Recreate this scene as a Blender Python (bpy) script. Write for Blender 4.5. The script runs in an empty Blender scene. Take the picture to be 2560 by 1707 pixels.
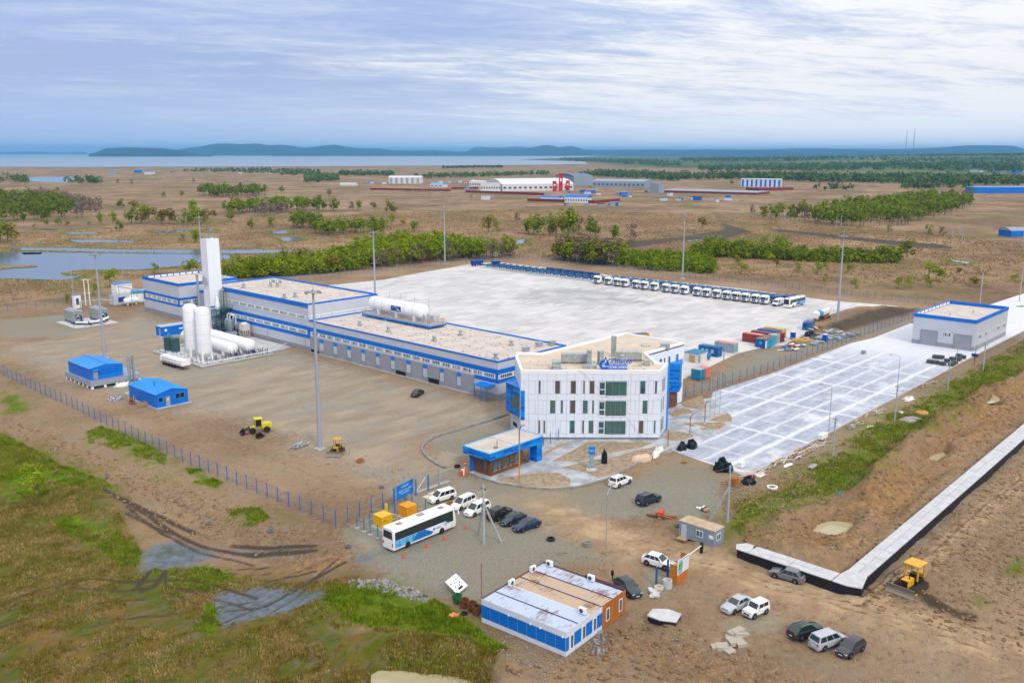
import bpy,bmesh,math,random
import numpy as np
from mathutils import Vector,Matrix
R=math.radians
random.seed(7)
rng=np.random.default_rng(11)
S=bpy.context.scene
C=S.collection

# ---- camera: a drone 55 m above the ground, site axes run along the buildings ----
cam=bpy.data.objects.new('camera',bpy.data.cameras.new('camera'))
C.objects.link(cam)
cam.location=(0,0,55)
cam.rotation_euler=(R(90-11.93),0,R(43.25-90))
cam.data.sensor_width=36
cam.data.lens=31.45
cam.data.clip_start=1
cam.data.clip_end=150000
S.camera=cam

# ---- sky and sun: bright overcast, thin streaky cloud over pale blue ----
SUN_EL,SUN_AZ=38,-112          # azimuth counted from +X towards +Y
W=bpy.data.worlds.new('World')
S.world=W
W.use_nodes=True
nt=W.node_tree
nt.nodes.clear()
def nd(t,**k):
    n=nt.nodes.new(t)
    for a,b in k.items():
        setattr(n,a,b)
    return n
def lk(a,b):nt.links.new(a,b)
def mth(op,a,b=None,c=None,clamp=False):
    n=nd('ShaderNodeMath',operation=op,use_clamp=clamp)
    for i,v in enumerate((a,b,c)):
        if v is None:continue
        if isinstance(v,(int,float)):n.inputs[i].default_value=v
        else:lk(v,n.inputs[i])
    return n.outputs[0]
def mixc(f,a,b):
    n=nd('ShaderNodeMix',data_type='RGBA')
    for i,v in ((0,f),(6,a),(7,b)):
        if isinstance(v,(int,float)):n.inputs[i].default_value=v
        elif isinstance(v,tuple):n.inputs[i].default_value=(*v,1)
        else:lk(v,n.inputs[i])
    return n.outputs[2]
def ramp(v,a,b):
    n=nd('ShaderNodeMapRange',interpolation_type='SMOOTHSTEP')
    lk(v,n.inputs[0]); n.inputs[1].default_value=a; n.inputs[2].default_value=b
    return n.outputs[0]
def noise(vec,scale,det=5,rough=.55,dist=0):
    n=nd('ShaderNodeTexNoise')
    n.inputs['Scale'].default_value=scale; n.inputs['Detail'].default_value=det
    n.inputs['Roughness'].default_value=rough; n.inputs['Distortion'].default_value=dist
    lk(vec,n.inputs['Vector'])
    return n.outputs['Fac']
sky=nd('ShaderNodeTexSky',sky_type='NISHITA',sun_disc=False)
sky.sun_elevation=R(SUN_EL)
sky.sun_rotation=R(90-SUN_AZ)
sky.air_density=1.2; sky.dust_density=1.5; sky.ozone_density=2
tc=nd('ShaderNodeTexCoord')
# turn the sky so that its x axis points to the right of the bay
mp=nd('ShaderNodeMapping'); mp.inputs['Rotation'].default_value=(0,0,R(90-43.25))
lk(tc.outputs['Generated'],mp.inputs[0])
sp=nd('ShaderNodeSeparateXYZ'); lk(mp.outputs[0],sp.inputs[0])
dx,dy,dz=sp.outputs
up=mth('MAXIMUM',dz,0.0)
den=mth('ADD',up,0.10)
px=mth('DIVIDE',dx,den); py=mth('DIVIDE',dy,den)
def comb(x,y,z=0.0):
    n=nd('ShaderNodeCombineXYZ')
    for i,v in enumerate((x,y,z)):
        if isinstance(v,(int,float)):n.inputs[i].default_value=v
        else:lk(v,n.inputs[i])
    return n.outputs[0]
# streaks: long along x, tilted a little so that they climb to the right
skew=mth('SUBTRACT',py,mth('MULTIPLY',px,0.22))
n1=noise(comb(mth('MULTIPLY',px,.48),mth('MULTIPLY',skew,1.0)),1.3,9,.62,.5)
n2=noise(comb(mth('MULTIPLY',px,2.0),mth('MULTIPLY',skew,4.2),4.0),1.3,10,.72,.6)
n3=noise(comb(mth('MULTIPLY',px,.16),mth('MULTIPLY',skew,.35),9.0),1.0,3,.5,.2)
cl=mth('ADD',mth('ADD',mth('MULTIPLY',n1,.48),mth('MULTIPLY',n2,.42)),mth('MULTIPLY',n3,.2))
side=mth('MULTIPLY',dx,.25)                      # more light on the right, where the sun stands behind the cloud
cl=mth('ADD',cl,side)
f_mid=ramp(cl,.40,.60)
f_hi=ramp(cl,.53,.68)
grey=mixc(f_mid,(3.8,4.8,7.9),(6.3,6.9,8.9))
white=mixc(f_hi,grey,(10.4,10.2,10.3))
base=mixc(.84,sky.outputs[0],white)
hz=ramp(dz,.10,.0)
hzc=mixc(ramp(dx,-.5,.45),(5.6,7.0,10.0),(10.0,10.5,11.4))
col=mixc(mth('MULTIPLY',hz,.8),base,hzc)
# an overcast sky is brightest overhead (about twice the horizon)
gain=mth('ADD',.90,mth('MULTIPLY',up,.95))
col=mixc(ramp(dz,.10,.75),col,(7.9,7.7,7.6))
vs=nd('ShaderNodeVectorMath',operation='SCALE'); lk(col,vs.inputs[0]); lk(gain,vs.inputs['Scale'])
bg=nd('ShaderNodeBackground'); bg.inputs['Strength'].default_value=0.1
lk(vs.outputs[0],bg.inputs[0])
lk(bg.outputs[0],nd('ShaderNodeOutputWorld').inputs[0])

sl=bpy.data.lights.new('sun','SUN'); sl.energy=1.5; sl.angle=R(9); sl.color=(1,.96,.9)
sun=bpy.data.objects.new('sun',sl); C.objects.link(sun)
sun.rotation_euler=(R(90-SUN_EL),0,R(SUN_AZ+90))

S.view_settings.view_transform='Standard'
S.view_settings.look='None'
S.view_settings.exposure=0.08
S.view_settings.gamma=1
S.cycles.max_bounces=6
S.cycles.diffuse_bounces=3
S.cycles.glossy_bounces=3
S.cycles.transmission_bounces=4
S.cycles.volume_bounces=0
S.cycles.use_denoising=True

# ================= helpers =================
def tag(o,label=None,cat=None,group=None,kind=None):
    if label:o['label']=label
    if cat:o['category']=cat
    if group:o['group']=group
    if kind:o['kind']=kind
    return o

MATS={}
def mat(name,rgb,rough=.6,metal=0.,var=0.,scale=1.,bump=0.,bscale=8.,spec=.3,rgb2=None,det=5,stretch=None):
    if name in MATS:return MATS[name]
    global nt
    m=bpy.data.materials.new(name); m.use_nodes=True
    nt=m.node_tree
    b=nt.nodes['Principled BSDF']
    b.inputs['Base Color'].default_value=(*rgb,1)
    b.inputs['Roughness'].default_value=rough
    b.inputs['Metallic'].default_value=metal
    b.inputs['Specular IOR Level'].default_value=spec
    if var or bump or rgb2:
        g=nd('ShaderNodeNewGeometry').outputs['Position']
        if stretch:
            vm=nd('ShaderNodeVectorMath',operation='MULTIPLY'); lk(g,vm.inputs[0]); vm.inputs[1].default_value=stretch; g=vm.outputs[0]
        if var or rgb2:
            v=noise(g,scale,det,.6)
            if rgb2:c=mixc(ramp(v,.35,.65),rgb,rgb2)
            else:c=mixc(ramp(v,.3,.7),tuple(x*(1-var)for x in rgb),tuple(min(1,x*(1+var))for x in rgb))
            lk(c,b.inputs['Base Color'])
        if bump:
            bn=nd('ShaderNodeBump'); bn.inputs['Strength'].default_value=1; bn.inputs['Distance'].default_value=bump
            lk(noise(g,bscale,4,.6),bn.inputs['Height']); lk(bn.outputs[0],b.inputs['Normal'])
    MATS[name]=m
    return m

def link(name,me,parent=None):
    o=bpy.data.objects.new(name,me)
    C.objects.link(o)
    if parent is not None:o.parent=parent
    return o
def empty(name,loc=(0,0,0),rz=0.,label=None,cat=None,group=None,kind=None):
    o=bpy.data.objects.new(name,None); C.objects.link(o)
    o.location=loc; o.rotation_euler=(0,0,rz); o.empty_display_size=.5
    return tag(o,label,cat,group,kind)

class MB:
    """collects simple shapes and builds them as ONE mesh"""
    def __init__(s):s.v=[]; s.f=[]; s.m=[]; s.cm=0
    def add(s,vs,fs,mi=None):
        o=len(s.v); s.v+=[tuple(p)for p in vs]; s.f+=[tuple(i+o for i in f)for f in fs]
        s.m+=[s.cm if mi is None else mi]*len(fs); return s
    def box(s,x0,y0,z0,x1,y1,z1):
        v=[(x,y,z)for z in (z0,z1)for x,y in ((x0,y0),(x1,y0),(x1,y1),(x0,y1))]
        return s.add(v,[(3,2,1,0),(4,5,6,7),(0,1,5,4),(1,2,6,5),(2,3,7,6),(3,0,4,7)])
    def obox(s,c,sz,M=None):
        x,y,z=(k/2 for k in sz); M=M or Matrix()
        v=[Vector(c)+M.to_3x3()@Vector((a*x,b*y,d*z))for d in (-1,1)for a,b in ((-1,-1),(1,-1),(1,1),(-1,1))]
        return s.add(v,[(3,2,1,0),(4,5,6,7),(0,1,5,4),(1,2,6,5),(2,3,7,6),(3,0,4,7)])
    def prism(s,pts,z0,z1):
        n=len(pts)
        a=sum(pts[i][0]*pts[(i+1)%n][1]-pts[(i+1)%n][0]*pts[i][1]for i in range(n))
        if a<0:pts=pts[::-1]
        v=[(x,y,z0)for x,y in pts]+[(x,y,z1)for x,y in pts]
        return s.add(v,[tuple(range(n))[::-1],tuple(range(n,2*n))]+[(i,(i+1)%n,n+(i+1)%n,n+i)for i in range(n)])
    def tube(s,p0,p1,r0,r1=None,n=8,caps=True):
        r1=r0 if r1 is None else r1
        p0,p1=Vector(p0),Vector(p1); d=(p1-p0)
        if d.length<1e-6:return s
        q=d.to_track_quat('Z','Y').to_matrix()
        v=[]
        for p,r in ((p0,r0),(p1,r1)):
            for i in range(n):
                a=2*math.pi*i/n
                v.append(p+q@Vector((r*math.cos(a),r*math.sin(a),0)))
        f=[(i,(i+1)%n,n+(i+1)%n,n+i)for i in range(n)]
        if caps:f+=[tuple(range(n))[::-1],tuple(range(n,2*n))]
        return s.add(v,f)
    def path(s,pts,r,n=6):
        for a,b in zip(pts[:-1],pts[1:]):s.tube(a,b,r,r,n)
        return s
    def lathe(s,prof,n=20,c=(0,0,0),M=None):
        """prof: (radius, height) from bottom to top, about the z axis (or turned by M)"""
        M=(M or Matrix()).to_3x3(); c=Vector(c); v=[]
        for r,h in prof:
            for i in range(n):
                a=2*math.pi*i/n
                v.append(c+M@Vector((r*math.cos(a),r*math.sin(a),h)))
        f=[]
        for k in range(len(prof)-1):
            for i in range(n):
                f.append((k*n+i,k*n+(i+1)%n,(k+1)*n+(i+1)%n,(k+1)*n+i))
        f+=[tuple(range(n))[::-1],tuple(range((len(prof)-1)*n,len(prof)*n))]
        return s.add(v,f)
    def quad(s,*p):return s.add(p,[tuple(range(len(p)))])
    def build(s,name,m,parent=None,smooth=False,bevel=0.):
        me=bpy.data.meshes.new(name); me.from_pydata([tuple(p)for p in s.v],[],s.f)
        for k in (m if isinstance(m,(list,tuple))else [m]):me.materials.append(k)
        me.polygons.foreach_set('material_index',s.m)
        if smooth:me.polygons.foreach_set('use_smooth',[True]*len(s.f))
        me.update()
        o=link(name,me,parent)
        if smooth:
            try:me.set_sharp_from_angle(angle=R(40))
            except Exception:pass
        if bevel:
            b=o.modifiers.new('bevel','BEVEL'); b.width=bevel; b.segments=2; b.limit_method='ANGLE'; b.angle_limit=R(35)
        return o
def copy_tree(o,parent=None):
    c=o.copy(); C.objects.link(c)
    if parent is not None:c.parent=parent
    for ch in list(o.children):copy_tree(ch,c)
    return c
def place(o,x,y,z=0.,rz=None,label=None,group=None):
    o.location=(x,y,z)
    if rz is not None:o.rotation_euler=(0,0,rz)
    if label:o['label']=label
    if group:o['group']=group
    return o
def vnoise(x,y,s,seed=0):
    """smooth value noise in numpy, -1..1"""
    r=np.random.default_rng(seed); T=r.uniform(-1,1,(256,256))
    x=np.asarray(x,float)/s; y=np.asarray(y,float)/s
    i=np.floor(x).astype(np.int64); j=np.floor(y).astype(np.int64)
    fx=x-i; fy=y-j; fx=fx*fx*(3-2*fx); fy=fy*fy*(3-2*fy)
    a=T[i%256,j%256]; b=T[(i+1)%256,j%256]; c=T[i%256,(j+1)%256]; d=T[(i+1)%256,(j+1)%256]
    return (a*(1-fx)+b*fx)*(1-fy)+(c*(1-fx)+d*fx)*fy
def fbm(x,y,s,o=4,seed=0):
    r=0; a=1; t=0
    for k in range(o):r=r+a*vnoise(x+17.3*k,y-9.1*k,s/2**k,seed+k); t+=a; a*=.5
    return r/t
def inside(px,py,poly):
    c=np.zeros(px.shape,bool); n=len(poly)
    for i in range(n):
        x0,y0=poly[i]; x1,y1=poly[i-1]
        if y0==y1:continue
        k=(y0>py)!=(y1>py)
        c^=k&(px<(x1-x0)*(py-y0)/(y1-y0)+x0)
    return c
def segdist(px,py,pts,closed=True):
    d=np.full(px.shape,1e9); n=len(pts)
    for i in range(n if closed else n-1):
        ax,ay=pts[i]; bx,by=pts[(i+1)%n]; ux,uy=bx-ax,by-ay; L=ux*ux+uy*uy+1e-9
        t=np.clip(((px-ax)*ux+(py-ay)*uy)/L,0,1)
        d=np.minimum(d,np.hypot(px-ax-t*ux,py-ay-t*uy))
    return d

# ================= ground =================
LOW=-1.5            # the field outside the left fence lies lower than the yard
POLY={
 'grass':[
  ([(56.3,197.9),(56.7,193.0),(57.1,180.3),(57.4,169.5),(58.4,162.1),(59.6,154.9),(59.0,150.4),(57.0,150.1),(55.1,155.8),(52.8,157.0),(52.8,159.5),(49.2,153.6),(45.8,156.0),(43.9,158.7),(46.4,174.2)],1.),
  ([(47.5,144.3),(51.0,142.7),(51.1,137.3),(52.2,133.2),(51.3,127.4),(51.1,122.2),(48.8,117.8),(47.0,118.9),(46.8,122.5),(47.5,129.6),(45.9,135.0),(46.1,140.6)],1.),
  ([(67.2,181.3),(70.7,182.9),(71.6,173.2),(71.8,163.3),(71.2,154.8),(68.8,150.4),(67.8,157.0),(66.0,160.4),(66.3,170.7),(65.0,175.2)],.75),
  ([(70.3,146.0),(71.8,143.1),(71.3,134.7),(69.2,133.3),(68.0,138.2)],.8),
  ([(49.1,115.1),(52.5,113.0),(55.7,108.8),(56.0,104.6),(53.6,102.6),(50.6,104.3),(48.8,109.2)],.8),
  ([(49.8,100.3),(51.3,99.4),(48.6,95.0),(45.9,91.8),(45.0,94.5),(47.9,97.7)],.9),
  ([(66.3,124.0),(69.8,120.3),(68.5,115.5),(65.2,115.1),(63.8,118.5)],.6),
  ([(70.4,118.6),(72.5,114.2),(70.8,109.1),(68.9,113.1)],.6),
  ([(66.1,153.2),(68.5,147.9),(65.2,131.8),(63.9,137.8),(64.7,148.1)],.5),
  ([(62.5,91.4),(67.4,84.9),(68.8,77.2),(67.1,67.1),(65.6,62.1),(63.2,65.3),(60.3,73.0),(57.4,81.7),(58.7,87.9)],1.),
  ([(66.5,229.9),(68.0,211.9),(64.1,205.9),(60.8,211.9)],.8),
  ([(119.0,64.1),(125.7,64.8),(133.5,63.4),(142.8,64.0),(157.0,64.0),(174.6,66.7),(190.3,67.9),(202.5,64.8),(221.7,66.4),(239.7,66.0),(283.3,64.8),(342.8,60.4),(317.7,55.5),(254.1,57.5),(229.5,58.1),(207.8,59.2),(186.0,56.6),(174.6,58.5),(161.9,57.0),(145.4,55.1),(135.7,56.9),(130.5,59.7),(125.7,59.5),(118.2,60.0),(110.8,58.8),(112.0,60.9)],1.),
  ([(123.8,66.8),(128.0,63.7),(126.5,59.9),(119.0,60.4),(116.0,62.4)],.9),
  ([(130.9,28.3),(133.2,27.4),(127.6,25.9),(126.1,27.9)],.9),([(115.8,28.4),(116.6,27.3),(115.5,26.9),(114.5,27.9)],.9),
 ],
 'field':[
  ([(52.3,207.4),(56.3,197.9),(57.4,169.5),(58.9,151.8),(55.5,140.1),(51.1,122.2),(50.8,114.8),(56.6,105.5),(61.0,94.8),(66.2,90.0),(59.9,81.8),(54.9,81.1),(52.5,72.1),(49.8,68.6),(21.6,98.7)],1.),
  ([(51.2,90.0),(63.1,71.6),(64.4,62.3),(58.3,59.5),(42.8,76.0)],.9),
  ([(72.2,248.2),(73.4,222.0),(71.7,181.4),(71.4,152.6),(70.2,126.2),(67.3,126.6),(66.1,145.2),(65.6,181.5),(61.2,213.4)],.45),
  ([(121.7,66.4),(296.8,68.1),(244.0,55.0),(167.7,54.4),(122.3,55.7),(106.9,56.6)],.5),
 ],
 'sand':[
  ([(84.0,285.3),(100.8,281.2),(135.8,304.3),(126.5,231.5),(136.7,220.6),(137.3,196.0),(138.7,132.6),(130.0,120.5),(113.4,127.5),(105.2,122.7),(98.8,104.7),(88.1,110.2),(90.1,129.9),(93.6,166.0),(86.9,177.8),(79.2,223.9),(81.9,278.8)],.85),
  ([(96.9,103.8),(101.0,96.6),(104.2,77.4),(103.4,68.9),(102.3,63.6),(96.3,64.0),(96.8,75.8),(97.4,82.2),(98.8,90.7)],.7),
  ([(106.6,38.6),(120.9,37.8),(149.8,39.2),(181.8,39.5),(231.8,38.8),(199.1,32.4),(162.0,34.5),(133.3,34.9),(109.2,35.8)],.45),
  ([(73.0,100.0),(74.0,98.9),(73.6,95.8),(71.9,95.6),(72.2,97.8)],.9),
  ([(108.9,119.2),(108.4,115.5),(105.5,112.5),(102.4,112.8),(102.8,116.4)],.9),
  ([(89.5,50.4),(96.8,47.3),(96.0,39.0),(87.2,40.1),(84.3,47.3)],.25),
 ],
 'gravel':[
  ([(73.5,102.4),(79.9,104.4),(89.3,106.1),(98.6,105.5),(102.3,104.0),(106.2,91.6),(117.5,84.8),(135.5,85.1),(134.3,76.2),(117.6,65.6),(112.9,68.1),(110.2,73.5),(105.1,76.4),(100.3,80.3),(96.7,84.2),(94.2,78.6),(93.5,70.9),(92.2,68.3),(87.6,72.2),(84.6,74.4),(79.4,74.4),(72.2,72.8),(69.6,78.0),(68.4,86.1),(68.8,93.2)],1.),
  ([(97.2,327.2),(116.4,322.4),(119.5,297.7),(111.4,284.8),(99.0,283.1),(87.2,295.7)],.9),
  ([(144.1,322.1),(127.8,238.8),(143.5,231.2),(136.7,220.6),(120.8,246.2),(110.4,275.9)],.7),
  ([(108.4,219.4),(141.9,215.1),(132.7,155.2),(115.0,143.2),(108.2,165.1),(104.7,184.9)],.5),
  ([(111.9,129.1),(132.6,126.8),(124.6,115.6),(110.2,115.5),(100.2,106.2),(102.1,113.8)],.9),
  ([(131.6,70.4),(196.1,69.1),(300.2,69.2),(283.3,64.8),(244.7,67.5),(192.6,67.8),(168.3,67.1),(149.2,67.1),(136.2,66.4),(124.2,66.3)],.85),
  ([(173.8,108.7),(225.7,121.7),(251.9,116.0),(303.3,108.1),(312.5,104.2),(300.3,100.0),(244.6,105.9),(175.9,106.5),(169.9,107.4)],.8),
  ([(96.6,65.6),(94.4,58.5),(88.8,57.5),(87.9,60.2)],.8),([(88.0,49.0),(95.6,45.5),(92.5,42.8),(87.2,45.6)],.9),
  ([(313.6,75.1),(394.4,70.5),(366.8,65.1),(289.9,66.4)],.9),
  ([(112.9,40.6),(196.7,43.2),(250.0,42.4),(245.2,41.4),(192.9,42.2),(112.8,38.9)],.95),
  ([(91.1,185.8),(94.4,167.4),(88.2,135.4),(90.1,129.9),(93.3,137.2),(97.8,166.2),(96.3,193.9)],.55),
 ],
 'clay':[
  ([(49.9,120.0),(53.2,122.6),(55.8,121.7),(57.5,117.2),(58.8,114.0),(57.1,112.3),(53.4,112.1),(50.2,113.5),(48.7,116.3)],1.),
  ([(50.7,102.1),(52.8,102.1),(56.8,98.9),(58.8,93.5),(60.9,89.8),(59.7,88.5),(54.4,88.9),(50.9,91.4),(48.1,92.8),(48.1,95.5),(49.9,98.2)],1.),
  ([(58.6,116.2),(62.0,109.9),(66.7,103.2),(65.7,101.7),(60.8,107.8),(57.4,114.4)],.8),
  ([(68.3,95.0),(70.3,94.9),(72.1,93.5),(69.9,92.5),(68.4,93.2)],.9),
 ],
 'orange':[
  ([(110.8,58.8),(133.9,56.1),(160.1,55.5),(204.1,58.0),(254.1,57.5),(310.1,54.0),(240.6,40.5),(203.3,44.8),(116.8,42.2),(112.2,43.3),(108.2,57.3)],.8),
  ([(61.6,214.6),(66.3,159.3),(68.7,123.6),(67.8,112.2),(62.8,108.8),(58.3,132.1),(56.2,153.8),(55.1,194.0)],.45),
  ([(60.4,60.3),(68.8,59.7),(80.0,59.0),(81.9,54.1),(83.8,43.7),(85.6,34.4),(75.9,30.0),(53.0,54.2)],.45),
  ([(133.9,73.4),(131.6,64.0),(122.6,65.4),(118.2,67.5),(127.4,71.3)],.5),
  ([(103.6,36.9),(155.6,32.9),(174.2,27.6),(101.1,13.4),(105.7,20.5)],.2),
  ([(49.3,82.5),(51.7,81.0),(50.9,78.5),(48.2,79.3)],1.),([(55.7,74.4),(60.0,71.2),(63.2,64.5),(62.2,61.5),(60.4,59.7),(60.3,65.0),(57.0,69.9),(53.9,71.3)],1.),([(27.6,107.1),(35.1,107.6),(38.8,98.0),(32.1,93.7)],.4),([(57.8,87.7),(60.7,85.3),(58.1,82.9),(56.6,85.2)],.8),
 ],
 'mud':[
  ([(622.8,360.7),(573.5,308.8),(517.0,297.9),(489.2,313.2),(510.7,327.1),(576.2,332.3)],1.1),
  ([(612.4,312.2),(602.3,278.2),(585.5,239.9),(575.3,207.8),(572.9,177.5),(554.7,172.5),(545.4,188.3),(555.2,209.2),(565.8,231.7),(580.8,268.1),(595.1,303.3)],1.1),
  ([(273.2,119.8),(315.4,120.7),(321.8,117.7),(327.1,108.3),(320.8,108.2),(296.1,111.0),(272.4,111.4),(270.7,118.7)],.8),
  ([(447.9,333.4),(510.3,326.9),(487.9,312.4),(416.3,308.7)],1.1),
  ([(126.2,91.9),(132.4,91.5),(131.7,90.7),(126.3,89.4)],.9),
 ],
 'dry':[],
}
PONDS=([(747.1,2210.0),(828.4,2174.1),(824.3,1986.0),(779.1,1891.1),(760.0,1938.9),(653.8,1743.9),(645.4,1786.2),(638.0,1875.2)],
          [(167.6,550.4),(187.9,530.8),(208.6,504.7),(237.8,467.7),(250.3,447.6),(240.4,430.1),(222.8,427.2),(206.2,420.5),(186.7,422.3),(168.8,441.2),(156.5,436.4),(155.0,424.4),(160.1,419.0),(155.7,413.9),(149.0,410.1),(131.9,437.2),(119.1,449.5),(154.1,574.9)],
          [(180.4,577.1),(203.6,549.1),(222.2,518.4),(250.8,484.8),(293.2,439.7),(285.0,427.5),(254.0,452.5),(229.4,482.6),(206.3,517.3),(177.8,560.2)],
          [(223.4,600.9),(236.5,591.0),(251.6,557.9),(241.3,556.1),(219.9,578.9)],
          [(243.9,662.1),(258.1,643.9),(254.1,629.5),(240.0,644.5)],[(289.9,626.1),(312.0,611.0),(304.9,597.3),(285.0,607.4)],
          [(348.4,564.0),(359.6,560.4),(348.5,539.9),(334.7,543.7)],[(324.4,514.0),(335.7,509.0),(323.6,487.8),(312.8,492.8)],
          [(176.6,545.8),(185.0,536.9),(180.6,526.5),(173.5,532.2)],[(243.9,705.5),(251.2,694.3),(246.9,685.2),(241.8,694.1)],[(321.6,609.2),(331.6,615.9),(320.5,593.6),(314.4,592.0)],
          [(408.9,426.8),(410.8,420.0),(398.2,400.4),(388.1,396.9),(391.0,408.1)],[(411.8,386.0),(431.0,392.4),(409.9,373.8),(399.4,371.2)],
          [(493.3,315.9),(509.7,313.0),(528.7,308.0),(520.2,301.9),(488.9,306.5)],[(497.6,153.5),(491.3,141.6),(483.8,140.7),(489.5,148.1)])
LINES={
 'field':[(p+p[:1],9.,1.)for p in PONDS],
 'grass':[(p+p[:1],4.,1.)for p in PONDS],   # wheel ruts and tracks: (points, half width in metres, strength)
 'mud':[
  ([(57.6,150.7),(57.8,142.1),(57.8,135.5),(57.1,122.1),(58.0,115.7),(61.0,108.2),(66.8,101.2)],.45,1.),
  ([(57.5,148.3),(58.8,131.3),(59.3,121.8)],.5,1.),([(55.8,137.6),(56.2,128.9),(57.2,121.6)],.35,.9),
  ([(60.8,113.4),(63.6,107.8),(67.6,102.3)],.45,1.),([(59.0,112.2),(61.4,108.9),(66.0,102.2)],.3,.9),
  ([(29.6,119.8),(31.5,119.4),(36.2,120.4),(41.0,119.0),(43.2,117.4),(45.3,113.7),(48.8,110.7)],.32,1.),
  ([(28.8,117.3),(31.0,117.7),(34.3,118.1),(39.7,117.5),(44.1,111.2),(46.2,110.5)],.3,.9),
  ([(48.9,114.5),(45.6,111.2)],.35,1.),([(50.4,112.9),(47.4,109.9),(45.5,109.8)],.4,1.),([(50.4,112.9),(48.4,108.9)],.2,.9),
  ([(50.1,111.7),(54.3,108.7)],.25,1.),([(49.5,110.0),(52.7,105.8),(53.8,101.7),(54.6,96.6)],.35,1.),
  ([(48.4,108.2),(52.0,102.5)],.3,1.),([(47.8,106.6),(49.0,101.2)],.25,.9),
  ([(56.3,107.4),(60.9,103.4)],.22,.9),([(54.5,106.6),(59.8,101.7)],.2,.8),
  ([(58.9,94.1),(63.2,94.7),(67.4,94.8)],.3,1.),([(60.1,94.3),(67.4,96.4)],.22,.9),
  ([(57.9,99.5),(63.4,98.3),(65.7,97.4)],.2,.8),([(48.6,93.8),(54.8,93.6),(58.6,93.7)],.22,.9),
  ([(50.2,96.6),(54.0,93.2),(57.7,94.0)],.25,.9),([(50.1,98.6),(54.5,95.3)],.2,.9),([(53.1,90.9),(57.7,91.9),(59.9,93.1)],.2,.8),
  ([(37.0,104.9),(42.8,103.1),(45.3,101.1)],.3,.8),([(38.6,106.3),(41.6,104.4)],.25,.8),([(27.7,107.2),(32.9,105.1),(36.3,103.2)],.3,.5),
  ([(99.5,66.2),(101.8,50.6),(103.4,36.8),(105.2,20.4)],.22,.62),([(98.3,65.4),(100.5,49.9),(102.1,36.3),(103.7,20.0)],.2,.6),([(100.9,74.9),(102.1,60.7),(105.4,43.3),(108.7,21.2)],.2,.55),([(104.0,37.9),(114.8,38.1),(125.8,36.8),(139.1,37.1),(168.5,36.2)],.3,.6),([(105.3,38.9),(114.1,38.9),(126.3,37.9)],.25,.6),([(85.4,174.7),(84.0,143.4),(83.6,120.9),(85.7,107.3)],.25,.5),([(57.0,139.9),(55.9,125.2),(56.5,115.2),(59.7,105.8)],.3,.9),([(29.6,113.3),(34.4,112.1),(41.3,110.0),(44.9,107.6)],.3,.9),([(53.8,105.4),(58.5,99.6),(63.6,96.5)],.2,.9),([(49.3,106.5),(51.6,99.1),(52.5,94.1)],.25,.9),
  ([(111.8,34.0),(109.9,31.5),(109.5,29.0),(110.4,27.8)],1.1,.9),([(108.9,39.7),(108.2,38.3)],.5,.8),
 ],
 'orange':[([(55.8,144.3),(55.9,131.3),(56.5,120.9),(58.6,114.2)],2.6,.55),([(56.5,107.7),(59.9,101.8),(65.0,96.3),(70.3,95.5)],3.,.6),([(49.3,111.7),(53.0,104.0),(58.8,100.1)],2.,.45),([(31.3,118.6),(37.8,118.7),(45.5,114.2)],1.6,.45),([(53.0,106.3),(58.6,101.9)],2.,.5),([(32.7,104.7),(42.2,101.8),(48.3,99.9)],2.,.5),([(115.7,67.6),(127.6,68.2),(140.2,66.8)],2.5,.6)],
 'sand':[
  ([(101.6,90.4),(99.7,79.8),(99.5,67.7),(101.0,53.3),(102.6,42.0),(104.1,31.9),(105.7,20.5),(106.0,10.4)],4.2,.75),
  ([(101.6,90.4),(100.3,80.3),(100.7,68.5),(102.7,54.3),(104.3,42.8),(106.0,32.6),(107.7,21.0)],1.0,.95),
  ([(97.5,76.3),(98.0,66.6),(99.2,52.3),(100.8,41.2),(102.0,31.2),(103.5,20.0)],.7,.9),
  ([(102.7,38.0),(111.7,38.0),(123.1,36.6),(134.3,36.8),(146.6,36.7),(168.5,36.2),(185.1,35.3)],.9,.95),
  ([(102.7,36.8),(113.7,36.5),(123.9,35.7),(135.0,35.2),(145.5,34.9),(161.5,34.4)],.6,.8),
  ([(87.7,200.2),(93.8,183.0),(92.0,150.2),(91.5,131.9)],1.2,.5),
  ([(121.4,136.4),(107.5,133.8),(95.5,124.2),(91.1,107.1),(95.3,97.0),(101.6,90.4)],3.,.5),
 ],
}
NAMES=['grass','field','sand','gravel','clay','orange','mud','dry']
PUDDLES=[[(120.2,55.1),(121.8,54.3),(123.1,53.5),(125.3,54.2),(126.7,54.1),(129.0,52.8),(129.8,51.5),(130.1,50.0),(129.4,49.4),(127.6,49.5),(125.7,49.7),(122.7,49.4),(121.7,49.8),(122.2,50.8),(121.7,51.3),(122.2,52.1),(121.1,52.9),(120.0,54.0)],
 [(165.4,52.0),(169.3,52.6),(171.5,52.3),(174.8,51.3),(173.1,49.9),(169.7,49.9),(168.1,50.4),(166.2,50.5)],
 [(210.3,55.5),(211.9,54.3),(214.9,54.5),(217.6,55.5),(221.1,55.9),(218.4,54.7),(216.2,53.1),(214.2,52.4),(211.6,52.7),(209.5,53.6)],
 [(54.0,72.3),(55.2,72.3),(57.3,70.3),(60.9,65.6),(61.8,63.1),(60.9,60.3),(54.8,62.4),(51.0,68.5)]]
PITS=[(p,1.0,1.8)for p in PUDDLES[:3]]+[(PUDDLES[3],1.1,2.)]
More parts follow.
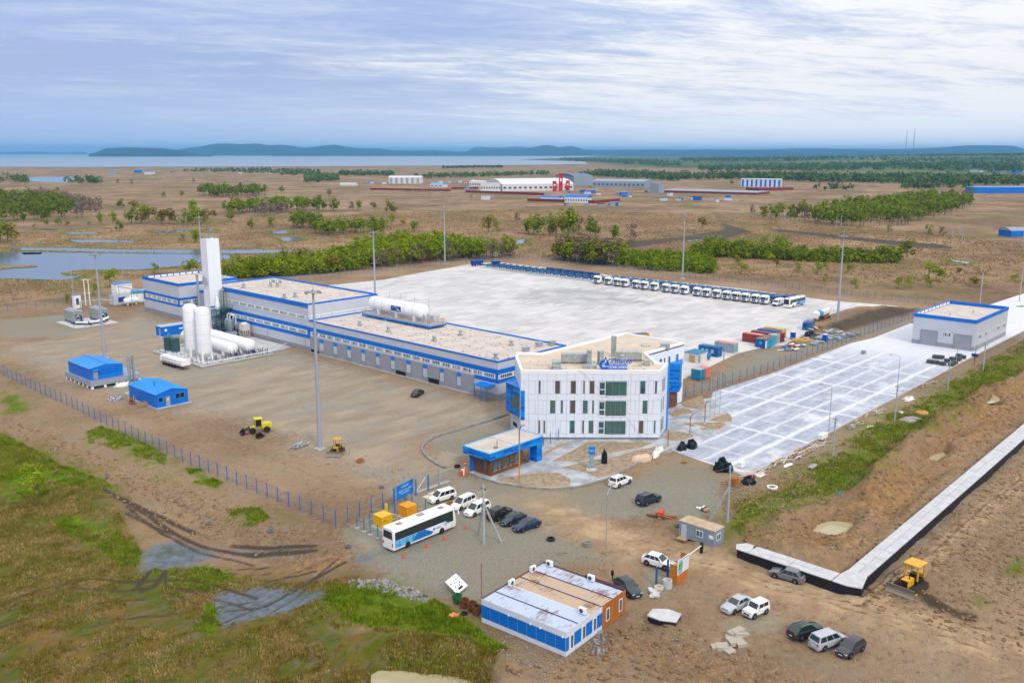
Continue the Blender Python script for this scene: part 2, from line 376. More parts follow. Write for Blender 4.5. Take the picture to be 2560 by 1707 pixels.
MOUNDS=[  # (polyline, half width, height)
 ([(136.8,51.5),(142.4,52.4),(152.2,53.5),(164.5,54.5),(174.3,55.5),(182.9,55.5)],2.3,2.9),
 ([(113.0,57.8),(111.5,54.4),(110.4,50.1),(111.8,47.1),(114.7,45.5),(119.7,45.7)],2.6,1.9),
 ([(121.6,57.5),(123.8,56.1),(127.3,55.3)],1.6,.8),
 ([(130.8,47.8),(140.6,49.0),(153.2,50.1)],2.,.5),([(174.9,49.0),(192.4,48.6)],3.,1.2),([(122.3,42.9),(133.6,43.8),(146.0,44.3),(160.7,44.5)],1.6,1.1),([(136.1,67.6),(143.1,66.8),(149.8,65.6),(157.6,64.7)],1.4,.7),
 ([(186.0,56.6),(211.1,55.7),(239.2,53.8),(295.9,51.3)],2.6,2.6),
 ([(255.4,63.2),(294.1,62.0),(357.1,56.8)],4.,1.0),
 ([(106.8,120.4),(105.8,117.3),(106.0,114.7),(107.8,115.2)],1.3,.7),
 ([(60.6,205.9),(60.8,165.2),(62.8,135.3),(64.4,111.4)],1.2,.4),
 ([(276.4,120.2),(317.0,121.4),(327.2,110.5)],5.,1.2),
 ([(111.8,35.9),(111.0,32.3),(108.8,29.2)],1.2,.6),
 ([(86.2,57.0),(90.1,54.5),(87.2,51.4),(83.3,52.6)],1.0,.5),
 ([(50.9,80.3),(56.6,75.6),(60.8,69.1),(63.6,64.2),(63.1,61.1)],2.2,.9),([(47.4,91.4),(55.0,86.3),(62.9,79.4)],4.,.7),([(95.6,80.6),(96.1,77.7)],1.5,.2),
 ([(34.0,111.8),(38.8,98.0),(44.8,88.8)],5.,.4),
 ([(600.7,306.2),(580.4,237.8),(564.0,174.7)],3.,1.),([(622.8,360.7),(573.5,308.8),(522.8,306.6),(493.3,315.9)],3.,1.),
]
LEFT_X=70.
def height(x,y,relief=None):
    h=np.zeros_like(x)
    # bank outside the left fence, and the low field beyond it
    t=np.clip((LEFT_X-1.5-x)/9.,0,1); t=t*t*(3-2*t)
    side=np.clip((y-88)/14.,0,1)                    # near the car park the bank fades out
    t2=np.clip((61-x)/14.,0,1); t2=t2*t2*(3-2*t2)
    h+=LOW*(t*side+t2*(1-side)*np.clip((y-40)/40.,0,1)*.8)
    if relief is None:relief=np.ones_like(x)
    near=np.clip((600-np.hypot(x,y))/200.,0,1)
    h+=relief*near*(.16*fbm(x,y,3.5,3,5)+.22*fbm(x,y,14,3,9)-.06)
    rough=np.clip((78-y)/6.,0,1)*np.clip((x-95)/8.,0,1)*np.clip((420-x)/50,0,1)
    h+=relief*rough*(.62*fbm(x,y,5.5,4,61)+.1)
    for pl,w,hh in MOUNDS:
        xs=[p[0]for p in pl]; ys=[p[1]for p in pl]
        k=(x>min(xs)-3*w)&(x<max(xs)+3*w)&(y>min(ys)-3*w)&(y<max(ys)+3*w)
        if k.any():
            d=segdist(x[k],y[k],pl,False)
            h[k]+=hh*np.exp(-(d/w)**2)*(1+.7*fbm(x[k],y[k],3.2,4,21))
    for pl,dep,w in PITS:
        xs=[p[0]for p in pl]; ys=[p[1]for p in pl]
        k=(x>min(xs)-8)&(x<max(xs)+8)&(y>min(ys)-8)&(y<max(ys)+8)
        if k.any():
            d=segdist(x[k],y[k],pl); ins=inside(x[k],y[k],pl); sd=np.where(ins,d,-d)
            q=np.clip((sd+w*.6+.35*fbm(x[k],y[k],1.6,3,71))/w,0,1)
            h[k]-=dep*1.5*q*q*(3-2*q)
            h[k]+=.6*np.exp(-((sd+w*1.3)/(w*.8))**2)*(1+.8*fbm(x[k],y[k],2,3,33))
    # long forested rise on the right horizon
    return h
FLAT=[[(88.4,299.3),(145.2,320.9),(216.8,346.6),(323.8,328.0),(346.4,80.5),(300.4,69.0),(134.4,70.8),(114.2,64.3),(103.8,73.0),(92.4,70.0),(78.5,73.6),(70.6,72.0),(69.6,78.0),(68.8,93.2),(73.7,101.6),(85.7,107.3),(79.0,114.4),(83.1,148.1),(83.7,181.2),(76.0,215.5),(76.3,260.9)],
        [(60,52),(88,52),(88,75),(60,75)]]
def relief_mask(x,y):
    m=np.ones_like(x)
    for p in FLAT:
        d=segdist(x,y,p); ins=inside(x,y,p)
        m=np.minimum(m,np.clip(np.where(ins,-d,d)/4.,.0,1))
    return m
def ground_z(x,y):
    a=np.array([float(x)]); b=np.array([float(y)])
    return float(height(a,b,relief_mask(a,b))[0])

def polar_grid(radii,angs):
    A,Rr=np.meshgrid(angs,radii); x=Rr*np.cos(A); y=Rr*np.sin(A)
    nr,na=len(radii),len(angs)
    i=np.arange((nr-1)*(na-1)); r=i//(na-1); c=i%(na-1); k=r*na+c
    return x.ravel(),y.ravel(),np.stack([k,k+1,k+na+1,k+na],1)[:,::-1]
def np_mesh(name,V,F,parent=None):
    me=bpy.data.meshes.new(name)
    me.vertices.add(len(V)); me.vertices.foreach_set('co',np.asarray(V,np.float32).ravel())
    n=F.shape[1]
    me.loops.add(F.size); me.loops.foreach_set('vertex_index',F.astype(np.int32).ravel())
    me.polygons.add(len(F)); me.polygons.foreach_set('loop_start',np.arange(0,F.size,n,dtype=np.int32))
    me.update(calc_edges=True)
    return me
radii=np.concatenate([np.geomspace(8,74,22)[:-1],np.geomspace(74,430,400)[:-1],np.geomspace(430,1600,190)[:-1],np.geomspace(1600,90000,170)])
head=R(43.25)
angs=head+np.concatenate([np.linspace(-math.pi,-R(50),40)[:-1],np.linspace(-R(50),-R(34),60)[:-1],np.linspace(-R(34),R(34),600)[:-1],np.linspace(R(34),R(50),60)[:-1],np.linspace(R(50),math.pi,40)])
gx,gy,gf=polar_grid(radii,angs)
gm=relief_mask(gx,gy)
gz=height(gx,gy,gm)
dist=np.hypot(gx,gy)
# the wooded rise towards the right horizon
ga=(math.pi-head+np.arctan2(gy,gx))%(2*math.pi)-math.pi   # 0 straight ahead, negative to the right
rise=np.clip((-ga-R(4))/R(24),0,1.6)*np.clip((dist-2300)/2600,0,1)**1.3*np.clip((11000-dist)/4000,0,1)
rise*=(ga<0)&(ga>-R(100))
RISE_H=37
gz=gz+RISE_H*rise*(1+.12*fbm(gx,gy,900,3,3))-.05*(gm<.5)
me=np_mesh('ground',np.stack([gx,gy,gz],1),gf)
W8=np.full((8,len(gx)),-1.)
inv={n:i for i,n in enumerate(NAMES)}
for n,pls in POLY.items():
    for pl,st in pls:
        xs=[p[0]for p in pl]; ys=[p[1]for p in pl]; ex=max(max(xs)-min(xs),max(ys)-min(ys)); fe=min(6.,max(1.,ex*.05))if n in ('gravel','mud','sand')else min(7.,max(2.2,ex*.12))
        k=np.nonzero((gx>min(xs)-fe)&(gx<max(xs)+fe)&(gy>min(ys)-fe)&(gy<max(ys)+fe))[0]
        if not len(k):continue
        d=segdist(gx[k],gy[k],pl); ins=inside(gx[k],gy[k],pl); sd=np.where(ins,d,-d)/fe
        W8[inv[n],k]=np.maximum(W8[inv[n],k],np.clip(sd,-1,1)*.5*st+(.5*st-.5))
for n,pls in LINES.items():
    for pl,w,st in pls:
        xs=[p[0]for p in pl]; ys=[p[1]for p in pl]; e=2*w
        k=np.nonzero((gx>min(xs)-e)&(gx<max(xs)+e)&(gy>min(ys)-e)&(gy<max(ys)+e))[0]
        if not len(k):continue
        d=segdist(gx[k],gy[k],pl,False)
        W8[inv[n],k]=np.maximum(W8[inv[n],k],np.clip((w-d)/w,-1,1)*.5*st+(.5*st-.5))
# marsh everywhere outside the site fence
SITE=[(60,-40),(60,52),(50,100),(62,345),(200,352),(350,345),(352,60),(420,40),(600,-40),(300,-200)]
d=segdist(gx,gy,SITE); ins=inside(gx,gy,SITE)
W8[7]=np.where(ins,-1,np.clip(d/8,0,1))*np.clip((dist-240)/40,0,1)
W8[7]=np.where(dist<245,-1,W8[7])
for nm,r in (('wa',0),('wb',4)):
    at=me.attributes.new(nm,'FLOAT_COLOR','POINT')
    at.data.foreach_set('color',W8[r:r+4].T.astype(np.float32).ravel())
at=me.attributes.new('rise','FLOAT','POINT'); at.data.foreach_set('value',np.maximum(rise,np.clip((dist-5200)/1500,0,1)).astype(np.float32))
me.polygons.foreach_set('use_smooth',[True]*len(me.polygons))
ground=link('ground',me); tag(ground,kind='structure')

gmat=bpy.data.materials.new('ground'); gmat.use_nodes=True; nt=gmat.node_tree
b=nt.nodes['Principled BSDF']; b.inputs['Roughness'].default_value=.95; b.inputs['Specular IOR Level'].default_value=.2
pos=nd('ShaderNodeNewGeometry').outputs['Position']
def attr(n,t='Color'):
    a=nd('ShaderNodeAttribute',attribute_name=n); return a
aa=attr('wa'); ab=attr('wb')
sa=nd('ShaderNodeSeparateColor'); lk(aa.outputs['Color'],sa.inputs[0])
sb=nd('ShaderNodeSeparateColor'); lk(ab.outputs['Color'],sb.inputs[0])
w=dict(grass=sa.outputs[0],field=sa.outputs[1],sand=sa.outputs[2],gravel=aa.outputs['Alpha'],clay=sb.outputs[0],orange=sb.outputs[1],mud=sb.outputs[2],dry=ab.outputs['Alpha'])
nf=noise(pos,.9,8,.72)          # fine break-up
nm_=noise(pos,.16,5,.6)
nl=noise(pos,.035,4,.55)
nff=noise(pos,5.,4,.75)
def stretched(sx,sy,sc,det=5,seed=0):
    vm=nd('ShaderNodeVectorMath',operation='MULTIPLY'); lk(pos,vm.inputs[0]); vm.inputs[1].default_value=(sx,sy,1)
    va=nd('ShaderNodeVectorMath',operation='ADD'); lk(vm.outputs[0],va.inputs[0]); va.inputs[1].default_value=(seed,seed,seed)
    return noise(va.outputs[0],sc,det,.62)
def edge(wt,amp=1.3,soft=.28,big=.6):
    v=mth('ADD',wt,mth('MULTIPLY',mth('SUBTRACT',nf,.5),amp))
    v=mth('ADD',v,mth('MULTIPLY',mth('SUBTRACT',nm_,.5),big))
    return ramp(v,-soft,soft)
c=mixc(ramp(nl,.3,.7),(.215,.145,.09),(.345,.25,.168))                 # bare soil
c=mixc(mth('MULTIPLY',ramp(nf,.50,.70),.6),c,(0.362,0.26,0.157))
c=mixc(mth('MULTIPLY',ramp(nf,.47,.33),.7),c,(0.131,0.0814,0.0458))
c=mixc(mth('MULTIPLY',ramp(stretched(1,.25,.3,5,3),.52,.68),.3),c,(.25,.24,.20))
# pebbles and clods: one tone per small cell
def cells(sc,t0,t1):
    n=nd('ShaderNodeTexVoronoi'); n.inputs['Scale'].default_value=sc; lk(pos,n.inputs['Vector']); s_=nd('ShaderNodeSeparateColor'); lk(n.outputs['Color'],s_.inputs[0])
    return mth('MULTIPLY',ramp(s_.outputs[0],t0,t1),ramp(n.outputs['Distance'],.55,.25)),s_.outputs[1]
pb,pt=cells(2.3,.78,.84); pb2,_=cells(1.0,.86,.92); pb3,_=cells(4.,.70,.8)
pebble=mth('MULTIPLY',mth('MAXIMUM',mth('MAXIMUM',pb,pb2),mth('MULTIPLY',pb3,.7)),ramp(nm_,.42,.58))
c=mixc(mth('MULTIPLY',pebble,.6),c,mixc(pt,(.42,.31,.20),(.30,.27,.23)))
# orange clay
co=mixc(ramp(nf,.32,.68),(.17,.095,.045),(.40,.245,.125))
co=mixc(mth('MULTIPLY',ramp(nff,.52,.75),.6),co,(.12,.07,.04))
co=mixc(mth('MULTIPLY',ramp(noise(pos,.09,5,.65,.5),.5,.62),.45),co,(.30,.22,.155))
co=mixc(mth('MULTIPLY',pebble,.6),co,(.48,.35,.21))
c=mixc(edge(w['orange']),c,co)
# olive field: dead grass with green coming through
cf=mixc(ramp(nm_,.36,.60),(.20,.125,.040),(.085,.105,.008))
cf=mixc(mth('MULTIPLY',ramp(stretched(.5,1.6,.35,6,7),.45,.66),.7),cf,(.20,.15,.10))
cf=mixc(mth('MULTIPLY',ramp(noise(pos,.055,6,.65,.6),.47,.60),.75),cf,(.085,.11,.012))
cf=mixc(mth('MULTIPLY',ramp(noise(pos,.045,6,.65,.3),.56,.66),.8),cf,(.155,.115,.095))
cf=mixc(mth('MULTIPLY',ramp(nf,.5,.3),.75),cf,(.04,.036,.014))  # near-black tone in the hollows: shadow among the grass painted into the colour
cf=mixc(mth('MULTIPLY',ramp(nff,.55,.75),.5),cf,(.28,.21,.10))
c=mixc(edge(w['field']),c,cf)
# gravel, compacted sand
cg=mixc(ramp(nff,.3,.7),(.18,.175,.145),(.33,.315,.26)); cg=mixc(mth('MULTIPLY',ramp(nl,.4,.7),.5),cg,(0.262,0.208,0.131))
c=mixc(edge(w['gravel'],1.2,.3,.9),c,cg)
cs=mixc(ramp(stretched(.35,1,.25,6,1),.3,.7),(.30,.25,.195),(.43,.365,.285))
cs=mixc(mth('MULTIPLY',ramp(nff,.55,.35),.4),cs,(.19,.16,.125))
cs=mixc(mth('MULTIPLY',ramp(noise(pos,.06,6,.6,.8),.50,.60),.6),cs,(.28,.28,.25))
cs=mixc(mth('MULTIPLY',ramp(noise(pos,.045,6,.6,.4),.55,.66),.5),cs,(.40,.31,.22))
spy=nd('ShaderNodeSeparateXYZ'); lk(pos,spy.inputs[0])
cst=mixc(ramp(stretched(.8,1,.3,6,1),.32,.68),(.34,.235,.145),(.56,.42,.27)); cst=mixc(mth('MULTIPLY',pebble,.5),cst,(.24,.17,.11))
cs=mixc(ramp(spy.outputs[1],99.,84.),cs,cst)
c=mixc(edge(w['sand'],1.2,.5,.9),c,cs)
# marsh
nd1=stretched(1,1,.012,7,5); nd2=stretched(1,1,.06,6,2)
cd=mixc(ramp(nd1,.35,.65),(.185,.125,.08),(.35,.245,.155))
cd=mixc(mth('MULTIPLY',ramp(nd2,.50,.66),.75),cd,(0.112,0.0653,0.0359))
cd=mixc(mth('MULTIPLY',ramp(stretched(1,1,.3,5,12),.52,.68),.5),cd,(0.354,0.245,0.138))
cd=mixc(mth('MULTIPLY',ramp(stretched(1,1,.018,8,11),.52,.62),.65),cd,(.13,.125,.035))
cd=mixc(mth('MULTIPLY',ramp(nf,.45,.25),.45),cd,(0.123,0.0743,0.0327))
c=mixc(ramp(w['dry'],-.2,.8),c,cd)
# fresh grass
cgr=mixc(ramp(nf,.3,.7),(.045,.095,.004),(.15,.22,.012)); cgr=mixc(mth('MULTIPLY',ramp(nm_,.45,.7),.5),cgr,(.15,.125,.03))
c=mixc(edge(w['grass'],2.0,.3,1.5),c,cgr)
cc=mixc(ramp(nf,.3,.7),(.085,.105,.13),(.20,.24,.275)); cc=mixc(mth('MULTIPLY',ramp(nff,.5,.68),.5),cc,(.07,.06,.05)); cc=mixc(mth('MULTIPLY',ramp(nm_,.52,.66),.6),cc,(.06,.09,.012))
fclay=edge(w['clay'],1.9,.25); c=mixc(fclay,c,cc)
fmud=mth('MULTIPLY',edge(w['mud'],1.3,.3,.5),mth('ADD',.6,mth('MULTIPLY',nff,.8)),None,True)
c=mixc(fmud,c,mixc(ramp(nff,.3,.7),(.035,.026,.02),(0.085,0.0583,0.0342)))
# woods and fields on the far rise
nw=stretched(1,1,.0022,8,4); nw2=stretched(1,1,.03,4,8)
cw=mixc(ramp(nw,.44,.58),(0.05,0.0799,0.0266),(0.14,0.179,0.057)); cw=mixc(mth('MULTIPLY',ramp(nw2,.35,.7),.6),cw,(.035,.055,.03))
sx=nd('ShaderNodeAttribute',attribute_name='rise').outputs['Fac']
c=mixc(ramp(mth('ADD',sx,mth('MULTIPLY',mth('SUBTRACT',nw,.5),.25)),.02,.08),c,cw)
hs=nd('ShaderNodeHueSaturation'); hs.inputs['Saturation'].default_value=1.08; hs.inputs['Value'].default_value=.93; lk(c,hs.inputs['Color'])
lk(hs.outputs[0],b.inputs['Base Color'])
rr=mth('SUBTRACT',.95,mth('MULTIPLY',mth('MAXIMUM',fclay,mth('MULTIPLY',fmud,.6)),.45)); lk(rr,b.inputs['Roughness'])
bn=nd('ShaderNodeBump'); bn.inputs['Strength'].default_value=.9; bn.inputs['Distance'].default_value=.35
lk(mth('ADD',nf,mth('MULTIPLY',nff,.35)),bn.inputs['Height']); lk(bn.outputs[0],b.inputs['Normal'])
me.materials.append(gmat)

def sheet(name,pts,z,m,jit=0.,step=6.,kind='structure',thick=0.):
    if jit:
        out=[]
        for i in range(len(pts)):
            a=Vector(pts[i]); b_=Vector(pts[(i+1)%len(pts)]); n=max(1,int((b_-a).length/step))
            for k in range(n):
                q=a.lerp(b_,k/n); out.append((q.x+jit*float(fbm(q.x,q.y,step*2.5,3,41)),q.y+jit*float(fbm(q.x,q.y,step*2.5,3,57))))
        pts=out
    mb=MB()
    if thick:mb.prism(pts,z-thick,z)
    else:
        a=sum(pts[i][0]*pts[(i+1)%len(pts)][1]-pts[(i+1)%len(pts)][0]*pts[i][1]for i in range(len(pts)))
        if a<0:pts=pts[::-1]
        mb.quad(*[(x,y,z)for x,y in pts])
    o=mb.build(name,m); tag(o,kind=kind); return o

def water(name,rgb,rough):
    m=mat(name,rgb,rough,spec=.5)
    return m
M_pond=mat('pond_water',(.10,.13,.19),.12,bump=.02,bscale=.5)
M_sea=mat('sea_water',(.22,.27,.36),.35,bump=.3,bscale=.05)
M_puddle=mat('silty_water',(.40,.36,.22),.06,var=.08,scale=.3)
sheet('sea',[(1030.4,3878.2),(1180.7,3764.0),(1379.1,3507.5),(1653.3,3308.0),(2084.8,2993.9)]+[(2546.8,2790.4),(3057.2,2647.2),(3539.2,2766.8),(3810.2,2848.4),(3954.7,2895.7),(4145.7,3131.6),(4372.8,3660.3),(5033.1,4662.7)]+[(60000,38000),(20000,90000),(-30000,80000)]+[(1257.7,7278.2)],.9,M_sea,0)
for p in PONDS:
    sheet('pond',p,.12,M_pond,1.2,5.)
for p in PUDDLES:
    sheet('puddle',p,ground_z(sum(q[0]for q in p)/len(p),sum(q[1]for q in p)/len(p))+.55,M_puddle,.35,1.2)
# small reed banks in the near pond
for p in ([(147.5,486.8),(151.2,486.9),(153.5,480.4),(159.6,478.0),(159.9,469.7),(154.2,469.6),(148.9,472.1),(142.6,471.3),(142.0,481.0)],):
    sheet('reed_bank',p,.3,mat('reeds',(.24,.17,.06),.95,var=.4,scale=.5,bump=.2,bscale=1.),.8,3.)

# ================= distant hills =================
M_hill=mat('hill_forest_hazed',(.012,.028,.045),.95,var=.35,scale=.003)  # forest darkened and blued: part of the distance haze is put into this colour
def ridge(name,prof,D,depth,base=0.,seed=1,rough=6.):
    """prof: (bearing in degrees from straight ahead, + = right; height) - a range of hills at distance D"""
    xs=np.linspace(prof[0][0],prof[-1][0],260)
    hs=np.interp(xs,[p[0]for p in prof],[p[1]for p in prof])
    t=np.linspace(-1,1,15)
    V=[]
    for k,tt in enumerate(t):
        d=D+depth*tt; a=head-np.radians(xs)
        pr=(1-tt*tt)**1.1
        x=d*np.cos(a); y=d*np.sin(a)
        z=base+pr*1.15*(hs+rough*fbm(x,y,depth*.5,4,seed)*np.minimum(1,hs/30))-2
        V.append(np.stack([x,y,z],1))
    V=np.concatenate(V); n=len(xs)
    i=np.arange((len(t)-1)*(n-1)); r=i//(n-1); c_=i%(n-1); k=r*n+c_
    F=np.stack([k,k+1,k+n+1,k+n],1)[:,::-1]
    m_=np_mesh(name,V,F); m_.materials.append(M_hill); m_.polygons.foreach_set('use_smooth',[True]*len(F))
    return tag(link(name,m_),kind='structure')
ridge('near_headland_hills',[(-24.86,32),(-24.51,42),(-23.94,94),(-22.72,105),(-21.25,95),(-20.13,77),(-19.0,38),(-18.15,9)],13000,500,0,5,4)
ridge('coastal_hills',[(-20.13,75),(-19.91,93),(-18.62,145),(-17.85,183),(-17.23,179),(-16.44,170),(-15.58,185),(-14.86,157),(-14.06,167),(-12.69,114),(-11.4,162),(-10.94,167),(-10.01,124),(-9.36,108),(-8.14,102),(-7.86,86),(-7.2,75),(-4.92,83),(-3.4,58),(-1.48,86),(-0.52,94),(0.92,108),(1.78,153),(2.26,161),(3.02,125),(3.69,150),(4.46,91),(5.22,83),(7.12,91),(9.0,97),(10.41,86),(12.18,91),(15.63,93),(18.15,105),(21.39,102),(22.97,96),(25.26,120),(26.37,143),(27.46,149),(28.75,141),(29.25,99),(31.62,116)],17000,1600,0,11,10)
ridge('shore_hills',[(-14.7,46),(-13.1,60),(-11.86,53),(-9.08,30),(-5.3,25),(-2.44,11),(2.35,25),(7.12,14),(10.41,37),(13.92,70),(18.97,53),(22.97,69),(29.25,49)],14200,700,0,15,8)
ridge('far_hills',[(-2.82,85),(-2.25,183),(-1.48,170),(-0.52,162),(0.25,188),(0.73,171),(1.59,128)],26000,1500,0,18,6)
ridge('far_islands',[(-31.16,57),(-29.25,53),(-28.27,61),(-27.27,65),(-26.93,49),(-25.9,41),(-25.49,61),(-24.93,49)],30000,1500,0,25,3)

# ================= air: thin haze round the whole scene =================
hm=bpy.data.materials.new('haze'); hm.use_nodes=True; nt=hm.node_tree; nt.nodes.clear()
pv=nd('ShaderNodeVolumePrincipled'); pv.inputs['Density'].default_value=5.6e-5; pv.inputs['Color'].default_value=(.19,.57,1,1); pv.inputs['Anisotropy'].default_value=0
lk(pv.outputs[0],nd('ShaderNodeOutputMaterial').inputs['Volume'])
mb=MB(); mb.box(-34000,-34000,-6,34000,34000,230); hazeo=mb.build('haze',hm); tag(hazeo,kind='stuff')

# ================= materials for built things =================
M_conc=mat('concrete',(.46,.46,.46),.85,var=.12,scale=.4)
M_concd=mat('concrete_dark',(.25,.25,.25),.9,var=.2,scale=1.)
M_bitumen=mat('bitumen_black',(.012,.012,.022),.6)
M_white=mat('white_paint',(.80,.81,.83),.45)
M_clad=mat('light_grey_cladding',(.50,.53,.60),.45,var=.04,scale=.3)
M_plinth=mat('grey_plinth',(.27,.28,.32),.6,var=.06)
M_blue=mat('blue_cladding',(.0,.15,.60),.6,var=.08,scale=.4)
M_blue2=mat('bright_blue',(.0,.20,.70),.4,var=.06,scale=.5)
M_bluel=mat('light_blue',(.04,.36,.72),.35)
M_bdark=mat('deep_blue',(.008,.05,.27),.45)
M_door=mat('grey_shutter',(.30,.32,.37),.5,var=.05,scale=.5)
M_glass=mat('window_glass',(.035,.10,.125),.08,spec=.8,var=.5,scale=.7)
M_glassg=mat('green_glass',(.05,.11,.10),.06,spec=.9,rgb2=(.055,.14,.13),scale=.45)
M_dark=mat('dark_opening',(.012,.012,.016),.8)
M_roof=mat('sandy_roof_membrane',(.53,.475,.43),.9,var=.10,scale=.25,bump=.02)
M_roofo=mat('office_roof_membrane',(.55,.47,.38),.9,var=.10,scale=.25)
M_galv=mat('galvanised_steel',(.42,.47,.47),.35,metal=.55,var=.15,scale=1.5)
M_steel=mat('grey_painted_steel',(.36,.40,.48),.4,metal=.2)
M_brown=mat('brown_cladding',(.17,.055,.025),.5,var=.2,scale=1.)
M_rust=mat('orange_rust',(.42,.15,.035),.8,var=.3,scale=.8)
M_wood=mat('raw_timber',(.42,.28,.15),.8,var=.25,scale=2.)
M_plank=mat('weathered_planks',(.48,.40,.34),.85,var=.25,scale=1.)
M_black=mat('black_plastic',(.012,.014,.018),.35,bump=.05,bscale=3)
M_rubber=mat('rubber',(.02,.02,.022),.8)
M_yellow=mat('yellow_paint',(.75,.42,.01),.45)
M_orange=mat('orange_yellow_paint',(.75,.30,.008),.45)
M_red=mat('red_paint',(.50,.03,.025),.5)
M_tank=mat('white_tank_paint',(.82,.83,.85),.3,var=.03)
M_film=mat('white_film',(.72,.70,.68),.4,bump=.06,bscale=2.)
M_rail=mat('yellow_rail',(.60,.33,.05),.5)
M_navy=mat('navy_pipe',(.015,.03,.12),.4)

def part_box(parent,name,m,*a,**k):
    mb=MB(); mb.box(*a); return mb.build(name,m,parent,**k)

# window strip in a wall plane. axis 'Y' = wall at x=const looking -X, 'X' = wall at y=const looking -Y
def strip(parent,axis,c,a0,a1,z0,z1,n,groups=None,frame=M_white):
    mb=MB(); t=.12
    def bx(u0,u1,w0,w1,d0,d1,M_):
        M_.box(c-d1,u0,w0,c-d0,u1,w1)if axis=='Y' else M_.box(u0,c-d1,w0,u1,c-d0,w1)
    bx(a0-.1,a1+.1,z0-t,z0,.004,.10,mb); bx(a0-.1,a1+.1,z1,z1+t,.004,.10,mb)
    gl=MB(); step=(a1-a0)/n; dk=MB()
    for i in range(n+1):
        u=a0+i*step; w_=.10 if (groups and i%groups==0)else .045
        if groups and i%groups==0 and 0<i<n:w_=.3
        bx(u-w_,u+w_,z0,z1,.004,.08,mb)
    o=mb.build('window_strip',frame,parent)
    rr=random.Random(int(a0*10+z0))
    bx(a0,a1,z0,z1,.0,.03,gl)
    gl.build('pane',M_glass,o)
    # blinds drawn behind some panes
    for i in range(n):
        if rr.random()<.22:bx(a0+i*step+.07,a0+(i+1)*step-.07,z0+rr.random()*.4*(z1-z0),z1,.03,.04,dk)
    if dk.f:tag(dk.build('blind',mat('pale_blind',(.30,.33,.34),.6),o),kind='stuff')
    return o
def parapet(mb,pts,z0,z1,w=.35):
    """ring along a polygon, inside it"""
    n=len(pts)
    A=sum(pts[i][0]*pts[(i+1)%n][1]-pts[(i+1)%n][0]*pts[i][1]for i in range(n))
    if A<0:pts=pts[::-1]
    inn=[]
    for i in range(n):
        p0=Vector(pts[i-1]); p1=Vector(pts[i]); p2=Vector(pts[(i+1)%n])
        d1=(p1-p0).normalized(); d2=(p2-p1).normalized(); n1=Vector((-d1.y,d1.x)); n2=Vector((-d2.y,d2.x))
        b_=(n1+n2); b_=b_/max(.3,b_.dot(n1))if b_.length>1e-6 else n1
        inn.append(p1+b_*w)
    v=[(x,y,z)for z in (z0,z1)for x,y in pts]+[(p.x,p.y,z)for z in (z0,z1)for p in inn]
    f=[]
    for i in range(n):
        j=(i+1)%n
        f+=[(i,j,n+j,n+i),(2*n+j,2*n+i,3*n+i,3*n+j),(n+i,n+j,3*n+j,3*n+i)]
    mb.add(v,f)
    return inn
def roof_vent(x,y,z,label,s=1.):
    r=empty('roof_vent',(x,y,z),0,label,'roof vent','galvanised vents on the roofs')
    a=MB(); a.prism([(-.7*s,-.6*s),(.7*s,-.6*s),(.7*s,.6*s),(-.7*s,.6*s)],0,.5*s); a.build('curb',M_galv,r)
    b_=MB(); b_.lathe([(.5*s,.5*s),(.45*s,1.2*s),(.62*s,1.25*s),(.62*s,1.7*s)],12); b_.build('stack',M_galv,r)
    c_=MB(); c_.lathe([(.75*s,1.72*s),(.4*s,2.0*s),(.05,2.1*s)],12); c_.build('cap',M_galv,r); return r

# ================= production hall =================
FX=140.5
hall=empty('production_hall',(0,0,0),0,'long grey and blue production hall with a row of roller doors','factory building')
mb=MB()
mb.box(FX,136.5,1.35,164.2,210.4,8.75)
mb.build('low_wall',M_clad,hall)
mb=MB(); mb.box(FX-.03,136.47,-.3,164.23,210.4,1.35); mb.build('plinth',M_plinth,hall)
mb=MB(); mb.box(FX,210.4,1.35,165,266,13.2); mb.build('tall_wall',M_clad,hall)
mb=MB(); mb.box(FX-.03,210.4,-.3,165.03,266.03,1.35); mb.build('plinth',M_plinth,hall)
mb=MB(); parapet(mb,[(FX-.12,136.38),(164.32,136.38),(164.32,210.4),(FX-.12,210.4)],8.75,9.1,.3); mb.build('parapet_cap',M_blue,hall)
mb=MB(); parapet(mb,[(FX+.05,136.6),(164.15,136.6),(164.15,210.3),(FX+.05,210.3)],8.3,8.74,.22); mb.build('parapet',M_clad,hall)
mb=MB(); parapet(mb,[(FX-.12,210.45),(165.12,210.45),(165.12,266.1),(FX-.12,266.1)],12.45,13.7,.35); mb.build('fascia',M_blue,hall)
mb=MB(); mb.box(FX+.1,136.7,8.75,164.1,210.35,8.76); mb.build('roof',M_roof,hall)
mb=MB(); mb.box(FX+.2,210.8,13.2,164.8,265.8,13.22); mb.build('roof',M_roof,hall)
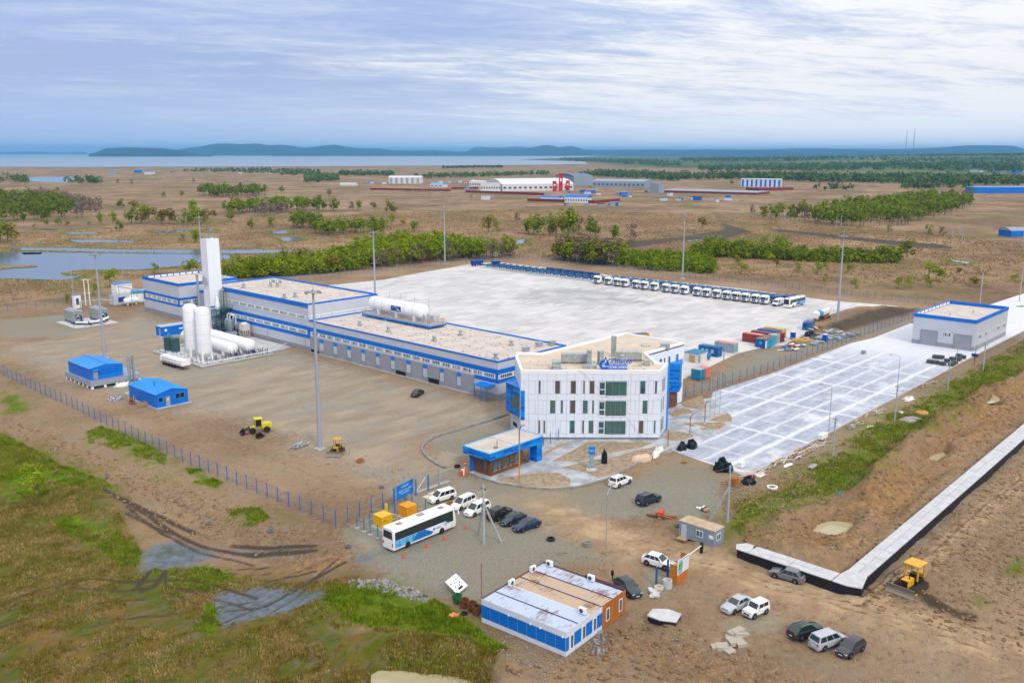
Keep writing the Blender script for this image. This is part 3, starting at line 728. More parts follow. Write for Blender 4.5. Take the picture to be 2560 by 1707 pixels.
# blue bands
mb=MB(); mb.box(FX-.05,136.44,5.95,FX,211.2,7.1); mb.box(FX,136.44,5.95,164.2,136.5,7.1)
mb.box(FX-.05,136.44,3.85,FX,144.1,4.75); mb.box(FX,136.44,3.85,164.2,136.5,4.75); mb.box(FX-.05,136.44,4.75,FX,137.2,5.95)
mb.box(FX-.05,211.2,6.1,FX,258.6,7.2); mb.box(FX-.05,209.9,3.7,FX,258.6,4.75); mb.box(FX-.05,209.9,4.75,FX,211.2,6.1)
mb.build('blue_band',M_blue,hall)
strip(hall,'Y',FX,137.6,209.4,5.0,5.8,120,6)
strip(hall,'X',136.5,141.1,163.0,4.95,5.75,30,6)
strip(hall,'Y',FX,211.9,258.4,9.25,9.95,84,8)
strip(hall,'Y',FX,211.9,258.4,4.95,5.75,84,8)
for a,b_,n in ((141.3,144.1,4),(145.3,148.,4),(149.1,155.9,9),(157.1,159.8,4),(160.9,163.2,4)):
    strip(hall,'X',210.45,a,b_,9.35,10.05,n)
for z in (9.15,10.25):
    mb=MB(); mb.box(FX,210.38,z-.09,165,210.45,z); mb.build('white_trim',M_white,hall)
# roller doors between pilasters
Ys=[209.8,203.3,197.1,190.9,184.8,178.7,172.6,166.4,160.2,154.2,148.3]
mb=MB(); mb.box(FX-.06,144.2,-.1,FX,209.9,4.4); mb.build('door_surround',M_plinth,hall)
for i,y in enumerate(Ys):
    op={0:.9,6:1.1,8:1.3}.get(i,0)
    mb=MB()
    n=14
    for k in range(n):
        z0=op+(4.1-op)*k/n; z1=op+(4.1-op)*(k+1)/n
        mb.box(FX-.13,y-4.,z0,FX-.07,y,z1-.03); mb.box(FX-.115,y-4.,z1-.03,FX-.07,y,z1)
    mb.build('roller_door',M_door,hall)
    if op:
        mb=MB(); mb.box(FX-.1,y-3.95,0.02,FX-.065,y-.05,op); mb.build('door_opening',M_dark,hall)
    mb=MB(); mb.box(FX-.14,y-4.08,4.1,FX-.061,y+.08,4.2); mb.box(FX-.16,y-4.12,0,FX-.061,y-4.,4.1); mb.box(FX-.16,y,0,FX-.061,y+.12,4.1)
    mb.build('door_frame',M_plinth,hall)
    if i<len(Ys)-1:
        ya,yb=y-4.2,Ys[i+1]+.15
        p=part_box(hall,'wall_panel',M_clad,FX-.12,yb+.2,1.2,FX-.06,ya-.15,3.3)
        part_box(p,'panel_top',M_blue2,FX-.122,yb+.2,3.31,FX-.06,ya-.15,4.35)
mb=MB(); mb.box(FX-.4,144.3,-.1,FX-.13,210,.06); mb.build('threshold',M_conc,hall)
# canopy over the side entrance
mb=MB(); mb.box(137.5,137.3,3.3,FX-.06,141.6,3.55); mb.build('entrance_canopy',M_blue2,hall)
for y in (137.6,139.3,141.3):mb=MB(); mb.tube((137.8,y,-.1),(137.8,y,3.3),.09); mb.build('canopy_post',M_blue,hall)
for y in (232.1,212.5):mb=MB(); mb.tube((FX-.12,y,0),(FX-.12,y,4.),.07); mb.build('downpipe',M_steel,hall)
# small stains and fixings on the membranes: short dark welds in rows
mb=MB(); rr=random.Random(3)
for k in range(300):
    x=142+21*rr.random(); y=138+71*rr.random()
    if k%2:y=138+6.*int((y-138)/6.)
    else:x=142.5+5*int((x-142.5)/5)+.06*(y-138)%3
    s_=.06+.12*rr.random(); mb.box(x-s_,y-s_*1.2,8.761,x+s_,y+s_*1.2,8.80)
for k in range(260):
    x=142+22*rr.random(); y=212+53*rr.random()
    if k%2:y=212+5.*int((y-212)/5.)
    s_=.05+.1*rr.random(); mb.box(x-s_,y-s_*1.2,13.221,x+s_,y+s_*1.2,13.26)
o=mb.build('roof_fixings',mat('dark_fixing',(.09,.07,.06),.8),hall); tag(o,kind='stuff')
k=0
for (x,y),z,lb in zip(((145.94,194.26),(145.94,181.94),(146.18,164.19),(146.21,164.28),(155.65,164.73),(155.57,146.61),(142.58,139.26),(156.10,195.45)),[8.77]*8,
    ('galvanised vent on the low roof nearest the tall hall wall','vent on the low roof below the end of the yellow railing','vent in the middle of the low roof, nearer its front edge','vent on the low roof between two others, third from the front corner',
     'vent near the rear parapet right of the platform on the low roof','vent on the low roof nearest the white office block','small vent right above the front corner of the low roof','narrow vent standing beside the blue platform of the roof tank')):
    roof_vent(x,y,z,lb,.8)
for (x,y),lb in zip(((142.64,225.46),(146.29,225.45),(145.41,252.71)),('left vent of the pair in the middle of the tall roof','right vent of the pair in the middle of the tall roof','vent at the far left edge of the tall roof beside the white tower')):
    roof_vent(x,y,13.22,lb,.8)
for (x,y),lb in zip(((152.8,249.1),(153.6,246.5)),('left of two bent silver ducts on the tall roof','right of two bent silver ducts on the tall roof')):
    r=empty('duct_elbow',(x,y,13.22),R(20),lb,'roof duct','bent ducts on the tall roof')
    mb=MB(); mb.path([(0,0,0),(0,0,1.4),(.3,0,1.9),(.9,0,2.1),(1.5,0,1.8),(1.8,0,1.2)],.42,10); mb.build('duct',M_galv,r,True)
for (x,y),lb in zip(((159.68,141.17),(162.93,139.87),(153.22,139.69)),('left box unit by the rear end of the low roof','right box unit by the rear end of the low roof','box unit on the low roof half hidden by the office')):
    r=empty('roof_unit',(x,y,8.77),0,lb,'roof unit','box units on the low roof')
    mb=MB(); mb.box(-.8,-.6,0,.8,.6,1.); mb.build('housing',M_galv,r,bevel=.05); mb=MB(); mb.box(-.9,-.7,1.01,.9,.7,1.1); mb.build('lid',M_steel,r)

# roof tank on its platform
rt=empty('roof_tank_platform',(0,0,0),0,'long white storage tank on a blue steel platform with yellow railing behind the low roof','storage tank')
zb=9.9; X0,X1=155.3,161.3; Y0,Y1=176.2,205.4
mb=MB(); mb.box(X0,Y0,zb-.25,X1,Y1,zb); mb.build('deck',M_steel,rt)
mb=MB()
for x in (X0,X1-.3):mb.box(x,Y0,zb-.75,x+.3,Y1,zb-.26)
for y in np.arange(Y0,Y1,2.4):mb.box(X0+.31,y,zb-.6,X1-.31,y+.2,zb-.27)
for y in np.arange(Y0+1,Y1,5.6):
    for x in (X0,X1-.3):mb.box(x,y,8.7,x+.3,y+.3,zb-.76)
mb.build('blue_beam',M_blue,rt)
mb=MB()
for zz in (.35,.7,1.1):
    mb.path([(X0,Y0,zb+zz),(X0,Y1,zb+zz)],.035,5); mb.path([(X1,Y0,zb+zz),(X1,Y1,zb+zz)],.035,5)
    mb.path([(X0,Y0,zb+zz),(X1,Y0,zb+zz)],.035,5)
for y in np.arange(Y0,Y1,1.0):
    for x in (X0,X1):mb.tube((x,y,zb),(x,y,zb+1.1),.035,n=5)
for x in np.arange(X0,X1,1.):mb.tube((x,Y0,zb),(x,Y0,zb+1.1),.035,n=5)
mb.build('railing',M_rail,rt)
def htank(parent,name,x,y0,y1,zc,r,m=M_tank,hoops=0,axis='Y'):
    prof=[]
    L=y1-y0
    for a in np.linspace(0,math.pi/2,6):prof.append((max(.02,r*math.sin(a)),r*.5*(1-math.cos(a))))
    for a in np.linspace(math.pi/2,0,6):prof.append((max(.02,r*math.sin(a)),L-r*.5*(1-math.cos(a))))
    mb=MB(); Mx=Matrix.Rotation(R(-90),3,'X')if axis=='Y' else Matrix.Rotation(R(90),3,'Y')
    c0=(x,y0,zc)if axis=='Y' else (y0,x,zc)
    mb.lathe(prof,28,c0,Mx)
    o=mb.build(name,m,parent,True)
    if hoops:
        mb=MB()
        for k in range(hoops):
            t=y0+L*(k+1)/(hoops+1)
            cc=(x,t,zc)if axis=='Y' else (t,x,zc)
            mb.lathe([(r+.02,0),(r+.05,.04),(r+.02,.12)],28,cc,Mx)
        mb.build('hoop',M_steel,o)
    return o
htank(rt,'tank',158.6,181.5,204.8,zb+2.6,2.0,hoops=6)
mb=MB()
for y in (184.5,192,200):mb.box(156.9,y,zb,160.3,y+.5,zb+1.3)
mb.build('saddle',M_white,rt)
mb=MB(); mb.box(156.52,189.6,zb+1.9,156.6,193.8,zb+3.3); pn=mb.build('name_board',M_bdark,rt)
mb=MB(); mb.path([(156.5,190.2,zb+2.2),(156.5,191.2,zb+2.9),(156.5,192.4,zb+3.1),(156.5,193.2,zb+2.6)][::-1],.05,4); mb.path([(156.5,190,zb+2.15),(156.5,191.6,zb+2.3)],.06,4); mb.build('emblem',M_white,pn)
mb=MB(); rr=random.Random(5)
for k in range(34):
    x=156+5*rr.random(); y=176.6+5*rr.random(); h=.6+1.6*rr.random()
    mb.tube((x,y,zb),(x,y,zb+h),.05+.05*rr.random(),n=6)
    if rr.random()<.6:mb.tube((x,y,zb+h*.7),(x+rr.uniform(-1,1),y+rr.uniform(-1,1),zb+h*.7),.05,n=6)
mb.build('valve_pipes',M_galv,rt)
mb=MB()
for y in (183,189,195,200):mb.tube((161.2,y,zb),(161.2,y,zb+6.2),.05,n=5)
mb.build('lightning_rod',M_steel,rt)

# rear block left of the tower
rb=empty('rear_block',(0,0,0),0,'separate grey and blue two storey block left of the white tower','factory building')
BX=139.
mb=MB(); mb.box(BX,283.3,1.35,160.5,309.9,11.3); mb.build('wall',M_clad,rb)
mb=MB(); mb.box(BX-.03,283.27,-.8,160.53,309.93,1.35); mb.build('plinth',M_plinth,rb)
mb=MB(); inn=parapet(mb,[(BX-.1,283.2),(160.6,283.2),(160.6,310),(BX-.1,310)],11.3,12.25,.35); mb.build('fascia',M_blue,rb)
mb=MB(); mb.box(BX+.3,283.6,11.29,160.2,309.6,11.31); mb.build('roof',M_roof,rb)
mb=MB()
for k in range(8):mb.box(141+2.4*k,309.45,11.45,142.9+2.4*k,309.62,12.1)
for k in range(10):mb.box(160.06,284.4+2.5*k,11.45,160.22,286.4+2.5*k,12.1)
mb.build('parapet_panel',M_white,rb)
mb=MB(); mb.box(BX-.05,283.25,6.5,BX,309.9,7.35); mb.box(BX-.05,283.25,4.3,BX,309.9,5.0); mb.box(BX-.05,308.7,5.,BX,309.9,6.5); mb.box(BX-.05,283.25,5.,BX,284.6,6.5)
mb.box(BX,283.25,6.5,160.5,283.3,7.35); mb.box(BX,283.25,4.3,160.5,283.3,5.); mb.build('blue_band',M_blue,rb)
strip(rb,'Y',BX,284.9,308.5,5.25,6.3,44,7)
strip(rb,'X',283.3,140.,159.5,5.25,6.3,36,6)
# link roof behind tower between both blocks
lr=empty('link_building',(0,0,0),0,'low link building between the tall hall and the rear block','factory building')
mb=MB(); mb.box(146,266.1,-.3,163.5,283.2,8.6); mb.build('wall',M_clad,lr)
mb=MB(); parapet(mb,[(145.9,266.15),(163.6,266.15),(163.6,283.15),(145.9,283.15)],8.6,9.2,.3); mb.build('fascia',M_blue,lr)
mb=MB(); mb.box(146.2,266.5,8.6,163.2,282.9,8.62); mb.build('roof',M_roof,lr)

# ================= white process tower =================
tw=empty('cold_box_tower',(135.4,255.6,0),0,'tall white square process tower beside the blue and grey hall','process tower')
mb=MB(); mb.box(0,0,.0,4.1,3.9,29.); mb.build('casing',mat('tower_white',(.78,.80,.86),.4,var=.02),tw)
mb=MB(); mb.tube((-.02,-.02,0),(-.02,-.02,29),.07,n=6); mb.tube((4.1,-.02,0),(4.1,-.02,29),.06,n=6)
for z in (8.5,15.5,22.):mb.box(-.03,-.03,z,4.13,0,z+.05); mb.box(-.03,-.03,z,0,3.93,z+.05)
mb.build('corner_trim',M_white,tw)
mb=MB()
for z in (29.6,30.2):
    mb.path([(0,0,z),(4.1,0,z),(4.1,3.9,z),(0,3.9,z),(0,0,z)],.035,5)
for x,y in ((0,0),(1.4,0),(2.8,0),(4.1,0),(4.1,2),(4.1,3.9),(2,3.9),(0,3.9),(0,2)):mb.tube((x,y,29),(x,y,30.2),.04,n=5)
mb.build('top_railing',M_galv,tw)
mb=MB(); mb.box(.3,2.6,29.01,1.6,3.6,29.7); mb.tube((2,2,29),(2,2,30.6),.2); mb.tube((3.2,1,29),(3.2,1,30.1),.15); mb.tube((1.2,1.,29),(1.2,1.,30.9),.1); mb.build('roof_plant',M_concd,tw)
mb=MB()
for x in (4.35,4.75):mb.tube((x,.4,0),(x,.4,27),.04,n=5)
for z in np.arange(.5,27,.4):mb.tube((4.35,.4,z),(4.75,.4,z),.02,n=4)
mb.build('ladder',M_rail,tw)
mb=MB()
for i,(x,r,z1)in enumerate(((3.0,.28,13.),(3.6,.22,13.4),(4.6,.3,12.2))):mb.tube((x,-.45,2),(x,-.45,z1),r,n=10)
mb.path([(3.0,-.45,13),(4.6,-.45,13)],.2,8)
mb.build('riser_pipe',M_galv,tw)
mb=MB(); mb.lathe([(.3,5.5),(.75,6.2),(.75,9.2),(.55,9.8),(.45,11),(.2,11.2),(.1,12.4)],14,(1.6,-1.1,0)); mb.build('side_vessel',M_tank,tw,True)
mb=MB(); mb.box(-1.2,1.,15.4,0,3.,15.5); mb.box(-1.,1.2,15.5,-.1,2.2,17); mb.tube((-.4,2.6,15.5),(-.4,2.6,17.6),.3,n=10)
mb.build('side_platform',M_steel,tw)
mb=MB(); mb.tube((-3.6,.5,0),(-3.6,.5,17.8),.32,n=12); mb.lathe([(.32,17.8),(.5,18),(.5,18.5),(.15,18.7)],12,(-3.6,.5,0)); mb.build('vent_stack',M_galv,tw)
mb=MB(); rr=random.Random(8)
for z in (2.6,5.2,7.4):
    mb.box(-.5,-4.,z,6.,-.6,z+.12)
    mb.path([(-.5,-4,z+1),(6.,-4,z+1)],.05,5)
    for x in np.arange(-.5,6.1,1.1):mb.tube((x,-4,z),(x,-4,z+1),.04,n=5)
for x in (-.4,2.8,5.9):
    for y in (-3.9,-.8):mb.tube((x,y,0),(x,y,7.4),.12,n=6)
mb.build('service_platform',mat('dark_teal_steel',(.02,.09,.12),.5),tw)
mb=MB()
for k in range(26):
    x=rr.uniform(-1,6); y=rr.uniform(-4.2,-.6); z=rr.uniform(.5,8)
    if k%2:mb.tube((x,y,0),(x,y,z),rr.uniform(.06,.16),n=6)
    else:mb.tube((x,y,z),(x+rr.uniform(-3,3),y,z),rr.uniform(.06,.14),n=6)
mb.build('process_piping',M_galv,tw)
mb=MB(); mb.box(-.3,-.2,7.9,4.3,0,8.3); mb.build('blue_collar',M_blue,tw)

# ================= process pad with tanks =================
M_slab=mat('pale_slab',(.50,.51,.52),.85,var=.15,scale=.5)
slab=[(109.8,214.5),(131.,214.6),(131.,217.),(139.9,219.5),(139.9,258.),(131,258),(131,250),(109.8,242)]
mb=MB(); mb.prism(slab,-.2,.22); o=mb.build('process_slab',M_slab); tag(o,kind='structure')
mb=MB(); parapet(mb,[(109.6,214.3),(131.2,214.3),(131.2,242),(109.6,242.)],.1,.5,.25); o=mb.build('slab_kerb',M_conc); tag(o,kind='structure')
def vtank(x,y,label):
    r=empty('vertical_tank',(x,y,.22),0,label,'storage tank','tall white vertical tanks')
    prof=[(.05,1.2),(1.1,1.35),(1.8,1.9),(2.0,2.5),(2.0,13.3),(1.8,13.9),(1.2,14.35),(.4,14.55),(.05,14.6)]
    mb=MB(); mb.lathe(prof,32); mb.build('shell',M_tank,r,True)
    for z in (4.6,7.2,9.8,12.4):mb=MB(); mb.lathe([(2.0,z),(2.02,z+.03),(2.0,z+.06)],32); mb.build('weld_seam',M_clad,r)
    mb=MB(); mb.tube((-2.2,-.25,1),(-2.2,-.25,14.4),.03,n=4); mb.tube((-2.2,.25,1),(-2.2,.25,14.4),.03,n=4)
    for k in range(40):mb.tube((-2.2,-.25,1.2+k*.33),(-2.2,.25,1.2+k*.33),.02,n=3)
    mb.build('ladder',M_steel,r)
    for a in (45,135,225,315):
        mb=MB(); cx,cy=1.85*math.cos(R(a)),1.85*math.sin(R(a)); mb.box(cx-.2,cy-.2,0,cx+.2,cy+.2,3.2); mb.build('leg',M_white,r)
    mb=MB(); mb.path([(.5,-.4,.9),(.5,-.4,.4),(2.5,-1.4,.4)],.09); mb.path([(-.4,-.3,.9),(-.4,-2.5,.5)],.08); mb.box(1.9,-2,.2,2.5,-1.2,1.1); mb.build('pipework',M_galv,r)
vtank(114.6,221.6,'right one of two tall white vertical tanks, standing slightly nearer'); vtank(114.7,228.3,'left one of two tall white vertical tanks, standing slightly farther')
def hstore(x,y0,y1,zc,r,label):
    e=empty('horizontal_tank',(x,y0,.22),0,label,'storage tank','white horizontal tanks on the slab')
    htank(e,'shell',0,0,y1-y0,zc,r)
    mb=MB()
    for t in (.15,.85):mb.box(-r*.8,(y1-y0)*t-.3,0,r*.8,(y1-y0)*t+.3,zc-r*.55)
    mb.build('saddle',M_white,e)
    mb=MB(); q=random.Random(int(x))
    for k in range(9):
        a=q.uniform(-r,r); mb.tube((a,-q.uniform(.2,1.6),0),(a,-.3,q.uniform(.8,2.2)),.06,n=5)
    mb.box(-.3,-1.,.3,.4,-.5,1.3); mb.build('valve_group',M_navy,e)
hstore(121.8,218.8,247.,2.3,1.55,'nearer long white horizontal tank, its end just right of the upright tanks')
hstore(126.8,218.,247.5,2.5,1.7,'farther long white horizontal tank, its end reaching furthest right')
for x,y,lb in ((113.4,239.8,'left of two dark green round tanks on the slab'),(113.9,236.8,'right of two dark green round tanks on the slab')):
    e=empty('dark_tank',(x,y,.22),0,lb,'round tank','dark green round tanks')
    mb=MB(); mb.lathe([(1.25,.3),(1.25,3.9),(1.1,4.05),(.1,4.1)],20); mb.build('shell',mat('dark_green_steel',(.035,.085,.10),.4),e,True)
    mb=MB(); mb.tube((0,0,4),(0,0,4.7),.1); mb.tube((0,0,4.6),(.6,0,4.9),.06); mb.box(-1.,-1.,0,1.,1.,.29); mb.build('fittings',M_steel,e)
for x,y,lb in ((137.2,249.2,'rear grey filter vessel with a white bent pipe'),(136.6,246.7,'front grey filter vessel with a white bent pipe')):
    e=empty('filter_vessel',(x,y,.22),0,lb,'vessel','grey filter vessels')
    mb=MB(); mb.lathe([(.1,1.0),(.9,1.3),(1.05,1.8),(1.05,4.3),(.8,4.9),(.2,5.2)],18); mb.build('shell',mat('vessel_grey',(.22,.28,.31),.35,metal=.3),e,True)
    for a in (0,120,240):mb=MB(); mb.tube((.8*math.cos(R(a)),.8*math.sin(R(a)),0),(.8*math.cos(R(a)),.8*math.sin(R(a)),1.6),.08); mb.build('leg',M_steel,e)
    mb=MB(); mb.path([(0,0,5.1),(0,0,6.0),(.3,-.3,6.3),(1.0,-1.1,6.3),(1.2,-1.3,6.0),(1.2,-1.3,3.5)],.14,8); mb.build('bent_pipe',M_white,e,True)
e=empty('cooling_tower',(138.3,241.4,.22),0,'cream slatted cooling tower by the hall wall','cooling tower')
mb=MB(); mb.box(-1.1,-1.1,2.1,1.1,1.1,4.1); mb.build('casing',mat('cream_panel',(.62,.58,.50),.5),e); mb=MB()
for z in (.4,.95,1.5,2.0):mb.box(-1.1,-1.1,z,1.1,1.1,z+.12)
for x in (-1.05,-.35,.35,1.05):
    for y in (-1.05,1.05):mb.box(x-.06,y-.06,0,x+.06,y+.06,2.1)
mb.build('louvres',mat('cream_panel',(.62,.58,.50),.5),e); mb=MB(); mb.lathe([(.9,4.1),(.8,4.4),(.1,4.45)],16); mb.build('fan_cowl',M_white,e); part_box(e,'core',M_dark,-.9,-.9,.3,.9,.9,2.09)
# pipe rack and railing along the slab edge
e=empty('pipe_rack',(0,0,0),0,'low pipe rack and railing along the edge of the tank slab','pipe rack')
mb=MB(); mb.path([(131,215.2,1.0),(111,215.2,1.0),(111,240,.9)],.13,8); mb.path([(130,215.8,.7),(112,215.8,.7)],.08,6); mb.path([(131,215.2,1.),(139.8,221,1.)],.1,6); mb.build('pipe',M_white,e)
mb=MB()
for zz in (.6,1.1):mb.path([(131.1,214.5,zz+.4),(109.9,214.5,zz+.4),(109.9,241.8,zz+.4)],.03,4); mb.path([(131.1,216.5,zz+.4),(139.8,220,zz+.4)],.03,4)
for x in np.arange(110,131.1,1.5):mb.tube((x,214.5,.3),(x,214.5,1.5),.035,n=4); mb.tube((x,215.8,.2),(x,215.8,.9),.05,n=4)
for y in np.arange(214.5,242,1.5):mb.tube((109.9,y,.3),(109.9,y,1.5),.035,n=4)
mb.build('railing',M_steel,e)
mb=MB(); q=random.Random(4)
for k in range(70):
    x=q.uniform(112,131); y=q.uniform(215.5,218.5); mb.tube((x,y,.2),(x,y,q.uniform(.6,1.9)),q.uniform(.05,.13),n=5)
    if k%3==0:mb.tube((x,y,.8),(x+q.uniform(-1.5,1.5),y+q.uniform(-1,1),.8),.06,n=5)
for k in range(24):
    x=q.uniform(110.5,112.5); y=q.uniform(217,240); mb.tube((x,y,.2),(x,y,q.uniform(.5,1.5)),.07,n=5)
o=mb.build('valve',mat('dark_valve',(.10,.10,.13),.5),e); tag(o,kind='stuff')
# dark piping mass between tanks and hall
e=empty('pump_skid',(134.2,248,.22),0,'dark pump skid with pipes beneath the white tower','pump skid')
mb=MB(); q=random.Random(14)
for k in range(60):
    x=q.uniform(-3.5,4.5); y=q.uniform(-4,5); h=q.uniform(.4,3.2); mb.tube((x,y,0),(x,y,h),q.uniform(.05,.15),n=5); mb.tube((x,y,h),(x+q.uniform(-1.5,1.5),y,h),.07,n=5)
mb.build('piping',M_navy,e); mb=MB(); mb.box(-3,1,0,1,4.5,1.6); mb.box(1.5,-3.5,0,3.4,0,1.3); mb.build('pump_housing',M_steel,e,bevel=.08); mb=MB(); mb.box(-3.6,-4.1,-.02,4.6,5.2,.2); mb.build('base_frame',mat('dark_teal_steel',(.02,.09,.12),.5),e)

def cabin(name,x0,y0,x1,y1,h,label,cat,wall,roof=None,z=0.,group=None,ribs=0,over=0.,rise=0.,axis='X'):
    r=empty(name,(x0,y0,z),0,label,cat,group); L,D=x1-x0,y1-y0
    mb=MB(); mb.box(0,0,0,L,D,h)
    if ribs:
        for k in range(int(L/.28)):mb.box(.06+k*.28,-.03,.15,.2+k*.28,0,h-.12); mb.box(.06+k*.28,D,.15,.2+k*.28,D+.03,h-.12)
        for k in range(int(D/.28)):mb.box(-.03,.06+k*.28,.15,0,.2+k*.28,h-.12); mb.box(L,.06+k*.28,.15,L+.03,.2+k*.28,h-.12)
    mb.build('wall',wall,r)
    mb=MB(); o_=over
    if rise:
        if axis=='X':P=[(-o_,h),(L/2,h+rise),(L+o_,h)]; v=[(p[0],y,p[1]+dz_)for y in (-o_,D+o_)for p in P for dz_ in (0,.12)]
        else:P=[(-o_,h),(D/2,h+rise),(D+o_,h)]; v=[(y,p[0],p[1]+dz_)for y in (-o_,L+o_)for p in P for dz_ in (0,.12)]
        f=[(0,2,3,1),(2,4,5,3),(6,7,9,8),(8,9,11,10),(1,3,9,7),(3,5,11,9),(0,6,8,2),(2,8,10,4),(0,1,7,6),(4,10,11,5)]
        mb.add(v,f)
        for y in (0,D):g=MB(); g.add([(0,y,h),(L/2,y,h+rise),(L,y,h)]if axis=='X' else [(y/D*L,0,h),(y/D*L,D/2,h+rise),(y/D*L,D,h)],[(0,2,1)]); g.build('gable',wall,r)
    else:mb.box(-o_-.01,-o_-.01,h,L+o_+.01,D+o_+.01,h+.1)
    mb.build('roof',roof or wall,r)
    return r
def front_window(r,face,a0,a1,z0,z1,L=0,D=0,n=2,frame=M_white,glass=None,name='window'):
    """face '-Y' (a along x) or '-X' (a along y)"""
    mb=MB(); t=.07
    def bx(M_,u0,u1,w0,w1,d0,d1):
        M_.box(u0,-d1,w0,u1,-d0,w1)if face=='-Y' else M_.box(-d1,u0,w0,-d0,u1,w1)
    bx(mb,a0,a1,z0,z0+t,.0,.07); bx(mb,a0,a1,z1-t,z1,.0,.07); bx(mb,a0,a0+t,z0+t,z1-t,.0,.07); bx(mb,a1-t,a1,z0+t,z1-t,.0,.07)
    for k in range(1,n):u=a0+(a1-a0)*k/n; bx(mb,u-t/2,u+t/2,z0+t,z1-t,.0,.065)
    o=mb.build(name,frame,r); g=MB(); bx(g,a0+t,a1-t,z0+t,z1-t,.005,.04); g.build('pane',glass or M_glass,o); return o
def door(r,face,a0,a1,z1,m=M_door,z0=.05):
    mb=MB()
    (mb.box(a0,-.05,z0,a1,0,z1)if face=='-Y' else mb.box(-.05,a0,z0,0,a1,z1)); o=mb.build('door',m,r)
    mb=MB(); (mb.box(a1-.22,-.1,1.,a1-.1,-.05,1.12)if face=='-Y' else mb.box(-.1,a1-.22,1.,-.05,a1-.1,1.12)); mb.build('handle',M_galv,o); return o

# blue shed on its grey plinth, left
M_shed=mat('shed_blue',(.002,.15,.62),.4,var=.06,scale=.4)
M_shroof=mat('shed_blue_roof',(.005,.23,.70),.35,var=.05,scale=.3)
p=empty('raised_blue_shed',(81.3,213.1,0),0,'bright blue metal shed with pitched roof raised on a grey steel base','shed')
mb=MB(); mb.box(-.2,0,.6,11.8,15.6,1.9); mb.build('steel_base',mat('base_grey',(.30,.33,.40),.5),p)
for x,y in [(0,a)for a in np.arange(0,15.6,2.5)]+[(a,0)for a in np.arange(3,11.5,2.8)]:part_box(p,'foot',M_white,x-.15,y,-.3,x+.35,y+.5,.6)
cb=MB(); cb.box(.2,1.,1.9,8.0,14.,4.7); cb.build('wall',M_shed,p)
mb=MB(); v=[(x,y,z)for y in (.8,14.2)for x,z in ((-.0,4.7),(-.0,4.8),(4.1,5.45),(4.1,5.35),(8.2,4.8),(8.2,4.7))]
mb.add(v,[(1,2,8,7),(2,4,10,8),(0,1,7,6),(4,5,11,10),(0,3,2,1),(3,5,4,2),(6,7,8,9),(9,8,10,11)]); mb.add([(.2,1.,4.7),(8,1.,4.7),(4.1,1.,5.35)],[(0,1,2)])
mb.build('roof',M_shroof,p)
mb=MB(); mb.box(4.05,.78,5.46,4.15,14.2,5.5); mb.build('ridge_cap',M_blue,p)
mb=MB(); mb.box(.9,.93,1.95,1.95,1.,4.2); d_=mb.build('door',M_door,p); mb=MB(); mb.box(.7,.2,4.35,2.2,1.,4.42); mb.build('door_hood',M_bluel,p)
mb=MB()
for zz in (2.4,2.9):mb.path([(0,.15,zz),(8.2,.15,zz)],.03,4)
for x in np.arange(0,8.3,.75):mb.tube((x,.15,1.9),(x,.15,2.9),.03,n=4)
mb.path([(8.3,.2,1.9),(11,.2,1.9)],.03,4)
for zz in (.5,1.):mb.path([(8.4,7.5,1.9+zz),(11.6,7.5,1.9+zz),(13.6,7.5,.1+zz)],.03,4); mb.path([(8.4,4.5,1.9+zz),(11.6,4.5,1.9+zz),(13.4,4.5,.1+zz)],.03,4)
mb.build('railing',M_bluel,p)
mb=MB()
for k in range(6):mb.box(11.8+.3*k,4.5,1.6-.3*k,12.1+.3*k,7.5,1.65-.3*k)
mb.build('steps',M_steel,p)
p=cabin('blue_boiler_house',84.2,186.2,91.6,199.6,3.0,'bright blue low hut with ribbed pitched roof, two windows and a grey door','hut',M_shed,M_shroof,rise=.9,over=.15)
mb=MB()
for k in range(11):
    for s_ in (0,1):
        y=.3+k*1.25; xx=(.0,3.7)if s_==0 else (3.7,7.4); zz=(3.13,4.03)if s_==0 else (4.03,3.13)
        mb.obox(((xx[0]+xx[1])/2,y,(zz[0]+zz[1])/2+.03),(3.8,.12,.08),Matrix.Rotation(-math.atan2(zz[1]-zz[0],xx[1]-xx[0]),3,'Y'))
mb.build('roof_rib',M_bluel,p)
front_window(p,'-Y',.5,1.6,1.3,2.4,n=1,frame=M_bluel,glass=M_dark); o=front_window(p,'-Y',4.4,6.6,1.4,2.6,n=2,frame=M_bluel,glass=M_dark); door(p,'-Y',2.2,3.2,2.3)
mb=MB(); mb.box(2.5,-.07,1.35,2.9,-.055,1.9); mb.build('warning_sign',mat('sign_yellow',(.75,.72,.05),.5),p)
mb=MB(); mb.box(-.2,-.5,-.1,7.9,0,.12); mb.box(-.2,0,-.1,0,13.6,.1); mb.build('footing',M_conc,p)
mb=MB(); mb.tube((2.4,5.4,3.4),(2.4,5.4,4.6),.12); mb.lathe([(.3,4.6),(.02,4.9)],10,(2.4,5.4,0)); mb.build('flue',M_blue,p)
e=empty('twin_chimney',(86.3,202.7,0),0,'twin steel chimney pipes joined by a lattice behind the blue hut','chimney')
for x in (-.45,.75):mb=MB(); mb.tube((x,0,.2),(x,0,9.0),.26,n=12); mb.build('pipe',M_galv,e,True)
mb=MB()
for k in range(14):mb.tube((-.2,-.1,.5+.6*k),(.5,.1,.8+.6*k),.05,n=5); mb.tube((.5,-.1,.5+.6*k),(-.2,.1,.8+.6*k),.05,n=5)
for y in (-.15,.15):
    for x in (-.15,.45):mb.tube((x,y,0),(x,y,8.8),.05,n=5)
mb.build('lattice',M_concd,e); part_box(e,'footing',M_conc,-1.6,-.9,-.2,1.6,.9,.35)
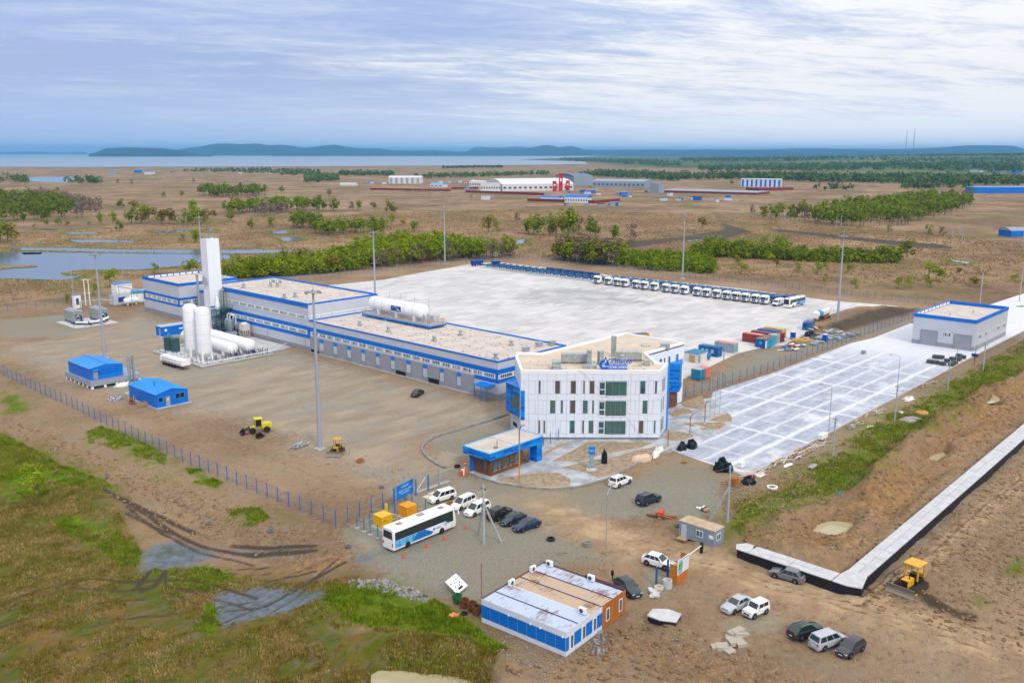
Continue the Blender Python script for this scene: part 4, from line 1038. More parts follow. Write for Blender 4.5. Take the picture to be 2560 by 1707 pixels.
# blue long box by the rear block
p=cabin('blue_equipment_container',121.3,260.4,132.5,264.2,3.0,'long blue equipment container with pale roof left of the upright tanks','container',M_blue,mat('pale_blue_roof',(.40,.48,.62),.4),ribs=0)
door(p,'-X',.6,1.7,2.5); mb=MB(); mb.box(5.6,-.06,1.7,6.8,0,2.1); mb.build('vent',M_white,p); mb=MB(); mb.path([(9,-.2,2.4),(9.6,-.4,2.2),(9.7,-.4,.6)],.14,8); mb.build('hose',M_white,p); part_box(p,'footing',M_conc,-.6,-.5,-.15,11.6,4.2,.08); mb=MB(); mb.box(1.,-.05,1.5,1.7,-.01,2.3); mb.build('notice',M_white,p)

# two cooler units with pumps
def cooler(x,y,label):
    e=empty('air_cooler',(x,y,.1),0,label,'air cooler','finned air coolers on the far slab')
    mb=MB(); mb.box(0,0,.7,3.2,7.6,4.0)
    for k in range(8):mb.box(-.08,.1+k*.97,.7,0,.2+k*.97,4.); mb.box(.1+k*.43,-.06,.7,.2+k*.43,0,4.)
    mb.build('casing',M_galv,e); part_box(e,'skirt',mat('skirt_dark',(.10,.10,.16),.6),.05,.05,0,3.15,7.55,.69)
    for k in range(4):mb=MB(); mb.lathe([(.75,4.0),(.7,4.4)],14,(1.6,.95+k*1.9,0)); mb.build('fan',M_steel,e)
    mb=MB()
    for yy in (-.5,-1.6):mb.path([(1.-yy*.6,yy,.2),(1.-yy*.6,yy,2.6),(.4-yy*.6,yy+.3,2.8)],.26,8)
    mb.build('pump_pipe',M_navy,e)
    mb=MB(); mb.tube((1.3,-.5,1.),(1.3,-.5,1.3),.34); mb.tube((1.3,-.5,2.3),(1.3,-.5,2.6),.34); mb.build('flange',M_white,e)
cooler(111.2,301.4,'left finned grey air cooler beside the tall lamp mast'); cooler(118.6,299.6,'right finned grey air cooler just behind the lamp mast')
mb=MB(); mb.box(108.6,293.6,-.2,122.5,309.5,.1); tag(mb.build('cooler_slab',M_slab),kind='structure')
e=empty('manifold',(0,0,0),0,'white insulated manifold pipe in front of the two air coolers','pipes')
mb=MB(); mb.path([(111,299.2,.9),(114,296.6,.9),(118.5,296.6,1.0),(121,297.6,1.6)],.32,10); mb.build('pipe',M_white,e,True); mb=MB(); mb.path([(110,300,.6),(113,295.6,.5),(119,295.4,.5)],.2,8); mb.path([(114,296.6,1),(114,294.5,.3)],.25,8); mb.path([(109.2,296,0.1),(109.2,296,1.5),(109.2,301,1.5)],.05,5); mb.build('lower_pipe',M_navy,e)
e=empty('overhead_pipe_bridge',(0,0,0),0,'slender overhead pipe bridge running from the coolers to the rear block','pipe bridge')
mb=MB(); a0=(118.8,314.5); a1=(125.8,314.2); a2=(128.6,312.1); a3=(132.8,317.1); a4=(137.4,306.3); a5=(139.6,316.9)
mb.path([(a0[0],a0[1],.5),(a0[0],a0[1],5),(a1[0],a1[1],5),(a2[0],a2[1],4.6)],.16,6); mb.path([(a3[0],a3[1],8.6),(138.9,309,7.2)],.22,6); mb.path([(a3[0],a3[1],8.6),(a5[0],a5[1],8.6),(a5[0],a5[1],4)],.12,6); mb.build('pipe',M_galv,e)
for px_,h in (((137.8,327.6),8),((138.3,318.3),6.5)):mb=MB(); mb.tube((px_[0],px_[1],0),(px_[0],px_[1],h),.13,n=6); mb.build('post',M_steel,e)
for (x,y),lb in (((128.7,335.5),'left of two thin white vent masts'),((129.8,334.4),'right of two thin white vent masts')):
    e=empty('vent_mast',(x,y,0),0,lb,'vent mast','thin white vent masts'); mb=MB(); mb.tube((0,0,0),(0,0,9.6),.2,.14,n=8); mb.build('pole',M_white,e); mb=MB(); mb.tube((-.8,0,9.6),(.8,0,9.6),.1,n=6); mb.tube((-.5,0,4.6),(.5,0,4.6),.1,n=6); mb.build('cross_arm',M_white,e)
x,y=(123.5,332.2); p=cabin('small_switch_kiosk',x,y,x+2.4,y+2,4.6,'small white kiosk with blue roof behind the left air cooler','kiosk',M_white,M_blue2)
front_window(p,'-Y',.6,1.6,1.2,3.6,n=1,frame=M_blue)
p=cabin('white_compressor_house',135.6,327.4,158,331.6,3.6,'long low white compressor house left of the rear block','shed',M_clad,M_galv)
for k in range(4):
    o=part_box(p,'panel',M_white if k else M_clad,.3+k*5.4,-.04,.5,5.4+k*5.4,0,3.3)
part_box(p,'fan_inlet',M_bdark,1.6,-.1,1.2,4.2,-.045,3.); part_box(p,'base_rail',M_concd,-.1,-.1,-.1,22.5,4.3,.25)
mb=MB(); mb.box(8,.4,3.8,22,3.8,4.7); mb.build('roof_housing',M_bluel,p,bevel=.2)
e=empty('small_white_tank',(138.2,325.2,0),0,'small white horizontal tank in front of the compressor house','storage tank'); htank(e,'shell',0,0,5.6,1.6,1.1,axis='X'); part_box(e,'saddle',M_white,1.,-.6,0,1.5,.6,.9); part_box(e,'saddle',M_white,4.1,-.6,0,4.6,.6,.9)
p=cabin('white_gas_cabin',147.3,352.4,153.6,357,4.2,'white cabin with blue roof by the far fence','cabin',M_white,M_blue2,over=.2,ribs=1)
# right hand pump house
p=empty('garage_building',(0,0,0),0,'square grey garage with blue roof edge at the end of the concrete pad','garage')
GX0,GY0,GX1,GY1=268.7,74.,299.6,91.
mb=MB(); mb.box(GX0,GY0,1.3,GX1,GY1,8.); mb.build('wall',M_clad,p); part_box(p,'plinth',M_plinth,GX0-.04,GY0-.04,-.3,GX1+.04,GY1+.04,1.3)
mb=MB(); parapet(mb,[(GX0-.1,GY0-.1),(GX1+.1,GY0-.1),(GX1+.1,GY1+.1),(GX0-.1,GY1+.1)],8.,9.,.35); mb.build('fascia',M_blue,p)
part_box(p,'roof',M_roof,GX0+.3,GY0+.3,7.99,GX1-.3,GY1-.3,8.01)
for a,b_ in ((84.3,88.4),(75.1,79.2)):
    mb=MB()
    for k in range(14):mb.box(GX0-.1,a,.05+k*.29,GX0-.05,b_,.31+k*.29)
    mb.box(GX0-.075,a,.0,GX0-.045,b_,4.1)
    d_=mb.build('roller_door',M_door,p); mb=MB(); mb.box(GX0-.13,a-.35,0,GX0-.045,a,4.5); mb.box(GX0-.13,b_,0,GX0-.045,b_+.35,4.5); mb.box(GX0-.13,a,4.12,GX0-.045,b_,4.5); mb.build('frame',M_plinth,d_)
strip(p,'Y',GX0,80.4,82.6,3.35,4.35,4)
for a in (272.2,278.,289.7,295.5):strip(p,'X',GY0,a,a+2.3,3.0,4.2,3)
mb=MB()
for x,y in ((278,84),(286,80)):mb.tube((x,y,8),(x,y,8.9),.15)
mb.build('roof_pipe',M_steel,p)
mb=MB()
for k in range(9):mb.box(270.5+k*3.2,GY1-.3,8.15,272.9+k*3.2,GY1-.24,8.85)
mb.build('parapet_panel',M_white,p)

# ================= paved sheets =================
M_yard=bpy.data.materials.new('yard_concrete'); M_yard.use_nodes=True; nt=M_yard.node_tree
b=nt.nodes['Principled BSDF']; b.inputs['Roughness'].default_value=.8
pos=nd('ShaderNodeNewGeometry').outputs['Position']; s3=nd('ShaderNodeSeparateXYZ'); lk(pos,s3.inputs[0]); PX,PY=s3.outputs[0],s3.outputs[1]
def cell(v,size,off=0.):return mth('FLOOR',mth('DIVIDE',mth('ADD',v,off),size))
def line(v,size,w_,off=0.):
    f=mth('ABSOLUTE',mth('SUBTRACT',mth('FRACT',mth('DIVIDE',mth('ADD',v,off),size)),.5)); return ramp(f,.5-w_/size,.5)
wn=nd('ShaderNodeTexWhiteNoise',noise_dimensions='2D'); lk(comb(cell(PX,6.),cell(PY,4.)),wn.inputs['Vector'])
n_a=noise(comb(mth('MULTIPLY',PX,.35),PY),.35,7,.65); n_b=noise(pos,.05,4,.55); n_c=noise(pos,1.4,5,.7); n_w=noise(comb(mth('MULTIPLY',PX,.12),PY),.12,4,.6)
v=mth('ADD',mth('MULTIPLY',wn.outputs[0],.10),mth('ADD',mth('MULTIPLY',n_a,.45),mth('ADD',mth('MULTIPLY',n_b,.35),mth('MULTIPLY',n_c,.15))))
c=mixc(ramp(v,.40,.64),(.42,.42,.43),(.60,.59,.585))
c=mixc(mth('MULTIPLY',ramp(n_w,.55,.68),.38),c,(.36,.37,.40))
# large old stain in the middle of the yard
dx_=mth('DIVIDE',mth('SUBTRACT',PX,268.),22.); dy_=mth('DIVIDE',mth('SUBTRACT',PY,216.),30.)
rad=mth('ADD',mth('ADD',mth('MULTIPLY',dx_,dx_),mth('MULTIPLY',dy_,dy_)),mth('MULTIPLY',mth('SUBTRACT',n_a,.5),3.0))
wn2=nd('ShaderNodeTexWhiteNoise',noise_dimensions='2D'); lk(comb(cell(PX,7.,3.),cell(PY,9.)),wn2.inputs['Vector'])
c=mixc(mth('MULTIPLY',mth('MULTIPLY',ramp(rad,1.1,.5),mth('ADD',mth('MULTIPLY',wn2.outputs[0],.6),.25)),.85),c,(.27,.28,.31))
ln=mth('MAXIMUM',line(PX,30.,.12),line(PY,24.,.12)); c=mixc(mth('MULTIPLY',ln,.5),c,(.35,.33,.32))
ln2=mth('MAXIMUM',line(PX,6.,.10),line(PY,4.,.10)); c=mixc(mth('MULTIPLY',ln2,.24),c,(.36,.36,.37))
lk(c,b.inputs['Base Color'])
M_pad=bpy.data.materials.new('pad_concrete'); M_pad.use_nodes=True; nt=M_pad.node_tree
b=nt.nodes['Principled BSDF']; b.inputs['Roughness'].default_value=.75
pos=nd('ShaderNodeNewGeometry').outputs['Position']; s3=nd('ShaderNodeSeparateXYZ'); lk(pos,s3.inputs[0]); PX,PY=s3.outputs[0],s3.outputs[1]
n_a=noise(comb(mth('MULTIPLY',PX,.30),PY),.5,7,.7); n_b=noise(pos,.10,4,.6); n_c=noise(comb(PX,mth('MULTIPLY',PY,.25)),1.8,5,.75)
wob=mth('MULTIPLY',mth('SUBTRACT',noise(pos,.4,3,.6),.5),1.2)
PXw=mth('ADD',PX,wob); PYw=mth('ADD',PY,wob)
g1=line(PYw,5.15,.75,1.2); g2=line(PXw,7.7,.55,2.)
g3=mth('MAXIMUM',line(PYw,15.45,1.1,1.2),line(PXw,23.1,.9,2.))
grid=mth('MAXIMUM',mth('MAXIMUM',mth('MULTIPLY',g1,.8),mth('MULTIPLY',g2,.55)),g3)
grid=mth('MULTIPLY',grid,mth('ADD',.55,mth('MULTIPLY',n_a,.8)))
far=ramp(PX,225.,262.)
grid=mth('MAXIMUM',grid,mth('MULTIPLY',far,.85)); grid=mth('MAXIMUM',grid,mth('MULTIPLY',ramp(n_b,.52,.68),.8))
dk=mixc(ramp(mth('ADD',mth('MULTIPLY',n_a,.6),mth('MULTIPLY',n_c,.4)),.35,.65),(.25,.29,.37),(.44,.48,.57))
c=mixc(mth('MINIMUM',grid,1.),dk,(.66,.68,.73)); lk(c,b.inputs['Base Color'])
yard=[(246.1,309.5),(277.8,316.5),(311.7,322.1),(320.1,321.1),(327.4,316.0),(327.1,246.3),(330.7,181.9),(326.5,142.7),(331.6,118.6)]+[(333.2,108.9),(322.4,118.0),(316.1,121.0),(301.1,122.5),(277.7,121.9),(263.8,120.6),(253.4,118.7),(245.6,117.8),(240.2,117.1),(231.4,120.3),(220.8,121.2),(208.1,119.6),(195.6,117.7),(185.8,116.5)]+[(167,117.),(167,104),(164.4,104),(164.4,275),(186,318)]
mb=MB(); mb.prism(yard,-.5,.06); tag(mb.build('concrete_yard',M_yard),kind='structure')
pad=[(137.7,88.0),(140.2,88.2),(143.1,88.1),(149.3,87.8),(153.3,88.0),(156.2,88.0),(158.9,88.3),(161.4,89.0),(163.8,90.3),(165.3,91.6),(166.5,92.8),(169.4,96.2),(172.5,99.7),(175.3,102.3)]+[(180,104.6),(206,103.2),(256,103.8),(268.6,102.),(300,102.5),(300,96),(330,96),(420,92),(420,68),(311.5,71.9),(268,72.2),(134.8,71.1)]
mb=MB(); mb.prism(pad,-.5,.08); tag(mb.build('concrete_pad',M_pad),kind='structure')
def kerb(name,pts,w_=.18,h=.16,m=M_conc,z=-.1):
    """row of kerb stones, each a part where it is near enough to be told apart"""
    k=empty(name,(0,0,0)); tag(k,kind='structure'); L=1.9; n_=0
    me=None
    for a,b_ in zip(pts[:-1],pts[1:]):
        a=Vector(a); b_=Vector(b_); d_=b_-a; n=max(1,round(d_.length/L))
        for i in range(n):
            p=a+d_*((i+.5)/n); ln=d_.length/n
            if me is None:
                mbk=MB(); mbk.box(-.5,-w_/2,0,.5,w_/2,1); o=mbk.build('kerb_stone',m,k); me=o.data
            else:o=link('kerb_stone',me,k)
            o.location=(p.x,p.y,z); o.rotation_euler=(0,0,math.atan2(d_.y,d_.x)); o.scale=(ln-.04,1,h-z+.01*(n_%3)); n_+=1
    return k
kerb('pad_kerb',[(134.7,71.0),(268,72.1),(311,71.8)],.22,.2)
kerb('pad_front_kerb',[(137.7,88.0),(137.7,84.4),(137.2,81.3),(136.9,78.0)]+[(134.7,71.2)],.2,.16)
kerb('curved_kerb',[(137.7,88.0),(140.2,88.2),(143.1,88.1),(149.3,87.8),(153.3,88.0),(156.2,88.0),(158.9,88.3),(161.4,89.0),(163.8,90.3),(165.3,91.6),(166.5,92.8)],.22,.22)
kerb('island_kerb',[(103.1,107.3),(102.8,103.9),(103.1,100.5),(104.1,97.3),(105.5,94.2),(107.4,91.7),(110.1,89.7),(113.1,88.6),(116.6,88.0),(121.4,88.3),(126.9,88.7),(132.6,88.7),(138.2,88.6)],.3,.22,M_concd)
kerb('loop_kerb',[(134.0,127.1),(127.8,126.7),(122.6,126.7),(117.5,126.7),(114.5,126.9),(112.0,126.6),(109.5,125.8),(107.5,124.5),(106.1,123.3),(104.4,120.8),(103.2,117.9),(102.3,114.8),(102.0,112.3)],.35,.3,M_concd)
M_pave=mat('grey_paving',(.27,.285,.31),.85,rgb2=(.46,.49,.53),scale=.35,det=7)
M_soil=mat('sandy_soil',(.30,.235,.165),.95,var=.3,scale=1.2,bump=.1,bscale=2.)
pave=[(162.3,104.7),(165.3,104.0),(169.3,103.9),(169.4,102.3)]+[(173.3,103.3),(175.3,102.3),(172.5,99.7),(169.4,96.2),(166.4,92.8),(165.3,91.6),(163.8,90.3),(161.4,89.0),(158.9,88.3),(156.2,88.0),(153.3,88.0),(149.3,87.8),(143.1,88.1),(140.2,88.2),(137.7,88.0)]+[(133.1,88.8),(127.0,88.8),(121.6,88.4),(116.8,88.2),(113.3,88.7),(110.2,89.8),(107.7,91.8),(105.7,94.4),(104.3,97.5),(103.3,100.7),(103.1,104.2),(103.3,107.6),(104.8,107.8),(114.0,103.4),(123.7,107.9),(128.5,112.1)]
mb=MB(); mb.prism(pave,-.3,.045); tag(mb.build('paving',M_pave),kind='structure')
M_form=mat('formwork_board',(.50,.30,.13),.8)
for i,pl in enumerate(([(119.5,104.7),(125.2,105.7),(128.2,105.3),(126.8,105.1),(121.7,104.5),(118.7,104.0)],[(118.0,100.6),(124.5,101.6),(130.8,102.6),(138.9,93.4),(135.7,93.5),(129.9,95.2),(126.2,96.6),(122.2,96.7)],
    [(103.8,101.5),(106.2,100.8),(109.4,99.2),(112.0,97.9),(113.6,95.7),(112.8,92.5),(110.9,90.9),(108.1,92.2),(105.6,95.7),(104.5,99.1)],
    [(116.2,97.1),(122.2,95.8),(127.6,93.5),(134.0,92.6),(137.0,91.5),(138.5,89.9),(133.2,89.1),(127.4,89.0),(121.9,88.7),(119.2,88.9),(117.0,89.4),(117.4,93.1),(116.8,96.1)],
    [(166.2,104.5),(169.0,104.8),(175.0,104.7),(174.9,104.3),(170.4,101.2),(166.6,98.5),(165.3,99.1),(165.2,101.0),(164.8,102.1)],[(158.4,102.3),(161.6,102.6),(163.2,102.1),(163.3,100.9),(162.5,99.3),(161.6,98.9),(159.9,100.0),(157.5,99.6),(156.9,100.5)],
    [(155.4,94.7),(156.8,93.6),(159.6,90.3),(159.4,89.5),(155.7,88.6),(155.1,89.6),(155.2,91.8)],[(159.3,93.2),(163.7,93.3),(166.5,92.8),(164.1,90.6),(162.0,89.4),(160.8,90.9)],[(146.2,94.9),(148.2,93.6),(148.5,92.1),(148.2,90.2),(147.6,89.7),(146.0,90.2),(143.2,91.2),(142.5,92.6)],
    [(153.8,95.6),(154.7,95.2),(154.0,93.5),(153.5,93.4),(153.7,94.7)],[(153.4,91.7),(154.2,91.1),(153.9,90.2),(153.3,90.8)])):
    mb=MB(); mb.prism(pl,-.2,.12); tag(mb.build('planting_bed',M_soil),kind='structure')
    e=empty('formwork_edge'); tag(e,kind='structure')
    for a,b_ in zip(pl,pl[1:]+pl[:1]):
        a=Vector(a); b_=Vector(b_); d_=b_-a
        if d_.length<.5:continue
        mb=MB(); mb.obox(((a.x+b_.x)/2,(a.y+b_.y)/2,.12),(d_.length,.08,.14),Matrix.Rotation(math.atan2(d_.y,d_.x),3,'Z')); mb.build('board',M_form,e)

# ================= white office =================
P1=Vector((123.16,113.56)); ANG=math.atan2(93.72-113.56,141.61-123.16)
off=empty('office_building',(P1.x,P1.y,0),ANG,'white three storey office block with blue corner bays and a blue roof sign','office building')
ca,sa_=math.cos(-ANG),math.sin(-ANG)
def loc(p,):x,y=p[0]-P1.x,p[1]-P1.y; return (x*ca-y*sa_,x*sa_+y*ca)
FL=27.1
body=[(0,0),(FL,0),loc((147.9,96.3)),loc((146.9,98.5)),loc((152.5,104.8)),loc((167,104.8)),loc((167,121.)),loc((137.6,121.)),loc((134.4,125.1)),loc((131.,122.3))]
M_owall=mat('white_wall_panel',(.72,.76,.85),.35,var=.02); M_seam=mat('panel_seam',(.36,.42,.52),.6)
core=[(0+.0,.08)]+[(FL,.08)]+body[2:]
mb=MB(); mb.prism(core,.4,13.45); mb.build('wall',M_owall,off)
mb=MB(); mb.box(0.01,.02,.45,FL-.01,.078,13.45); mb.build('panel_backing',M_seam,off)
mb=MB(); mb.prism([(.15,.25),(FL-.2,.25)]+body[2:],-.3,.42); mb.build('base',M_concd,off)
mb=MB(); inn=parapet(mb,[(-.02,-.04),(FL+.02,-.04)]+body[2:],13.2,13.95,.55); mb.build('parapet',mat('parapet_white',(.80,.81,.83),.4),off)
mb=MB(); mb.prism([(p.x,p.y)for p in inn],13.3,13.47); mb.build('roof',M_roofo,off)
wins=[((9.33,11.75),[(3.48,3.88),(6.64,7.63),(9.68,10.71),(12.07,12.44),(13.3,14.29),(15.15,20.5),(23.09,24.1),(25.95,26.37)]),
        ((5.35,7.87),[(5.69,6.75),(7.8,8.24),(9.58,10.65),(12.06,13.05),(13.87,14.26),(15.15,20.48),(23.65,24.64)]),
        ((1.33,3.79),[(3.46,3.83),(4.45,4.83),(9.59,10.58),(12.,12.4),(13.25,14.24),(15.11,20.47),(23.03,23.97),(25.96,26.34)])]
big=[(8.95,11.70),(4.89,7.80),(1.13,3.77)]
q=random.Random(12)
cols=[0]
seq=[1.2,.6,.95,1.3,.55,.95,.75,1.2,.55,.9]
while cols[-1]<FL-1.5:cols.append(cols[-1]+seq[len(cols)%10])
cols.append(FL)
bands=[(.46,1.22),(1.22,3.86),(3.86,5.24),(5.24,7.94),(7.94,9.22),(9.22,11.85),(11.85,13.18)]
mbp=MB(); mbp.box(-.5,-.5,-.5,.5,.5,.5); pmesh=None
def panel(x0,x1,z0,z1):
    global pmesh
    if x1-x0<.08 or z1-z0<.05:return
    if pmesh is None:o=mbp.build('cladding_panel',M_owall,off); pmesh=o.data
    else:o=link('cladding_panel',pmesh,off)
    o.location=((x0+x1)/2,-.02+q.uniform(-.004,.004),(z0+z1)/2); o.scale=(x1-x0-.05,.07,z1-z0-.05)
for bi,(z0,z1)in enumerate(bands):
    holes=[]
    if bi in (1,3,5):holes=[list(h)for h in wins[{5:0,3:1,1:2}[bi]][1]]
    if bi in (2,4):pass
    cc=cols[::2]if bi in (0,2,4,6)else cols
    cc=sorted(set(cc+[FL]))
    for a,b_ in zip(cc[:-1],cc[1:]):
        segs=[(a,b_)]
        for h0,h1 in holes:
            ns=[]
            for s0,s1 in segs:
                if h1<=s0 or h0>=s1:ns.append((s0,s1))
                else:
                    if h0>s0:ns.append((s0,h0))
                    if h1<s1:ns.append((h1,s1))
            segs=ns
        for s0,s1 in segs:panel(s0,s1,z0,z1)
gl_alt=[M_glass,M_glassg,mat('brown_blind_glass',(.10,.085,.075),.25,var=.2,scale=2.)]
for ri,((z0,z1),ws)in enumerate(wins):
    for wi,(a,b_)in enumerate(ws):
        if b_-a>3:
            zz0,zz1=big[ri]
            mb=MB(); mb.box(a,-.1,zz0,b_,.075,zz1); mb.build('window_reveal',M_seam,off)
            mb=MB()
            for u0,u1,w0,w1 in ((a,a+1.25,zz0,zz0+.12),(a,a+1.25,zz1-.1,zz1),(a,a+.12,zz0+.12,zz1-.1),(a+1.12,a+1.25,zz0+.12,zz1-.1),(a+.12,a+1.12,zz0+1.15,zz0+1.3)):mb.box(u0,-.17,w0,u1,-.101,w1)
            mb.box(a-.1,-.2,zz0-.12,b_+.1,-.06,zz0); o=mb.build('window_frame',M_white,off)
            mb=MB(); mb.box(a+.12,-.13,zz0+.12,a+1.12,-.102,zz0+1.15); mb.build('pane',M_glass,o)
            mb=MB(); mb.box(a+.12,-.13,zz0+1.3,a+1.12,-.102,zz1-.1); mb.build('pane',M_glass,o)
            n=3 if ri==0 else 4
            for k in range(n):
                u0=a+1.25+(b_-a-1.25)*k/n; u1=a+1.25+(b_-a-1.25)*(k+1)/n
                mb=MB(); mb.box(u0+.025,-.15,zz0,u1-.025,-.102,zz1); mb.build('glass_pane',M_glassg,off)
        else:
            mb=MB(); mb.box(a,-.03,z0-.06,b_,.06,z1+.06); o=mb.build('window',gl_alt[(wi*2+ri)%3 if ri else (2 if 0<wi<5 else 0)],off)
            mb=MB(); mb.box(a-.04,-.09,z0-.11,b_+.04,-.03,z0-.04); mb.box(a,-.065,z0,a+.04,-.031,z1); mb.box(b_-.04,-.065,z0,b_,-.031,z1); mb.build('window_sill',M_white,o)
# side faces: a helper that places boxes on the wall between two local points
def wallbox(p0,p1,s0,s1,z0,z1,out,name,m,parent=None):
    a=Vector(p0); d_=(Vector(p1)-a); L=d_.length; d_/=L; n_=Vector((d_.y,-d_.x))
    mb=MB(); c_=a+d_*((s0+s1)/2)+n_*(out/2); mb.obox((c_.x,c_.y,(z0+z1)/2),(s1-s0,out,z1-z0),Matrix.Rotation(math.atan2(d_.y,d_.x),3,'Z')); return mb.build(name,m,parent or off)
pr=(FL,0),body[2]
for row,((z0,z1),ss)in enumerate((((9.33,11.75),(1.6,2.7,3.6)),((5.35,7.87),(1.0,2.9)),((1.33,3.79),(1.3,2.2,3.2)))):
    for s_ in ss:wallbox(pr[0],pr[1],s_,s_+.4,z0,z1,.03,'window',M_glass)
for z in (1.22,3.86,5.24,7.94,9.22,11.85):wallbox(pr[0],pr[1],.1,6.2,z-.03,z+.03,.012,'panel_joint',M_seam)
for s_ in (1.2,2.5,4.0,5.2):wallbox(pr[0],pr[1],s_-.025,s_+.025,.5,13.1,.01,'panel_joint',M_seam)
fe=Vector(body[2]); wallbox(body[1],body[2],6.5,7.15,.2,13.3,.25,'blue_fin',mat('fin_blue',(.005,.22,.68),.4))
wp0,wp1=loc((152.5,104.8)),loc((167,104.8))
for s_,s1,z0,z1 in ((5.0,5.9,9.8,11.7),(6.7,7.1,9.6,11.7),(8.4,9.1,9.4,11.7),(11.4,12.3,9.3,11.7)):wallbox(wp0,wp1,s_,s1,z0,z1,.04,'window',M_glass)
lp0,lp1=loc((134.4,125.1)),loc((131.,122.3))
# left bay: blue box hanging from the second and third floor, many-toned boards
tones=[mat('bay_blue_a',(.0,.18,.66),.4),mat('bay_blue_b',(.0,.10,.46),.4),mat('bay_blue_c',(.0,.27,.74),.4)]
def board_wall(parent,p0,p1,z0,z1,skip=None,rows=14,seed=1,out=.07):
    a=Vector(p0); b_=Vector(p1); L=(b_-a).length; qq=random.Random(seed); h=(z1-z0)/rows
    for r_ in range(rows):
        s_=0
        while s_<L-.01:
            w_=min(L-s_,qq.uniform(1.2,2.8)); zz=z0+r_*h
            if not (skip and zz+h>skip[2]and zz<skip[3]and s_<skip[1]and s_+w_>skip[0]):wallbox(p0,p1,s_+.015,s_+w_-.015,zz+.02,zz+h-.01,out,'cladding_board',tones[qq.choices((0,1,2),(7,3,2))[0]],parent)
            elif s_<skip[0]-.2:wallbox(p0,p1,s_+.015,skip[0],zz+.02,zz+h-.01,out,'cladding_board',tones[0],parent)
            if skip and zz+h>skip[2]and zz<skip[3]and s_<skip[1]<s_+w_:wallbox(p0,p1,skip[1],s_+w_-.015,zz+.02,zz+h-.01,out,'cladding_board',tones[0],parent)
            s_+=w_
A_,B_,C_,D_=loc((125.8,119.95)),loc((123.85,113.25)),(.82,-.06),loc((131,121.5))
mb=MB(); mb.prism([A_,(B_[0]+.02,B_[1]+.02),(0.8,-.03),(.8,.6),D_],4.,9.9); bay=mb.build('left_bay',M_blue2,off)
board_wall(bay,A_,B_,4.,9.9,skip=(2.2,5.6,5.2,8.1),rows=11,seed=3); board_wall(bay,(0,-.06),C_,4.,9.9,rows=11,seed=5,out=.05)
for k in range(3):wallbox(A_,B_,2.3+k*1.1,3.3+k*1.1,5.3,8.0,.05,'bay_window',M_glassg,bay)
mb=MB(); parapet(mb,[A_,B_,(.8,.3),D_],9.9,10.05,.2); mb.build('bay_edge',M_bluel,bay)
mb=MB(); mb.prism([loc((127.2,120.)),loc((124.8,115.2)),loc((126,113)),loc((131,120))],-.2,4.); mb.build('lower_wall',M_clad,off)
wallbox(loc((127.2,120.)),loc((124.8,115.2)),1.4,3.6,1.2,1.9,.04,'louvre',M_dark)
# right bay
E1,E2,E3,E4=loc((157.6,108.)),loc((162.2,102.7)),loc((168.35,105.7)),loc((166.9,110.))
mb=MB(); mb.prism([E1,E2,E3,E4],3.95,10.3); bay=mb.build('right_bay',M_blue2,off)
board_wall(bay,E1,E2,3.95,10.3,rows=14,seed=8); board_wall(bay,E2,E3,3.95,10.3,skip=(2.2,5.2,5.2,8.6),rows=14,seed=9); wallbox(E2,E3,2.3,5.1,5.3,8.5,.04,'bay_window',M_glass,bay)
mb=MB(); mb.prism([loc((153.5,104.9)),loc((163.6,104.3)),loc((168.3,105.9)),loc((167.1,112))],-.2,3.94); mb.build('brown_base',M_brown,off)
for s_ in (5.,6.6,8.4):wallbox(loc((153.5,104.9)),loc((163.6,104.3)),s_,s_+.6,.8,3.2,.05,'window',M_glass)
for s_ in (.8,2.2,3.4):wallbox(loc((163.6,104.3)),loc((168.3,105.9)),s_,s_+.6,.8,3.2,.05,'window',M_glass)
# roof sign
def text_mesh(s,size,depth,m,name,parent,loc_,rot=(R(90),0,0),spacing=1.,sx=1.):
    cu=bpy.data.curves.new(name,'FONT'); cu.body=s; cu.size=size; cu.extrude=depth; cu.offset=size*.018; cu.space_character=spacing; cu.align_x='LEFT'; cu.resolution_u=3
    t=bpy.data.objects.new(name,cu); me_=bpy.data.meshes.new_from_object(t); bpy.data.objects.remove(t); me_.materials.clear(); me_.materials.append(m)
    o=link(name,me_,parent); o.location=loc_; o.rotation_euler=rot; o.scale=(sx,1,1); return o
sg=empty('roof_sign',(P1.x+15.2*math.cos(ANG)-.9*math.sin(ANG),P1.y+15.2*math.sin(ANG)+.9*math.cos(ANG),13.47),ANG,'blue company sign with emblem and white lower lettering on the office roof','sign')
M_sign=mat('sign_blue',(.002,.13,.62),.4); M_signw=mat('sign_white',(.85,.87,.9),.4)
mb=MB(); mb.box(0,-.15,0,5.5,.9,.45); mb.build('plinth',M_steel,sg)
mb=MB(); mb.box(1.65,0,.5,5.45,.1,1.35); mb.build('lower_board',M_sign,sg)
mb=MB(); mb.box(1.65,.12,1.38,5.45,.16,1.5); mb.box(1.7,.2,.45,1.8,.3,2.6); mb.box(5.2,.2,.45,5.3,.3,2.6); mb.build('rail',M_signw,sg)
text_mesh('ГЕЛИЙ СЕРВИС',.56,.03,M_signw,'lettering',sg,(1.75,-.02,.72),sx=.86)
text_mesh('ГАЗПРОМ',1.12,.08,M_sign,'lettering',sg,(1.55,0,1.55),sx=.86)
